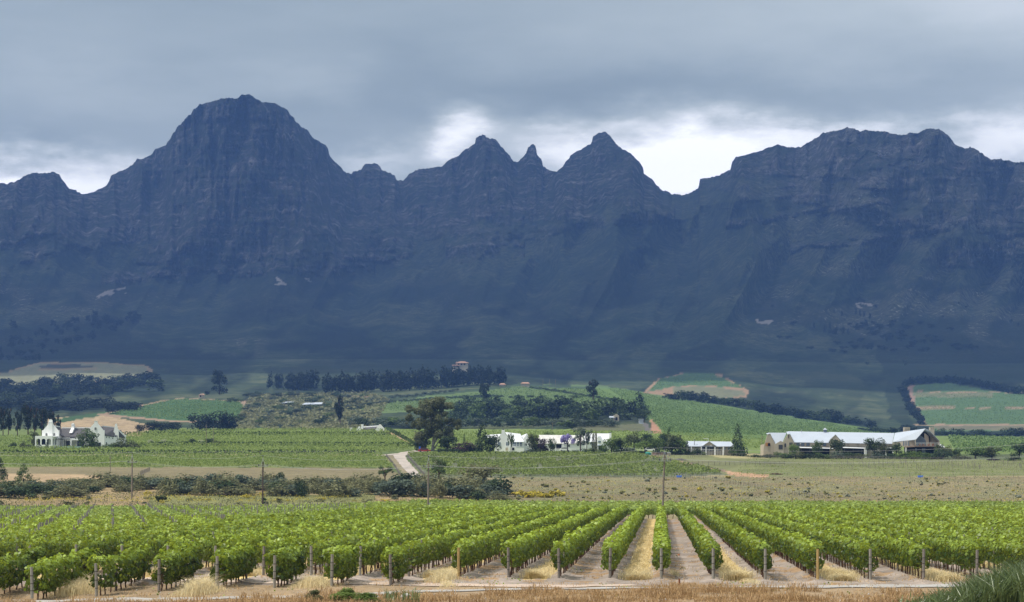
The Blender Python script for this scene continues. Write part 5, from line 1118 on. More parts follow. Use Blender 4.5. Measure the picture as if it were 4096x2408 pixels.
def small_buildings():
    # two grey sheds on the scrub slope
    for i, (u0, u1, vt, ve, vb, d) in enumerate(((1127, 1173, 1605, 1612, 1619, 1850), (1208, 1288, 1609, 1618, 1627, 1800))):
        org, X, Z = frame(u0, vb, d); t = empty('farm_shed', org, 0, ('smaller left' if i == 0 else 'longer right') + ' grey roofed open shed on the scrub slope', 'shed')
        sk = 10; MB().slab((X(u0) , -1, Z(ve)), (X(u1), -1, Z(ve - 2)), (X(u1 + 1), 5, Z(vt - (1 if i else 0))), (X(u0 + sk), 5, Z(vt + 1)), .3).build('roof', M['tin'], t)
        MB().box(X(u0 + 6), X(u1 - 2), 2, 5.5, -1, Z(ve + 1)).build('interior', M['opening'], t)
        for k in range(5 if i else 3): x = X(u0 + 3) + k * (X(u1 - 3) - X(u0 + 3)) / (4 if i else 2); MB().box(x - .2, x + .2, -.8, -.4, -2, Z(ve)).build('post', M['postd'], t)
    # villa on the mountain foot
    org, X, Z = frame(1845, 1470, 2950); g = gz(org[0], org[1]); t = empty('hillside_villa', org, 0, 'pale villa with terracotta hip roof above the long windbreak', 'house')
    MB().box(X(1825), X(1872), 0, 12, -7, Z(1452)).build('wall', M['beige'], t); MB().add([(X(1820), -1, Z(1452)), (X(1877), -1, Z(1452)), (X(1877), 13, Z(1452)), (X(1820), 13, Z(1452)), (X(1840), 6, Z(1444)), (X(1858), 6, Z(1444))], [(0, 3, 2, 1), (0, 1, 5, 4), (1, 2, 5), (2, 3, 4, 5), (3, 0, 4)]).build('roof', M['terra'], t)
    MB().box(X(1810), X(1836), -3, 2, -7, Z(1461)).build('wing', M['beige'], t); MB().slab((X(1808), -4, Z(1461.5)), (X(1840), -4, Z(1461.5)), (X(1840), 1, Z(1459)), (X(1808), 1, Z(1459)), .5).build('wing_roof', M['terra'], t)
    MB().box(X(1825), X(1829), 1, 4, Z(1452), Z(1446)).build('chimney', M['beige'], t)
    for k in range(3): window(t, X(1834 + k * 12), -.01, Z(1460), Z(1454), X(1841) - X(1834), 'opening', None)
    for k in range(4): window(t, X(1813 + k * 6), -3.01, Z(1468), Z(1463), 1.2, 'opening', None)
    # far roofs on the hill top
    for (u0, u1, vt, vb, lab) in ((2082, 2120, 1528, 1540, 'distant low house with reddish roof on top of the terraced hill'), (1996, 2024, 1532, 1540, 'distant small pale roof at the right end of the windbreak')):
        org, X, Z = frame(u0, vb, 2350); t = empty('distant_house', org, 0, lab, 'house'); w = X(u1)
        MB().box(.5, w - .5, 0, 8, -6, Z(vt + 5)).build('wall', M['beige'], t); MB().slab((0, -.5, Z(vt + 6)), (w, -.5, Z(vt + 6)), (w - 2, 4, Z(vt)), (2, 4, Z(vt)), .4).build('roof', M['terra'], t)
    org, X, Z = frame(795, 1584, 2060); t = empty('stone_hut', org, 0, 'tiny pale stone hut above the hill vineyard', 'hut')
    wallmb([(0, -2), (X(816), -2), (X(816), Z(1579)), (X(806), Z(1575)), (0, Z(1580))], 0, 4).build('wall', M['beige'], t); MB().slab((X(794), -.5, Z(1580)), (X(820), -.5, Z(1579)), (X(812), 3, Z(1574)), (X(803), 3, Z(1574)), .3).build('roof', M['terra'], t)
    MB().box(X(800), X(805), -.1, .01, -1, Z(1580)).build('door', M['opening'], t)
    org, X, Z = frame(2455, 1682, 1290); t = empty('arched_cottage', org, 0, 'shaded stone cottage with arched window inside the valley wood', 'house')
    wallmb([(0, -4), (X(2476), -4), (X(2476), Z(1662)), (X(2466), Z(1655)), (0, Z(1661))], 0, 6).build('wall', M['beige'], t); MB().prism(arch(X(2466), Z(1681), Z(1668), X(2470) - X(2462), 8, 1.0), -.1, 0).build('window', M['opening'], t); MB().slab((X(2436), -2, Z(1670)), (X(2458), -2, Z(1670)), (X(2458), 3, Z(1664)), (X(2438), 3, Z(1664)), .2).build('porch_roof', M['tin'], t)
    MB().box(X(2440), X(2442), -1.8, -1.6, -3, Z(1670)).build('porch_post', M['white'], t)
    # water tanks, pump house
    org, X, Z = frame(2580, 1829, 775); t = empty('water_tank', org, 0, 'round turquoise green plastic water tank beside the brown tanks', 'tank')
    r = (X(2605) - X(2580)) / 2; MB().tube([(r, r, 0 - .4), (r, r, Z(1811)), (r, r, Z(1809.5)), (r, r, Z(1808))], [r, r, r * .75, r * .25], 20).build('shell', M['tank'], t); b = MB()
    for z in (.45, .8, 1.15): b.tube([(r, r, z), (r, r, z + .05)], r * 1.02, 20, False)
    b.build('rib', M['tank'], t); MB().tube([(2 * r + .1, r, -.2), (2 * r + .1, r, Z(1810)), (2 * r - .3, r, Z(1808.5))], .07, 6).build('pipe', M['white'], t)
    for i, (u0, u1, lab) in enumerate(((2611, 2635, 'left'), (2636, 2660, 'middle'), (2661, 2678, 'right'))):
        org, X, Z = frame(u0, 1829, 780 + i * 2); r = (X(u1) - X(u0)) / 2; t = empty('reservoir', org, 0, f'round brown plastered reservoir, {lab} one of three right of the turquoise tank', 'reservoir')
        MB().tube([(r, r, -.5), (r, r, Z(1809))], r, 20).build('wall', M['brickb'], t); MB().box(0, 2 * r, 0, 2 * r, Z(1809) + .01, Z(1808)).build('cover', M['tin'], t)
    org, X, Z = frame(2672, 1829, 772); t = empty('pump_house', org, 0, 'small beige pump house with white roof edge right of the brown reservoirs', 'hut'); MB().box(0, X(2682), 0, 2, -.4, Z(1812)).build('wall', M['beige'], t); MB().box(-.2, X(2684), -.3, 2.2, Z(1812) + .01, Z(1810)).build('roof', M['tinw'], t)
    org, X, Z = frame(2556, 1685, 1240); t = empty('grey_gate_shed', org, 0, 'small pale grey flat shed at the top of the lane beside the green slope', 'shed'); MB().box(0, X(2574), 0, 3, -2, Z(1677)).build('wall', M['tin'], t); MB().box(-.3, X(2575), -.4, 3.3, Z(1677) + .01, Z(1676)).build('roof', M['tinw'], t)
    # vehicles and bits by the houses
    def car(u, v, col, lab, w=4.2, h=1.45):
        p = hit(u, v); t = empty('parked_car', tuple(p), 0, lab, 'car'); pr = [(-w / 2, .35), (w / 2, .35), (w / 2, .8), (w * .36, .88), (w * .2, h), (-w * .25, h), (-w * .42, .9), (-w / 2, .85)]
        MB().prism(pr, 0, 1.7).build('body', M[col], t); MB().prism([(-w * .36, .92), (w * .3, .92), (w * .18, h - .06), (-w * .23, h - .06)], -.03, -.001).build('side_window', M['glassd'], t)
        for sx in (-.3, .3): MB().tube([(w * sx, -.05, .33), (w * sx, .2, .33)], .33, 12).build('wheel', M['metalp'], t)
    car(1697, 1809, 'redp', 'red car parked at the foot of the gum tree'); car(2482, 1806, 'white', 'white car parked under the dark tree right of the bright round one'); car(2790 - 190, 1806, 'white', 'white vehicle among the trees above the turquoise tank'); car(2260, 1806, 'white', 'white car parked before the barn under the jacaranda')
    p = hit(1679, 1808); o = empty('blue_sign', tuple(p), 0, 'blue rectangular sign on a pole at the farm road bend', 'sign'); MB().box(-.3, .3, -.03, .03, .9, 1.9).build('board', M['bluep'], o); MB().box(-.05, .05, .031, .08, -.1, 1.9).build('post', M['post'], o)
    for u, lab in ((2717, 'blue plastic trough in the field right of the front power pole'), (3683, 'blue plastic trough in the right-hand field below the terrace')):
        p = hit(u, 1911); o = empty('blue_trough', tuple(p), 0, lab, 'trough'); b = MB(); b.prism([(-.62, .12), (.62, .12), (.75, .65), (-.75, .65)], 0, .05).prism([(-.62, .12), (.62, .12), (.75, .65), (-.75, .65)], .85, .9).box(-.6, .6, .05, .85, .1, .14); b.build('shell', M['bluet'], o)
        for sx in (-.5, .5): MB().box(sx - .04, sx + .04, .3, .4, -.1, .1).build('leg', M['postd'], o)
    for i, (u, v, w, h) in enumerate(((2722, 1841, 34, 7), (2812, 1874, 26, 4), (2862, 1882, 12, 4), (3105, 1853 + 45, 26, 4))):
        p = hit(u, v); rng = np.random.default_rng(i); n = 60; s = F / p[1]; mb = MB()
        for q in range(n):
            a = rng.uniform(-1, 1); z = (1 - abs(a)) * h / s * rng.random(); x = a * w / s / 2; r = .06; dx, dy = rng.normal(size=2) * .6; mb.tube([(x - dx, dy, max(.03, z)), (x + dx, -dy, max(.03, z + .1))], r, 4)
        tag(mb.build('brush_pile', M['postd' if i < 3 else 'bark']), ['long dark pile of cut brush above the centre vineyard', 'pile of dead branches beside the field gate', 'small dark pile of branches left of the field gate', 'reddish heap in the green field below the winery'][i], 'brush pile').location = p
small_buildings()

# ------------------------------------------------------------------ power poles and wires
def power_pole(u, d, vtop, mat, label, bar=True, box=False):
    p = at(u, d); s = F / d; H = CAMZ + (HV - vtop) * d / F - p[2]; lean = .35 if u > 2600 else .1
    t = empty('power_pole', tuple(p), 0, label, 'power pole'); MB().tube([(0, 0, -.3), (lean * .4, 0, H * .5), (lean, 0, H - .9)], [.17, .15, .12], 10).build('shaft', M[mat], t)
    x = lean; zc = H - 1.75
    MB().box(x - .95, x + .95, -.22, -.13, zc - .05, zc + .05).build('crossarm', M['steel'], t)
    MB().tube([(x - .42, -.1, zc), (x, -.05, H - .25), (x, 0, H)], .04, 6).build('brace', M['steel'], t); MB().tube([(x + .42, -.1, zc), (x, -.05, H - .25)], .04, 6).build('brace', M['steel'], t)
    ins = []
    for dx, zz in ((-.82, zc + .05), (.82, zc + .05), (0, H)):
        MB().tube([(x + dx, -.17, zz), (x + dx, -.17, zz + .12), (x + dx, -.17, zz + .13), (x + dx, -.17, zz + .3)], [.06, .06, .13, .1], 8).build('insulator', M['insul'], t); ins.append(np.array([p[0] + x + dx, p[1] - .17, p[2] + zz + .3]))
    if box: MB().box(.16, .5, -.3, .1, 1.6, 2.0).build('meter_box', M['steel'], t)
    return ins
PI_ = [power_pole(527, 470, 1816, 'pole', 'weathered power pole at the left, farthest of the power line'), power_pole(1050, 432, 1828, 'poled', 'dark power pole standing before the scrub belt'),
       power_pole(1712, 402, 1830, 'pole', 'grey power pole below the dirt road end', box=True), power_pole(2650, 341, 1797, 'pole', 'tallest front power pole at the end of the vine aisles')]
def wire(a, b, sag, label, parent=None, r=.013):
    pts = [a + (b - a) * q + np.array([0, 0, -4 * sag * q * (1 - q)]) for q in np.linspace(0, 1, 24)]
    o = MB().tube([p - a for p in pts], r, 4).build('power_line', M['wire']); o.location = a; tag(o, label, 'power line', 'power lines between the poles')
nm = ['left', 'right', 'top']
for i in range(3):
    for j in range(3): wire(PI_[i][j], PI_[i + 1][j], .9, ['thin wire between the far left pole and the dark pole', 'thin wire between the dark pole and the pole below the road', 'thin wire between the road pole and the front pole'][i])
E = [at(4900, 420), at(4900, 420), at(4900, 420)]
for j in range(3):
    b = np.array([(4700 - CX) / F * 330, 330, CAMZ + (HV - [1775, 1768, 1722][j]) * 330 / F]); wire(PI_[3][j], b, [1.6, 1.6, 1.6][j], 'long thin wire running from the front pole off to the right')
    b = PI_[0][j] + np.array([-42, 8, .3]); wire(b, PI_[0][j], .8, 'thin wire leaving the far left pole to the left edge')
def thin_pole(u, vb, vt, lab, r=.09):
    p = hit(u, vb); H = CAMZ + (HV - vt) * p[1] / F - p[2]; t = empty('utility_pole', tuple(p), 0, lab, 'pole'); MB().tube([(0, 0, -.2), (0, 0, H)], r, 7).build('shaft', M['pole'], t); MB().box(-.5, .5, -.04, .04, H - .7, H - .6).build('crossarm', M['pole'], t)
for a in ((825, 1790, 1698, 'thin utility pole in the upper left vineyard, left of a pair'), (853, 1785, 1708, 'thin utility pole in the upper left vineyard, right of a pair'), (441, 1893, 1822, 'short grey post with cap in the pale field strip'), (3048, 1790, 1742, 'thin pole left of the winery'), (1660, 1798, 1718, 'thin pole hidden beside the gum tree'), (2210, 1727, 1688, 'small street lamp like pole before the valley wood')): thin_pole(*a)
def far_pole(u, d, vt, lab): p = at(u, d); H = CAMZ + (HV - vt) * d / F - p[2]; tag(MB().tube([(0, 0, -.2), (0, 0, H)], .16, 5).build('utility_pole', M['pole']), lab, 'pole', 'tiny poles on the terraced hill').location = p
for u in (2172, 2198, 2222, 2473): far_pole(u, 2250 if u < 2400 else 1900, 1515 if u < 2400 else 1578, 'tiny pole on the skyline of the terraced hill')

# ------------------------------------------------------------------ fences
def fence(pts, gap, h, label, rails=(.5, .9), mat='postd', pr=.06, rr=.03, maxp=100, jit=.1):
    R = random.Random(int(pts[0][0])); W = [hit(u, v) for u, v in pts]; o0 = W[0]; t = empty('fence', tuple(o0), 0, label, 'fence'); PP = []
    for a, b in zip(W[:-1], W[1:]):
        L = np.linalg.norm(b[:2] - a[:2]); n = max(1, int(L / gap))
        for i in range(n): q = (i + R.uniform(-jit, jit)) / n; xy = a[:2] * (1 - q) + b[:2] * q; PP.append(np.array([*xy, float(gz(*xy))]))
    PP.append(W[-1]); PP = PP[:maxp]; me = [MB().tube([(0, 0, -.1), (.02, 0, 1)], pr, 5).mesh('post', M[mat]), MB().tube([(0, 0, -.1), (-.03, 0, 1)], pr * .8, 5).mesh('post', M['post'])]
    for i, p in enumerate(PP): o = link('post', me[i % 3 == 0], t, tuple(p - o0)); o.scale = (1, 1, h * R.uniform(.85, 1.1))
    for z in rails: link('rail' if rr > .02 else 'wire', MB().tube([tuple(p - o0 + [0, -.06, z * h + R.uniform(-.04, .04)]) for p in PP], rr, 4).mesh('rail', M[mat if rr > .02 else 'wire']), t)
fence([(3040, 1834), (3200, 1834), (3450, 1838), (3620, 1842), (3800, 1842), (3960, 1835), (4110, 1828)], 2.2, 1.1, 'wooden rail fence along the garden shrubs of the winery', (.95, .5), rr=.05)
fence([(2748, 1861), (2900, 1862), (3020, 1861), (3138, 1860)], 1.6, 1.3, 'rough wooden paddock fence in the field right of the front power pole', (.95, .65, .35), rr=.05)
fence([(2560, 1830), (2748, 1832), (2850, 1822), (3040, 1830)], 2.0, 1.1, 'light fence below the lawn of the beige house', (.9,), 'post', rr=.03)
fence([(1720, 1910), (2200, 1911), (2650, 1908), (2920, 1905)], 2.6, 1.1, 'thin wire fence along the lower edge of the centre vineyard', (.9, .5), rr=.015, pr=.05)
fence([(2700, 1906), (2850, 1922), (3000, 1948), (3130, 1975), (3300, 1996)], 1.5, 1.15, 'row of short dark vineyard stakes crossing the brown field diagonally', (.8,), rr=.012, pr=.055)
fence([(3060, 1905), (3500, 1906), (3900, 1908), (4110, 1912)], 3.0, 1.2, 'thin fence along the foot of the right-hand green field', (.9,), rr=.012, pr=.05)
fence([(-40, 1823), (300, 1823), (900, 1820), (1500, 1818)], 2.8, 1.5, 'line of pale vineyard end posts between the two left vineyards', (.7,), 'post', rr=.012, pr=.07)
fence([(2610, 1826), (2700, 1846), (2800, 1868), (2900, 1890)], 1.1, .9, 'short picket line along the red track beside the centre vineyard', (.8,), rr=.012, pr=.06)
fence([(1545, 1826), (1580, 1870), (1612, 1915)], 1.6, 1.0, 'thin dark fence on the left side of the dirt road', (.8,), rr=.012, pr=.05)
fence([(1628, 1826), (1665, 1868), (1700, 1905)], 1.6, 1.0, 'thin dark fence on the right side of the dirt road', (.8,), rr=.012, pr=.05)
fence([(2080, 1804), (2180, 1806), (2300, 1807), (2450, 1806), (2560, 1806)], 2.4, 1.2, 'white rail fence along the farm house gardens', (.95, .55), 'white', rr=.04)
fence([(560, 1902), (600, 1884)], 1.5, 1.1, 'short leaning fence piece in the pale field above the scrub', (.9,), rr=.03)
def stake_field():
    R = random.Random(3); t = []
    for r_ in range(9):
        v = 1849 + r_ * 3.6 + R.uniform(-1, 1)
        for i in range(30):
            u = R.uniform(3240, 4120); t.append((u, v + R.uniform(-1, 1)))
    for i in range(46): t.append((R.uniform(3620, 4110), R.uniform(1915, 1950)))
    ms = [MB().tube([(0, 0, -.1), (R.uniform(-.03, .03), 0, 1.5)], .035, 4).mesh('stake', M['postd']) for _ in range(3)]
    for i, (u, v) in enumerate(t[:290]): p = hit(u, v); o = link('vine_stake', ms[i % 3], None, tuple(p)); o.scale = (1, 1, R.uniform(.6, 1.1)); tag(o, 'thin bare stake in the young vineyard below the winery', 'stake', 'stakes of the young vineyard')
stake_field()

# ------------------------------------------------------------------ middle-distance vineyards: leaf masses on their plots
def plot(label, poly, n, mat, size, hgt, seed, clump=(30., 8.), thr=.35, dmin=560, name='vineyard'):
    rng = np.random.default_rng(seed); P = np.array(poly, float); lo, hi = P.min(0), P.max(0); u = lo[0] + rng.random(n * 3) * (hi[0] - lo[0]); v = lo[1] + rng.random(n * 3) * (hi[1] - lo[1])
    ok = inpoly(u, v, poly) & (fbm(u / clump[0], v / clump[1], seed, 3) > thr - .12 * rng.random(len(u))); u, v = u[ok][:n], v[ok][:n]
    C = hits(u, v, dmin); C[:, 1] = C[:, 1] + .0; C[:, 2] += rng.random(len(C)) ** .6 * hgt; s = size * (.6 + .8 * rng.random(len(C)))
    N = rng.normal(size=(len(C), 3)) * .7 + [0, -.15, .75]; o = C[0].copy()
    lv = np.clip(.2 + .35 * rng.random(len(C)) + .45 * fbm(u / 22., v / 5., seed + 9, 3), 0, 1)
    tag(link(name, leafmesh(name, C - o, N, s, lv, M[mat], rng), None, o), label, 'vineyard', kind='stuff')
plot('lower left vineyard below the line of pale posts', [(-250, 1826), (1525, 1822), (1545, 1840), (1575, 1872), (1000, 1871), (-250, 1867)], 30000, 'vine_mid', .42, 1.2, 1, (40., 5.), .30)
plot('narrow vineyard strip below the manor', [(-250, 1796), (700, 1797), (1500, 1795), (1660, 1795), (1560, 1808), (1400, 1815), (-250, 1818)], 16000, 'vine_mid', .42, 1.3, 2, (60., 4.), .25)
plot('upper left vineyard running up to the crest', [(480, 1755), (600, 1725), (1200, 1718), (1540, 1720), (1560, 1742), (1660, 1790), (480, 1792)], 26000, 'vine_mid', .42, 1.3, 3, (80., 3.5), .36)
plot('far left vineyard beside the manor', [(-250, 1752), (125, 1748), (125, 1792), (-250, 1794)], 4000, 'vine_mid', .45, 1.3, 4)
plot('vineyard of bushy vines in the centre below the farm houses', [(1628, 1818), (2540, 1816), (2890, 1890), (2880, 1896), (2700, 1906), (1720, 1906)], 34000, 'vine_bush', .45, 1.1, 5, (26., 4.5), .47)
plot('green field strip behind the farm houses', [(1560, 1722), (2600, 1728), (3060, 1745), (3060, 1795), (1700, 1798)], 18000, 'vine_mid', .5, .9, 6, (90., 5.), .3, 700)
plot('vineyard on the rounded hill behind the manor', [(430, 1656), (640, 1610), (720, 1597), (955, 1608), (980, 1640), (930, 1682), (700, 1680)], 9000, 'vine_hill', .7, 1.6, 7, (30., 4.), .3, 1200)
plot('vineyard covering the big green slope', [(2430, 1556), (2480, 1556), (2700, 1597), (3100, 1665), (3500, 1724), (3700, 1738), (3060, 1742), (2660, 1733), (2560, 1640)], 40000, 'vine_hill', .6, 1.3, 8, (60., 4.), .3, 1100)
plot('terraced vineyard on the middle hill', [(1500, 1640), (1560, 1615), (1900, 1575), (2080, 1545), (2400, 1560), (2500, 1605), (2300, 1612), (1900, 1618), (1600, 1645)], 12000, 'vine_hill', .7, 1.4, 9, (60., 4.), .34, 1300)
plot('hill vineyard at the right edge, three green bands', [(3665, 1545), (3800, 1533), (3950, 1562), (4300, 1600), (4300, 1695), (3720, 1697), (3665, 1612)], 12000, 'vine_hill', .8, 1.6, 10, (60., 4.), .34, 1500)
plot('small round hill vineyard under the mountain', [(2600, 1562), (2640, 1518), (2730, 1499), (2850, 1495), (2975, 1553), (2800, 1540), (2700, 1545)], 4500, 'vine_hill', .8, 1.6, 11, (30., 4.), .3, 1500)
plot('green vineyard slope right of the winery', [(3790, 1745), (4300, 1756), (4300, 1815), (3820, 1810)], 7000, 'vine_hill', .8, 1.3, 12, (60., 4.), .3, 700)
plot('rough green scrub growing over the valley floor', [(930, 1720), (1000, 1580), (1480, 1570), (1560, 1600), (1500, 1700), (1400, 1722)], 9000, 'scrub', 2.0, 1.4, 13, (40., 14.), .42, 1150, 'scrub')
plot('olive and straw weeds growing over the brown field', [(2040, 2012), (4250, 2012), (4250, 1908), (2040, 1908)], 12000, 'fieldb', .22, .3, 21, (70., 9.), .42, 450, 'field_weeds')
plot('yellow flowering weeds drifting over the brown field', [(2040, 2008), (4250, 2008), (4250, 1912), (2040, 1912)], 2600, 'yellow', .24, .4, 22, (90., 8.), .56, 450, 'field_weeds')
plot('low weeds and dry tufts on the bank below the scrub belt', [(-200, 2030), (2060, 2030), (2060, 1990), (1500, 1970), (-200, 1970)], 9000, 'fieldb', .24, .35, 23, (50., 10.), .42, 440, 'bank_weeds')
plot('yellow flowering weeds on the bank below the scrub belt', [(100, 2010), (1450, 2010), (1450, 1972), (800, 1975), (100, 1985)], 2600, 'yellow', .22, .5, 24, (60., 8.), .52, 440, 'bank_weeds')
plot('low green tufts on the young vineyard field', [(2930, 1904), (4250, 1904), (4250, 1842), (3700, 1840), (3000, 1825)], 9000, 'vine_mid', .22, .25, 25, (120., 4.), .42, 600, 'field_weeds')
# farm bushes along hedgerow lines in the upper left vineyard
def hedgerow(u0, u1, va, vb, n, mat, size, label):
    rng = np.random.default_rng(int(u0 + n)); q = rng.random(n); u = u0 + (u1 - u0) * q; v = va + (vb - va) * q; C = hits(u, v, 600); C[:, 2] += rng.random(n) * 1.5; C[:, 1] += rng.normal(size=n) * .4; o = C[0].copy()
    tag(link('vine_row', leafmesh('vine_row', C - o, rng.normal(size=(n, 3)) + [0, -.4, .4], size, rng.random(n) * .5, M[mat], rng), None, o), label, 'vine row')
hedgerow(480, 1600, 1741, 1742, 1500, 'mid', .6, 'darker first row of the top plot in the upper left vineyard')
hedgerow(600, 1650, 1781, 1786, 1500, 'mid', .6, 'darker first row of the middle plot in the upper left vineyard')
hedgerow(1545, 1670, 1717, 1790, 500, 'mid', .8, 'dark edge row right of the sandy farm lane')
hedgerow(-200, 1500, 1818, 1816, 1600, 'mid', .55, 'darker first row of the strip just above the pale posts')
# ------------------------------------------------------------------ crowns
def lumps_mesh(name, lumps, n, s, mat, seed, flat=1.0, up=.3, hol=.45):
    """crown made of leaf clumps; lumps = (x, y, z, r) in a unit box"""
    rng = np.random.default_rng(seed); L = np.array(lumps, float); w = L[:, 3] ** 2; idx = rng.choice(len(L), n, p=w / w.sum())
    d = rng.normal(size=(n, 3)); d /= np.linalg.norm(d, axis=1, keepdims=True); r = hol + (1 - hol) * rng.random(n) ** .5
    r *= 1 + .25 * (rng.random(n) - .3)
    tone = rng.random(len(L))[idx]
    C = L[idx, :3] + d * (L[idx, 3] * r)[:, None] * [1, 1, flat]
    C[:, 2] = np.maximum(C[:, 2], .004)
    N = d + rng.normal(size=(n, 3)) * .5 + [0, 0, up]
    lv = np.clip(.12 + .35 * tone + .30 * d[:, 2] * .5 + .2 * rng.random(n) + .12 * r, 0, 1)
    return leafmesh(name, C, N, s * (.6 + .8 * rng.random(n)), lv, mat, rng)
def crown(kind, mat, seed, n=1400):
    R = random.Random(seed * 17 + 3); L = []
    if kind == 'round':
        for i in range(22):
            a = R.uniform(0, 6.28); t = R.random() ** .5; z = R.uniform(.22, .84); w = math.sqrt(max(.05, 1 - ((z - .52) / .52) ** 2)); rr = R.uniform(.11, .19)
            L.append((math.cos(a) * t * (.47 - rr) * w * 1.15, math.sin(a) * t * (.47 - rr) * w * 1.15, z, rr))
        s = .050
    elif kind == 'shrub':
        for i in range(20):
            a = R.uniform(0, 6.28); t = R.random() ** .5; rr = R.uniform(.12, .20); L.append((math.cos(a) * t * .36, math.sin(a) * t * .36, R.uniform(.12, .80 - .45 * t * t), rr))
        s = .052
    elif kind == 'conifer':
        for i in range(42):
            z = (i + .5) / 42 * .93; w = .40 * (1 - z) ** .85; a = R.uniform(0, 6.28); L.append((math.cos(a) * w * .8, math.sin(a) * w * .8, z + .02, .05 + .13 * (1 - z)))
        s = .045
    elif kind == 'column':
        for i in range(26):
            z = (i + .5) / 26 * .9; w = .26 * math.sin(math.pi * min(1, z * .9 + .12)) ** .5; a = R.uniform(0, 6.28); L.append((math.cos(a) * w * .8, math.sin(a) * w * .8, z + .03, .16 + .05 * R.random()))
        s = .055
    elif kind == 'pine':
        for i in range(24):
            z = R.uniform(.28, .93); w = .34 * (1.0 - .55 * abs(z - .66) / .38); a = R.uniform(0, 6.28); L.append((math.cos(a) * w * R.random() ** .4, math.sin(a) * w * R.random() ** .4, z, R.uniform(.07, .14)))
        s = .048
    elif kind == 'tallpine':
        for i in range(34):
            z = R.uniform(.12, .95); w = .30 * (1 - .35 * z); a = R.uniform(0, 6.28); L.append((math.cos(a) * w * R.random() ** .4, math.sin(a) * w * R.random() ** .4, z, R.uniform(.08, .15)))
        s = .05
    elif kind == 'umbrella':
        for i in range(22):
            a = R.uniform(0, 6.28); t = R.random() ** .5; rr = R.uniform(.09, .15); L.append((math.cos(a) * t * .38, math.sin(a) * t * .38, .62 + .26 * (1 - t * t) - R.random() * .12, rr))
        s = .045
    elif kind == 'open':
        for i in range(26):
            a = R.uniform(0, 6.28); t = R.random() ** .6; z = R.uniform(.32, .92); L.append((math.cos(a) * t * .36, math.sin(a) * t * .36, z, R.uniform(.06, .115)))
        s = .04; n = int(n * .7)
    elif kind == 'tuft':
        for i in range(9):
            a = R.uniform(0, 6.28); L.append((math.cos(a) * .26, math.sin(a) * .26, R.uniform(.15, .7), R.uniform(.14, .24)))
        s = .13
    return lumps_mesh('crown', L, n, s * max(1, (1400 / n) ** .42), M[mat], seed)
CR = {}
def get_crown(kind, mat, var, n=1400):
    key = (kind, mat, var, n)
    if key not in CR: CR[key] = crown(kind, mat, len(CR) + 1, n)
    return CR[key]
def tr_mesh(seed, h, fork, mat):
    R = random.Random(seed); b = MB(); x = R.uniform(-.02, .02); b.tube([(0, 0, -.03), (x * .5, 0, h * .5), (x, 0, h)], [.035, .028, .022], 7)
    for i in range(fork):
        a = R.uniform(0, 6.28); b.tube([(x * .8, 0, h * .8), (math.cos(a) * .12, math.sin(a) * .12, h + .15), (math.cos(a) * .2, math.sin(a) * .2, h + .32)], [.02, .014, .006], 5)
    return b.mesh('trunk', M[mat])
TRM = {k: tr_mesh(i, *v) for i, (k, v) in enumerate({'round': (.35, 4, 'barkd'), 'shrub': (.2, 2, 'barkd'), 'conifer': (.25, 0, 'barkd'), 'column': (.3, 0, 'barkd'), 'pine': (.62, 4, 'bark'),
       'tallpine': (.8, 2, 'barkd'), 'umbrella': (.5, 4, 'barkd'), 'open': (.5, 5, 'bark'), 'tuft': (.1, 0, 'barkd')}.items())}
TRUNKW = {'round': 1, 'shrub': .6, 'conifer': 1, 'column': 1, 'pine': 1.0, 'tallpine': 1, 'umbrella': 1, 'open': .8}
KW = {'conifer': 1.35, 'column': 1.6, 'tallpine': 1.9, 'pine': 1.3, 'shrub': 1.3, 'round': 1.3, 'open': 1.35, 'umbrella': 1.2, 'tuft': 1.15}
_tv = [0]; LATER = []
def plant(kind, mat, u, vb, vt, wpx, label, cat='tree', group=None, d=None, parts=True, name=None, var=None, n=1400, dmin=440):
    """a tree or bush: stands where the ground shows at (u, vb) - or at distance d - up to row vt, wpx photo pixels wide"""
    if d is None and parts and ((1796 <= vb < 1830 and (u < 560 or u > 1600)) or (vb == 1832 and u > 3000)): d = 786 if vb < 1832 else 776
    if d is None: p = hit(u, vb, dmin)
    else: p = at(u, d)
    s = F / p[1]; top = CAMZ + (HV - vt) * p[1] / F; h = max(.4, top - p[2]); w = wpx / s
    _tv[0] += 1; v = (_tv[0] * 7) % 3 if var is None else var
    name = name or {'conifer': 'conifer_tree', 'column': 'cypress_tree', 'shrub': 'shrub', 'pine': 'pine_tree', 'tallpine': 'pine_tree', 'tuft': 'shrub'}.get(kind, 'tree')
    cm = get_crown(kind, mat, v, n)
    if parts:
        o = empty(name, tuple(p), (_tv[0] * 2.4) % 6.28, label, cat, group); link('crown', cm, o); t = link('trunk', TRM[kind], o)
    else:
        k = KW[kind]
        LATER.append((w * s * h * s, name, cat, cm, p, (_tv[0] * 2.4) % 6.28, (w * k, w * k, h * 1.03), label, group)); return None
    k = KW[kind]
    o.scale = (w * k, w * k, h * 1.1)
    return o

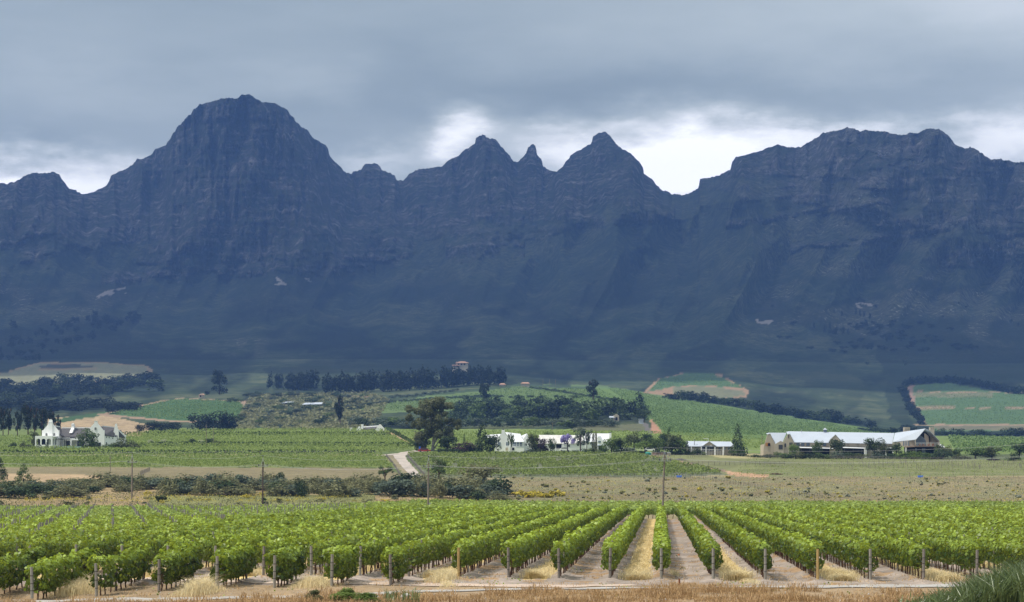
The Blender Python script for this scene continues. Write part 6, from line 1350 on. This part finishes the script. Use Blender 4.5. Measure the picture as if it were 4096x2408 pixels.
def big_gum():
    p = at(1735, 790); s = F / 790; t = empty('gum_tree', tuple(p), 0, 'huge old gum tree with pale forked trunk beside the farm road', 'tree')
    LP = [(1690, 500, 80), (1600, 515, 66), (1790, 520, 66), (1745, 480, 55), (1510, 560, 56), (1460, 610, 44), (1560, 590, 62), (1655, 560, 60), (1750, 580, 56), (1835, 640, 54), (1540, 665, 62), (1620, 690, 72), (1720, 690, 70), (1805, 730, 72), (1900, 670, 44), (1925, 690, 25), (1570, 780, 62), (1560, 850, 56), (1615, 850, 50), (1765, 790, 62), (1830, 820, 44), (1705, 630, 62), (1660, 760, 50), (1540, 905, 30), (1765, 860, 40), (1450, 650, 30), (1490, 690, 34), (1640, 480, 40)]
    X = lambda cx: (1000 + cx / 2.29 - 1735) / s; Z = lambda cy: CAMZ + (HV - (1400 + cy / 2.29)) * 790 / F - p[2]
    R = random.Random(4); L = []
    for cx, cy, r in LP:
        rr = r / 2.29 / s * 1.12
        for k in range(5): L.append((X(cx) + R.gauss(0, .45) * rr, R.uniform(-4.5, 4.5), Z(cy) + R.gauss(0, .32) * rr, rr * R.uniform(.42, .7)))
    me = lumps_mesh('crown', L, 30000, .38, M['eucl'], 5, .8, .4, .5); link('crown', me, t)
    b = MB(); P = lambda cx, cy, y=0: (X(cx), y, Z(cy))
    b.tube([P(1672, 948), P(1676, 880), P(1684, 800), P(1672, 740)], [.75, .5, .42, .34], 10)
    b.tube([P(1676, 880), P(1700, 830, .5), P(1735, 780, 1), P(1755, 720, 1.5)], [.36, .3, .24, .15], 8)
    b.tube([P(1690, 900, .5), P(1712, 860, .8), P(1745, 830, 1.5)], [.25, .2, .1], 7)
    b.tube([P(1672, 740), P(1660, 660, -1), P(1640, 590, -1), P(1610, 540, -1)], [.34, .26, .2, .1], 8)
    b.tube([P(1672, 740), P(1690, 670, 1), P(1700, 610, 1), P(1730, 560, 1)], [.3, .22, .18, .08], 8)
    b.tube([P(1660, 700, -1), P(1590, 670, -2), P(1530, 650, -2)], [.2, .15, .07], 7)
    b.tube([P(1755, 720, 1.5), P(1800, 690, 1.5), P(1850, 660, 1)], [.18, .12, .06], 7)
    b.build('trunk', M['gum'], t)
big_gum()

# trees and bushes round the houses: (kind, colour, u, base row, top row, width, label)
for a in [
 ('conifer', 'dark', 1928, 1808, 1702, 66, 'dense dark conifer left of the white gabled house', 'conifer'),
 ('round', 'dark', 1972, 1808, 1738, 66, 'dark bushy tree touching the left wall of the white gabled house', 'tree'),
 ('shrub', 'boug', 1856, 1808, 1762, 100, 'purple flowering bougainvillea bush between gum tree and conifer', 'shrub'),
 ('conifer', 'dark', 1857, 1790, 1738, 14, 'small pointed conifer tip behind the purple flowering bush', 'conifer'),
 ('shrub', 'mid', 1900, 1802, 1780, 60, 'yellowish green bush in front of the dark conifer', 'shrub'),
 ('round', 'dark', 1790, 1808, 1750, 70, 'dark undergrowth tree at the right foot of the gum tree', 'tree'),
 ('round', 'dark', 1668, 1806, 1770, 34, 'low dark bush at the left foot of the gum tree', 'shrub'),
 ('open', 'mid', 2044, 1806, 1737, 28, 'slim young tree before the porch of the white gabled house', 'tree'),
 ('round', 'olive', 2130, 1796, 1732, 46, 'olive green tree behind the right gable of the white house', 'tree'),
 ('round', 'purple', 2163, 1798, 1755, 66, 'dark purple leaved tree right of the white gabled house', 'tree'),
 ('shrub', 'olive', 2168, 1808, 1770, 52, 'brownish shrub below the purple leaved tree', 'shrub'),
 ('shrub', 'greyg', 2132, 1806, 1786, 60, 'low grey green bush right of the porch steps', 'shrub'),
 ('round', 'mid', 2200, 1790, 1726, 46, 'green leafy tree in front of the weathered barn roof', 'tree'),
 ('round', 'mid', 2209, 1800, 1752, 30, 'smaller light green tree before the leafy one at the barn', 'tree'),
 ('umbrella', 'jaca', 2270, 1803, 1737, 64, 'jacaranda tree in full violet blossom before the barn', 'jacaranda'),
 ('open', 'greyg', 2322, 1812, 1717, 62, 'tall loose grey green tree right of the jacaranda', 'tree'),
 ('open', 'greyg', 2347, 1810, 1722, 44, 'second loose grey green tree leaning on the tall one', 'tree'),
 ('shrub', 'mid', 2350, 1808, 1785, 50, 'low bush at the foot of the grey green trees', 'shrub'),
 ('open', 'dark', 2363, 1795, 1731, 18, 'slim dark tree before the farther white roof', 'tree'),
 ('column', 'gold', 2373, 1800, 1739, 11, 'left one of the two slim golden cypresses', 'cypress'),
 ('column', 'gold', 2384, 1800, 1736, 11, 'right one of the two slim golden cypresses', 'cypress'),
 ('round', 'bright', 2447, 1810, 1753, 62, 'bright green round tree before the farther white house', 'tree'),
 ('shrub', 'bright', 2410, 1798, 1768, 40, 'bright green bush left of the round bright tree', 'shrub'),
 ('round', 'dark', 2486, 1800, 1756, 62, 'dark green tree right of the bright round one', 'tree'),
 ('round', 'olive', 2537, 1795, 1731, 68, 'large round olive green tree between dark trees', 'tree'),
 ('shrub', 'greyg', 2520, 1808, 1782, 46, 'grey green bush below the large olive green tree', 'shrub'),
 ('umbrella', 'bright', 2580, 1806, 1766, 84, 'flat spreading light green tree before the water tanks', 'tree'),
 ('round', 'dark', 2592, 1790, 1738, 60, 'dark bushy tree behind the flat spreading one', 'tree'),
 ('round', 'mid', 2622, 1802, 1750, 74, 'mid green bushy tree behind the brown tanks', 'tree'),
 ('conifer', 'dark', 2675, 1790, 1712, 26, 'pointed conifer rising above the trees left of the beige house', 'conifer'),
 ('round', 'dark', 2655, 1795, 1738, 60, 'dark crown below the pointed conifer', 'tree'),
 ('round', 'olive', 2688, 1804, 1738, 76, 'brownish olive tree left of the beige house', 'tree'),
 ('round', 'mid', 2722, 1808, 1752, 84, 'broad green tree touching the left end of the beige house', 'tree'),
 ('conifer', 'dark', 2748, 1806, 1765, 24, 'short dark conifer at the corner of the beige house', 'conifer'),
 ('conifer', 'dark', 2952, 1798, 1705, 66, 'tall broad dark conifer right of the beige house', 'conifer'),
 ('shrub', 'mid', 2945, 1806, 1783, 58, 'low spreading green tree below the tall broad conifer', 'shrub'),
 ('shrub', 'bright', 2813, 1818, 1803, 20, 'round light green bush on the lawn of the beige house', 'shrub'),
 ('shrub', 'dark', 2790, 1806, 1785, 44, 'dark creeper over the left porch of the beige house', 'shrub'),
 ('round', 'bright', 3173, 1812, 1779, 52, 'bright green low tree at the left gable of the winery', 'tree'),
 ('round', 'mid', 3272, 1808, 1762, 44, 'green tree before the long winery roof, second from left', 'tree'),
 ('round', 'dark', 3352, 1808, 1756, 66, 'dark green tree before the small winery gable', 'tree'),
 ('round', 'dark', 3495, 1815, 1757, 70, 'largest dark tree before the winery', 'tree'),
 ('round', 'olive', 3537, 1808, 1763, 38, 'yellowish tree touching the largest dark winery tree', 'tree'),
 ('round', 'dark', 3587, 1813, 1770, 52, 'dark tree left of the glazed winery terrace', 'tree'),
 ('open', 'mid', 3756, 1812, 1773, 44, 'thin feathery tree at the right end of the winery', 'tree'),
 ('round', 'olive', 3792, 1815, 1783, 38, 'yellow green bush tree right of the winery', 'tree'),
 ('round', 'dark', 3825, 1822, 1796, 44, 'small dark tree right of the winery terrace', 'tree'),
 ('round', 'olive', 3968, 1829, 1784, 74, 'brown green round tree in the right-hand garden', 'tree'),
 ('round', 'mid', 3902, 1828, 1791, 86, 'broad green bush tree left of the brown green round one', 'tree'),
 ('shrub', 'dark', 3945, 1830, 1808, 70, 'dark shrub under the brown green round tree', 'shrub'),
 ('round', 'dark', 4078, 1824, 1775, 74, 'dark round tree at the right edge of the picture', 'tree'),
 ('shrub', 'mid', 4052, 1842, 1818, 66, 'low green shrub before the tree at the right edge', 'shrub'),
 ('shrub', 'purple', 3975, 1842, 1832, 50, 'low reddish dark shrub at the right roadside', 'shrub'),
 ('round', 'mid', 360, 1797, 1718, 92, 'leafy tree standing before the right gable of the old manor', 'tree'),
 ('shrub', 'mid', 448, 1797, 1760, 66, 'dark green bush at the right corner of the old manor', 'shrub'),
 ('shrub', 'olive', 508, 1797, 1745, 96, 'big rounded bush right of the old manor', 'shrub'),
 ('shrub', 'olive', 100, 1796, 1757, 44, 'brownish bush left of the old manor', 'shrub'),
 ('shrub', 'dark', 52, 1796, 1761, 32, 'small dark bush second left of the old manor', 'shrub'),
 ('round', 'olive', 136, 1790, 1726, 46, 'brown green tree behind the left corner of the old manor', 'tree'),
 ('shrub', 'dark', 120, 1800, 1778, 40, 'dark low bush against the veranda corner of the manor', 'shrub'),
 ('conifer', 'dark', 188, 1798, 1770, 22, 'small dark conical bush before the manor veranda', 'conifer'),
 ('open', 'greyg', 156, 1799, 1778, 20, 'thin pale shrub before the manor veranda', 'shrub'),
 ('shrub', 'greyg', 218, 1798, 1782, 34, 'greyish garden shrub left of the pool wall', 'shrub'),
 ('shrub', 'dark', 252, 1800, 1785, 40, 'dark garden shrub below the pool wall', 'shrub'),
 ('shrub', 'mid', 288, 1800, 1786, 40, 'green garden shrub below the pool wall', 'shrub'),
 ('shrub', 'olive', 322, 1800, 1786, 34, 'yellow green garden shrub right of the pool wall', 'shrub'),
 ('shrub', 'dark', 392, 1800, 1788, 46, 'dark garden shrub under the leafy manor tree', 'shrub'),
 ('shrub', 'whitefl', 603, 1780, 1751, 30, 'bush covered with pale blossom in the vines, nearest the manor', 'shrub'),
 ('shrub', 'whitefl', 655, 1778, 1750, 24, 'pale blossoming bush, second from the manor', 'shrub'),
 ('shrub', 'mid', 575, 1785, 1765, 40, 'low green bush left of the blossoming bush', 'shrub'),
 ('shrub', 'dark', 640, 1785, 1764, 60, 'low dark bush between the two blossoming bushes', 'shrub'),
 ('shrub', 'greyg', 690, 1784, 1766, 50, 'grey green bush right of the second blossoming bush', 'shrub'),
 ('shrub', 'dark', 738, 1777, 1760, 30, 'dark round bush in the vineyard row of bushes', 'shrub'),
 ('round', 'dark', 768, 1780, 1754, 30, 'taller dark round bush in the vineyard row of bushes', 'shrub'),
 ('shrub', 'whitefl', 806, 1780, 1751, 28, 'pale blossoming bush beside the thin power poles', 'shrub'),
 ('round', 'dark', 838, 1783, 1755, 36, 'dark bush at the foot of the thin power poles', 'shrub'),
 ('shrub', 'olive', 871, 1783, 1758, 32, 'last brownish bush right of the thin power poles', 'shrub'),
 ('open', 'mid', 1755, 1925, 1826, 62, 'feathery light tree rising behind the power pole by the road', 'tree'),
 ('open', 'mid', 1760, 1930, 1868, 54, 'lower feathery bush under the light tree by the road', 'tree'),
 ('round', 'scrub', 1927, 1958, 1853, 155, 'big broad grey green willow-like tree above the scrub', 'tree'),
 ('open', 'mid', 1540, 1925, 1860, 66, 'open young bush tree left of the dirt road end', 'tree'),
 ('conifer', 'mid', 95, 1935, 1856, 76, 'loose young pine rising from the scrub near the left edge', 'conifer'),
 ('conifer', 'dark', -6, 1935, 1830, 80, 'dark conifer cut by the left edge of the picture', 'conifer'),
]:
    plant(*a)
# clipped hedge and garden shrubs before the winery
def hedge(u0, u1, v, h, mat, label, thick=1.6):
    a, b = hit(u0, v), hit(u1, v); n = 1100; rng = np.random.default_rng(int(u0)); t = rng.random(n)
    C = a[None] * (1 - t)[:, None] + b[None] * t[:, None]; q = rng.random(n) * 3.14; C[:, 1] += np.cos(q) * thick * .5; C[:, 2] = gz(C[:, 0], C[:, 1]) + .1 + np.abs(np.sin(q)) ** .6 * h
    N = np.stack([0 * q, np.cos(q), np.sin(q) + .3], 1) + rng.normal(size=(n, 3)) * .4
    o = np.array([*a]); return tag(link('hedge', leafmesh('hedge', C - o, N, .34, rng.random(n) * .7, M[mat], rng), None, o), label, 'hedge')
hedge(1750, 1865, 1811, 1.2, 'dark', 'long dark hedge at the right foot of the gum tree'); hedge(1828, 1922, 1808, 1.3, 'mid', 'green clipped hedge before the purple flowering bush')
R = random.Random(8)
names = ['leftmost', 'second from left', 'third from left', 'fourth from left', 'fifth from left', 'sixth from left', 'seventh from left', 'eighth from left', 'ninth from left', 'tenth from left', 'eleventh from left', 'twelfth from left', 'thirteenth from left', 'fourteenth from left', 'fifteenth from left', 'sixteenth from left', 'seventeenth from left']
for i, (u, w, t, mt) in enumerate([(3082, 60, 14, 'dark'), (3128, 66, 24, 'mid'), (3185, 70, 20, 'olive'), (3240, 70, 18, 'dark'), (3292, 64, 20, 'mid'), (3345, 62, 22, 'greyg'), (3395, 60, 22, 'dark'), (3442, 66, 18, 'olive'), (3505, 60, 18, 'greyg'), (3550, 60, 16, 'dark'), (3600, 60, 20, 'mid'), (3648, 84, 25, 'bright'), (3702, 70, 22, 'mid'), (3765, 92, 27, 'dark'), (3845, 66, 12, 'olive'), (3020, 60, 12, 'dark')]):
    plant('shrub', mt, u, 1832, 1832 - t * 1.35, w * 1.05, f'rounded garden shrub in the row before the winery, {names[i] if i < 15 else "beyond the left end"}', 'shrub', 'garden shrubs before the winery')
for i, (u, w, t) in enumerate([(2255, 40, 14), (2300, 44, 16), (2395, 50, 18), (2480, 60, 18), (2560, 50, 14), (2640, 60, 14), (2700, 70, 12), (2760, 50, 10), (2105, 40, 10), (1990, 44, 10)]):
    plant('shrub', ['dark', 'mid', 'greyg'][i % 3], u, 1812, 1812 - t, w, 'low hedge-like bush along the lower garden edge of the farm houses', 'shrub', 'bushes along the lower garden edge')

# the scrub belt on the bank behind the vines
R = random.Random(12)
for i in range(190):
    u = -120 + i * 11.3 + R.uniform(-9, 9); tier = i % 3
    edge = np.interp(u, [0, 330, 400, 700, 1050, 1150, 1500, 1700, 1900, 2040], [1990, 1985, 1956, 1980, 1975, 1982, 1980, 1988, 1998, 2004])
    vb = edge - tier * 16 + R.uniform(-5, 6); top = np.interp(u, [-100, 200, 400, 900, 1700, 1950, 2040], [1905, 1912, 1895, 1884, 1892, 1895, 1950]) + tier * 4 + R.gauss(2, 13)
    if tier == 0: top += R.uniform(10, 24)
    if tier == 0 and (555 < u < 650 or 940 < u < 1010 or R.random() < .18): continue
    plant('shrub', R.choice(['scrub', 'scrub', 'dark', 'scrub', 'greyg']), u, vb, min(top, vb - 16), R.choice((60, 80, 100, 140)) * R.uniform(.8, 1.2), 'dark rounded bush in the dense scrub belt on the bank', 'shrub', 'bushes of the dense scrub belt', parts=False, n=900)
for i in range(52):
    u = R.uniform(-60, 2060); vb = R.uniform(1975, 2022); plant('shrub' if i % 3 else 'tuft', R.choice(['scrub', 'olive', 'yellow', 'greyg', 'scrub']) if not 800 < u < 1420 else R.choice(['yellow', 'yellow', 'scrub', 'mid']), u, vb, vb - R.uniform(9, 26), R.uniform(14, 42), 'small low bush on the grassy bank below the scrub belt', 'shrub', 'small bushes on the grassy bank', parts=False, n=260 if i % 3 else 60)
# bushes dotted over the brown field
for i in range(250):
    while True:
        u = R.uniform(2050, 4150); vb = R.uniform(1912, 2002)
        if fbm(u / 120., vb / 12., 33, 3) > .53 or R.random() < .06: break
    big = R.random() < .3
    mt = R.choice(['yellow', 'fieldt', 'fieldt', 'scrub', 'fieldu']); w = R.uniform(6, 15) * (1.4 if big else .75)
    plant('tuft', mt, u, vb, vb - w * R.uniform(.55, .8), w, {'yellow': 'small bush with yellow flowers in the brown field', 'fieldu': 'small grey bush in the brown field'}.get(mt, 'small green bush in the brown field'), 'shrub', {'yellow': 'yellow flowering bushes in the brown field', 'fieldu': 'grey bushes in the brown field'}.get(mt, 'green bushes in the brown field'), parts=False, n=110)
for i in range(26):
    u = 2070 + i * 7.2 + R.uniform(-5, 5); vb = 1985 + R.uniform(-8, 6); w = R.uniform(16, 30)
    plant('tuft', 'yellow', u, vb, vb - w * .7, w, 'yellow flowering bush in the dense yellow cluster right of the scrub belt', 'shrub', 'cluster of yellow bushes', parts=False, n=80)

# ---- pines left of the manor
for i, (u, t, w) in enumerate([(12, 1640, 44), (34, 1636, 40), (70, 1652, 44), (112, 1628, 60), (138, 1634, 50), (168, 1640, 56), (206, 1648, 42), (232, 1662, 30), (-30, 1640, 50)]):
    plant('pine', 'pine', u, 0, t, w, 'tall dark pine with bare lower trunk in the group left of the manor', 'pine', 'pines left of the manor', d=1010 + (i % 3) * 22)
for i, (u, t, w) in enumerate([(805, 1651, 110), (880, 1650, 120), (915, 1662, 70), (645, 1684, 90), (690, 1690, 70), (600, 1690, 60), (560, 1695, 40)]):
    plant('round', 'pine', u, 0, t, w, f'broad blue-black tree in the hollow behind the vineyard crest, {names[[5, 6, 6, 2, 3, 1, 0][i]] if i != 2 else "rightmost"}', 'tree', 'dark trees behind the vineyard crest', d=1330)
def wood(spec, group, seed):
    """(kinds, colours, n, u0, u1, function(u) -> (base row, top row), width range, dmin or None, label)"""
    R = random.Random(seed)
    for kinds, cols, n, u0, u1, fn, ws, label in spec:
        for i in range(n):
            u = u0 + (u1 - u0) * (i + R.uniform(-.6, .6)) / n; vb, h = fn(u, R); kd = R.choice(kinds)
            plant(kd, R.choice(cols), u, vb, vb - h, R.uniform(*ws), label, 'tree' if kd not in ('pine', 'tallpine') else 'pine', group, parts=False, n=500, dmin=1120)
LI = lambda u, *p: float(np.interp(u, [q[0] for q in p], [q[1] for q in p]))
# windbreak of tall pines on the middle hill
wood([(['tallpine'], ['pine'], 46, 1310, 2022, lambda u, R: (LI(u, (1250, 1572), (1500, 1566), (1800, 1548), (2022, 1532)) + R.uniform(-2, 5), LI(u, (1250, 72), (1500, 84), (1900, 78), (2022, 70)) * R.uniform(.86, 1.08)), (30, 44), 'tall blue-black pine in the long windbreak on the middle hill')], 'pines of the long windbreak', 1)
wood([(['tallpine'], ['pine'], 9, 1150, 1262, lambda u, R: (1560 + R.uniform(-3, 3), R.uniform(62, 84)), (30, 46), 'tall pine in the separate clump left of the long windbreak'),
      (['tallpine'], ['pine'], 3, 1082, 1140, lambda u, R: (1556, R.uniform(58, 72)), (16, 28), 'slim pine standing apart left of the windbreak')], 'pines left of the long windbreak', 2)
plant('tallpine', 'pine', 878, 1578, 1494, 54, 'single broad blue-black pine on the slope above the hill vineyard', 'pine', dmin=1500)
plant('round', 'pine', 828, 1580, 1562, 22, 'small round tree by the hut above the hill vineyard', 'tree', dmin=1500)
plant('pine', 'pine', 1360, 1700, 1586, 58, 'tall ragged dark tree before the terraced slope left of the gum tree', 'tree', dmin=1120)
plant('pine', 'pine', 1942, 1622, 1540, 56, 'tall pine with bare trunk before the terraces behind the gum tree', 'pine', dmin=1120)
plant('pine', 'pine', 2373, 1600, 1525, 60, 'lone pine with round crown standing on the terraced hill', 'pine', dmin=1120)
plant('conifer', 'pine', 2555, 1655, 1574, 78, 'dark ragged cedar at the edge of the big green slope', 'conifer', dmin=1120)
plant('round', 'dark', 2575, 1690, 1643, 56, 'dark round tree at the top of the red earth lane', 'tree', dmin=1120)
plant('pine', 'pine', 2263, 1640, 1594, 50, 'dark cedar in the middle of the valley wood', 'conifer', dmin=1120)
# valley wood behind the white houses
wood([(['round', 'round', 'conifer'], ['dark', 'dark', 'pine', 'mid'], 42, 1830, 2560, lambda u, R: (LI(u, (1830, 1690), (2200, 1690), (2560, 1690)) - R.uniform(0, 30), R.uniform(45, 85)), (50, 92), 'dark bushy tree in the valley wood behind the white houses'),
      (['round'], ['pine', 'dark', 'dark'], 24, 1850, 2330, lambda u, R: (1660 - R.uniform(0, 14), R.uniform(40, 74)), (40, 76), 'dark tree in the upper part of the valley wood'),
      (['round'], ['dark', 'mid', 'greyg'], 34, 1420, 2480, lambda u, R: (1716 - R.uniform(0, 10), R.uniform(24, 46)), (44, 84), 'lighter green tree at the lower edge of the valley wood')], 'trees of the valley wood', 3)
# left-hand forest below the pale field
wood([(['round', 'round', 'tallpine'], ['pine', 'pine', 'dark'], 60, -60, 640, lambda u, R: (LI(u, (-60, 1620), (300, 1600), (640, 1575)) - R.uniform(0, 62), R.uniform(32, 56)), (40, 78), 'blue-black tree in the forest below the pale upper field'),
      (['round', 'tallpine'], ['pine'], 26, -60, 560, lambda u, R: (1655 - R.uniform(0, 30), R.uniform(30, 46)), (46, 84), 'blue-black tree at the lower edge of the left forest')], 'trees of the left forest', 4)
for u, t, w in ((185, 1507, 84), (355, 1497, 62), (305, 1510, 34)): plant('round', 'pine', u, 1560, t, w, f'{"broad" if w > 80 else "tall" if w > 50 else "slim"} dark crown standing out against the pale upper field', 'tree', dmin=1900, n=600, parts=False)
# scrub trees round the sheds
wood([(['round', 'shrub'], ['dark', 'mid', 'greyg', 'dark'], 92, 930, 1480, lambda u, R: (LI(u, (930, 1700), (1480, 1700)) - R.uniform(0, 120), R.uniform(13, 25)), (30, 56), 'rounded green bush in the scrub valley round the grey sheds')], 'bushes of the scrub valley', 5)
# olive hedges on the terraces
wood([(['round'], ['greyg', 'greyg', 'dark'], 54, 1390, 2000, lambda u, R: (LI(u, (1390, 1632), (1560, 1612), (1780, 1596), (2000, 1588)) + R.uniform(-1, 1), R.uniform(8, 13)), (16, 24), 'small grey olive tree in the hedge lines of the terraces'),
      (['round'], ['greyg'], 42, 1440, 1830, lambda u, R: (LI(u, (1440, 1614), (1600, 1590), (1830, 1563)) + R.uniform(-5, 5), R.uniform(7, 12)), (14, 22), 'small grey olive tree in the hedge lines of the terraces'),
      (['round'], ['dark', 'greyg'], 46, 2130, 2500, lambda u, R: (LI(u, (2130, 1556), (2250, 1572), (2420, 1600), (2500, 1612)) + R.uniform(-2, 2), R.uniform(8, 14)), (16, 24), 'small tree in the hedge line coming down the terraced hill'),
      (['round'], ['dark'], 22, 1830, 2350, lambda u, R: (1592 + R.uniform(-2, 2), R.uniform(8, 14)), (18, 30), 'dark bush in the level hedge across the terraces')], 'hedge trees of the terraces', 6)
# tree line following the crest of the big slope to the right
wood([(['round', 'round', 'conifer'], ['pine', 'pine', 'dark'], 40, 2680, 3460, lambda u, R: (0, 0), (1, 2), '')][:0], '', 7)
R = random.Random(7)
for i in range(44):
    u = 2675 + i * 18.6 + R.uniform(-7, 7); cr = LI(u, (2675, 1596), (3100, 1665), (3460, 1722)); hgt = LI(u, (2675, 30), (2740, 50), (3000, 48), (3300, 52), (3480, 42)) * R.uniform(.7, 1.15)
    if 3450 < u < 3470: continue
    plant(R.choice(['round', 'round', 'tallpine']), R.choice(['pine', 'pine', 'dark']), u, 0, cr - hgt, R.uniform(40, 74), 'dark tree in the line behind the crest of the big green slope', 'tree', 'tree line behind the big green slope', d=2080 + R.uniform(-60, 60), parts=False, n=500)
plant('round', 'pine', 3322, 0, 1632, 92, 'tallest broad dark tree in the line behind the big green slope', 'tree', d=2050, n=700, parts=False)
for i in range(32):
    u = 3470 + i * 20 + R.uniform(-8, 8); plant('round', R.choice(['pine', 'dark']), u, 0, 1716 + R.uniform(-20, 10) + (10 if u > 3700 else -4), R.uniform(38, 70), 'dark tree in the line below the right-hand hill vineyard', 'tree', 'tree line below the right hill vineyard', d=1790, parts=False, n=500)
plant('round', 'pine', 4085, 0, 1706, 80, 'large dark tree of the lower line at the right edge', 'tree', d=1700, n=600, parts=False)
wood([(['tallpine', 'round'], ['pine'], 44, 3625, 4150, lambda u, R: (LI(u, (3625, 1540), (3800, 1531), (3900, 1545), (4150, 1590)) + R.uniform(-3, 3), R.uniform(24, 36)), (22, 34), 'dark pine in the belt round the right hill vineyard'),
      (['tallpine', 'round'], ['pine'], 26, 3606, 3690, lambda u, R: (LI(u, (3606, 1560), (3640, 1640), (3690, 1705)) + R.uniform(-14, 10), R.uniform(22, 34)), (22, 34), 'dark pine in the belt left of the right hill vineyard')], 'pines round the right hill vineyard', 8)
# trees dotted on the mountain foot
def mplant(kind, mat, u, v, h, w, label, group):
    p = mhit(u, v) if v < 1425 else hit(u, v, 2500); s = F / p[1]; LATER.append((w * h, 'tree', 'tree', get_crown(kind, mat, 0, 300), p, u % 6.28, (w / s * 1.2, w / s * 1.2, h / s), label, group))
for u, v, h, w in [(3368, 1268, 24, 14), (3425, 1262, 30, 14), (3440, 1268, 28, 14), (3455, 1268, 26, 14), (3481, 1276, 26, 16), (3502, 1236, 20, 14), (3258, 1314, 24, 14), (3300, 1334, 38, 18), (3320, 1320, 30, 14), (3345, 1340, 34, 24), (3372, 1340, 36, 18), (3390, 1340, 28, 16), (3428, 1325, 34, 22), (3462, 1300, 24, 20), (3430, 1206, 20, 28), (3452, 1212, 16, 22), (3090, 1232, 14, 14), (3835, 1222, 16, 10), (3862, 1236, 12, 12), (3772, 1272, 12, 10), (4045, 1295, 20, 14), (4070, 1310, 20, 12), (3470, 1430, 14, 16)]:
    mplant('tallpine' if h > 22 else 'round', 'pine', u, v, h, w, 'small dark tree dotted on the mountain foot', 'trees dotted on the mountain foot')
mplant('round', 'greyg', 3620, 1440, 30, 22, 'pale green tree standing out on the right mountain foot', None)
R = random.Random(31)
for i in range(70):
    u = R.uniform(-60, 560); v = R.uniform(LI(u, (0, 1300), (560, 1260)), LI(u, (0, 1440), (150, 1440), (560, 1290))); mplant(R.choice(['round', 'tallpine']), 'pine', u, v, R.uniform(20, 34), R.uniform(26, 44), 'blue-black tree in the high forest under the left mountain', 'trees of the high left forest')
for i in range(70):
    u = R.gauss(3560, 190); v = 1345 + R.uniform(-50, 70); mplant('round', 'pine', u, v, R.uniform(12, 22), R.uniform(26, 44), 'dark bush tree in the patchy wood on the right mountain foot', 'patchy wood on the right mountain foot')

# the largest of each kind become things of their own, the tiny remainder one mass per kind
def plant_later():
    made = {}
    for o in SC.objects:
        if 'category' in o: made[o['category']] = made.get(o['category'], 0) + 1
    for cat, lim, lab in (('tree', 296, 'hundreds of tiny far trees dotted over the hills and the mountain foot'), ('shrub', 296, 'many tiny bushes dotted over the brown field and the bank'), ('pine', 290, 'tiny far pines'), ('conifer', 290, 'tiny far conifers')):
        L = sorted([q for q in LATER if q[2] == cat], key=lambda q: -q[0]); k = max(0, lim - made.get(cat, 0))
        for a, name, c, cm, p, rz, sc, label, group in L[:k]:
            o = link(name, cm, None, tuple(p)); tag(o, label, cat, group); o.rotation_euler = (0, 0, rz); o.scale = sc
        rest = L[k:]
        if not rest: continue
        VV = []; FF = []; LV = []; MI = []; mats = []; b = 0; cache = {}
        for a, name, c, cm, p, rz, sc, label, group in rest:
            if cm.name not in cache:
                v = np.empty(len(cm.vertices) * 3, np.float32); cm.vertices.foreach_get('co', v); l = np.empty(len(cm.polygons), np.float32); cm.attributes['lv'].data.foreach_get('value', l); cache[cm.name] = (v.reshape(-1, 3), l)
            v, l = cache[cm.name]; v = v * np.array(sc, np.float32); cz, sz = math.cos(rz), math.sin(rz)
            VV.append(np.stack([v[:, 0] * cz - v[:, 1] * sz + p[0], v[:, 0] * sz + v[:, 1] * cz + p[1], v[:, 2] + p[2]], 1)); n = len(v) // 4
            FF.append(np.arange(4 * n).reshape(-1, 4) + b); b += 4 * n; LV.append(l); m = cm.materials[0]
            if m not in mats: mats.append(m)
            MI.append(np.full(n, mats.index(m), np.int32))
        nm = {'tree': 'far_trees', 'shrub': 'field_bushes'}.get(cat, 'far_pines')
        me = mesh_np(nm, np.concatenate(VV), np.concatenate(FF), None, {'lv': ('FACE', 'FLOAT', np.concatenate(LV))})
        for m in mats: me.materials.append(m)
        me.polygons.foreach_set('material_index', np.concatenate(MI)); me.update(); tag(link(nm, me), lab, cat, kind='stuff')
plant_later()

def near_bushes():
    R = random.Random(5)
    for i, (u, v, w, h, mt, lab) in enumerate([(1385, 2412, 120, 62, 'bright', 'bright green feathery shrub at the bottom edge, left half'), (1470, 2414, 110, 50, 'bright', 'lower bright green shrub at the bottom edge touching the orange rock'), (1262, 2408, 70, 50, 'olive', 'brownish dry bush left of the bright green shrub')]):
        plant('shrub', mt, u, v, v - h, w, lab, 'shrub', dmin=60, n=3200)
    rng = np.random.default_rng(6); n = 90; y = 97 + rng.random(n) * 3; u = 1530 + rng.random(n) * 150; x = (u - CX) / F * y
    tag(link('grass_tuft', blades(np.stack([x, y, gz(x, y)], 1), .5 + .45 * rng.random(n), .035, .3, rng, M['reed'], 'grass_tuft', .5, .8)), 'few long pale green grass blades beside the orange rock', 'grass', kind='stuff')
near_bushes()
# ------------------------------------------------------------------ air between here and the mountains
def build_haze():
    m = bpy.data.materials.new('haze'); m.use_nodes = True; T = NT(m.node_tree); T.n.clear()
    out = T.node('ShaderNodeOutputMaterial'); pv = T.node('ShaderNodeVolumePrincipled')
    pv.inputs['Color'].default_value = HAZE_COL; pv.inputs['Density'].default_value = HAZE_DEN; pv.inputs['Anisotropy'].default_value = 0.0
    T.l.new(pv.outputs[0], out.inputs['Volume'])
    o = MB().box(-5200, 5200, -60, 9400, -60, 1330).build('haze', m); tag(o, kind='stuff')
HAZE_COL = (.225, .42, 1.0, 1); HAZE_DEN = 7.0e-5
build_haze()
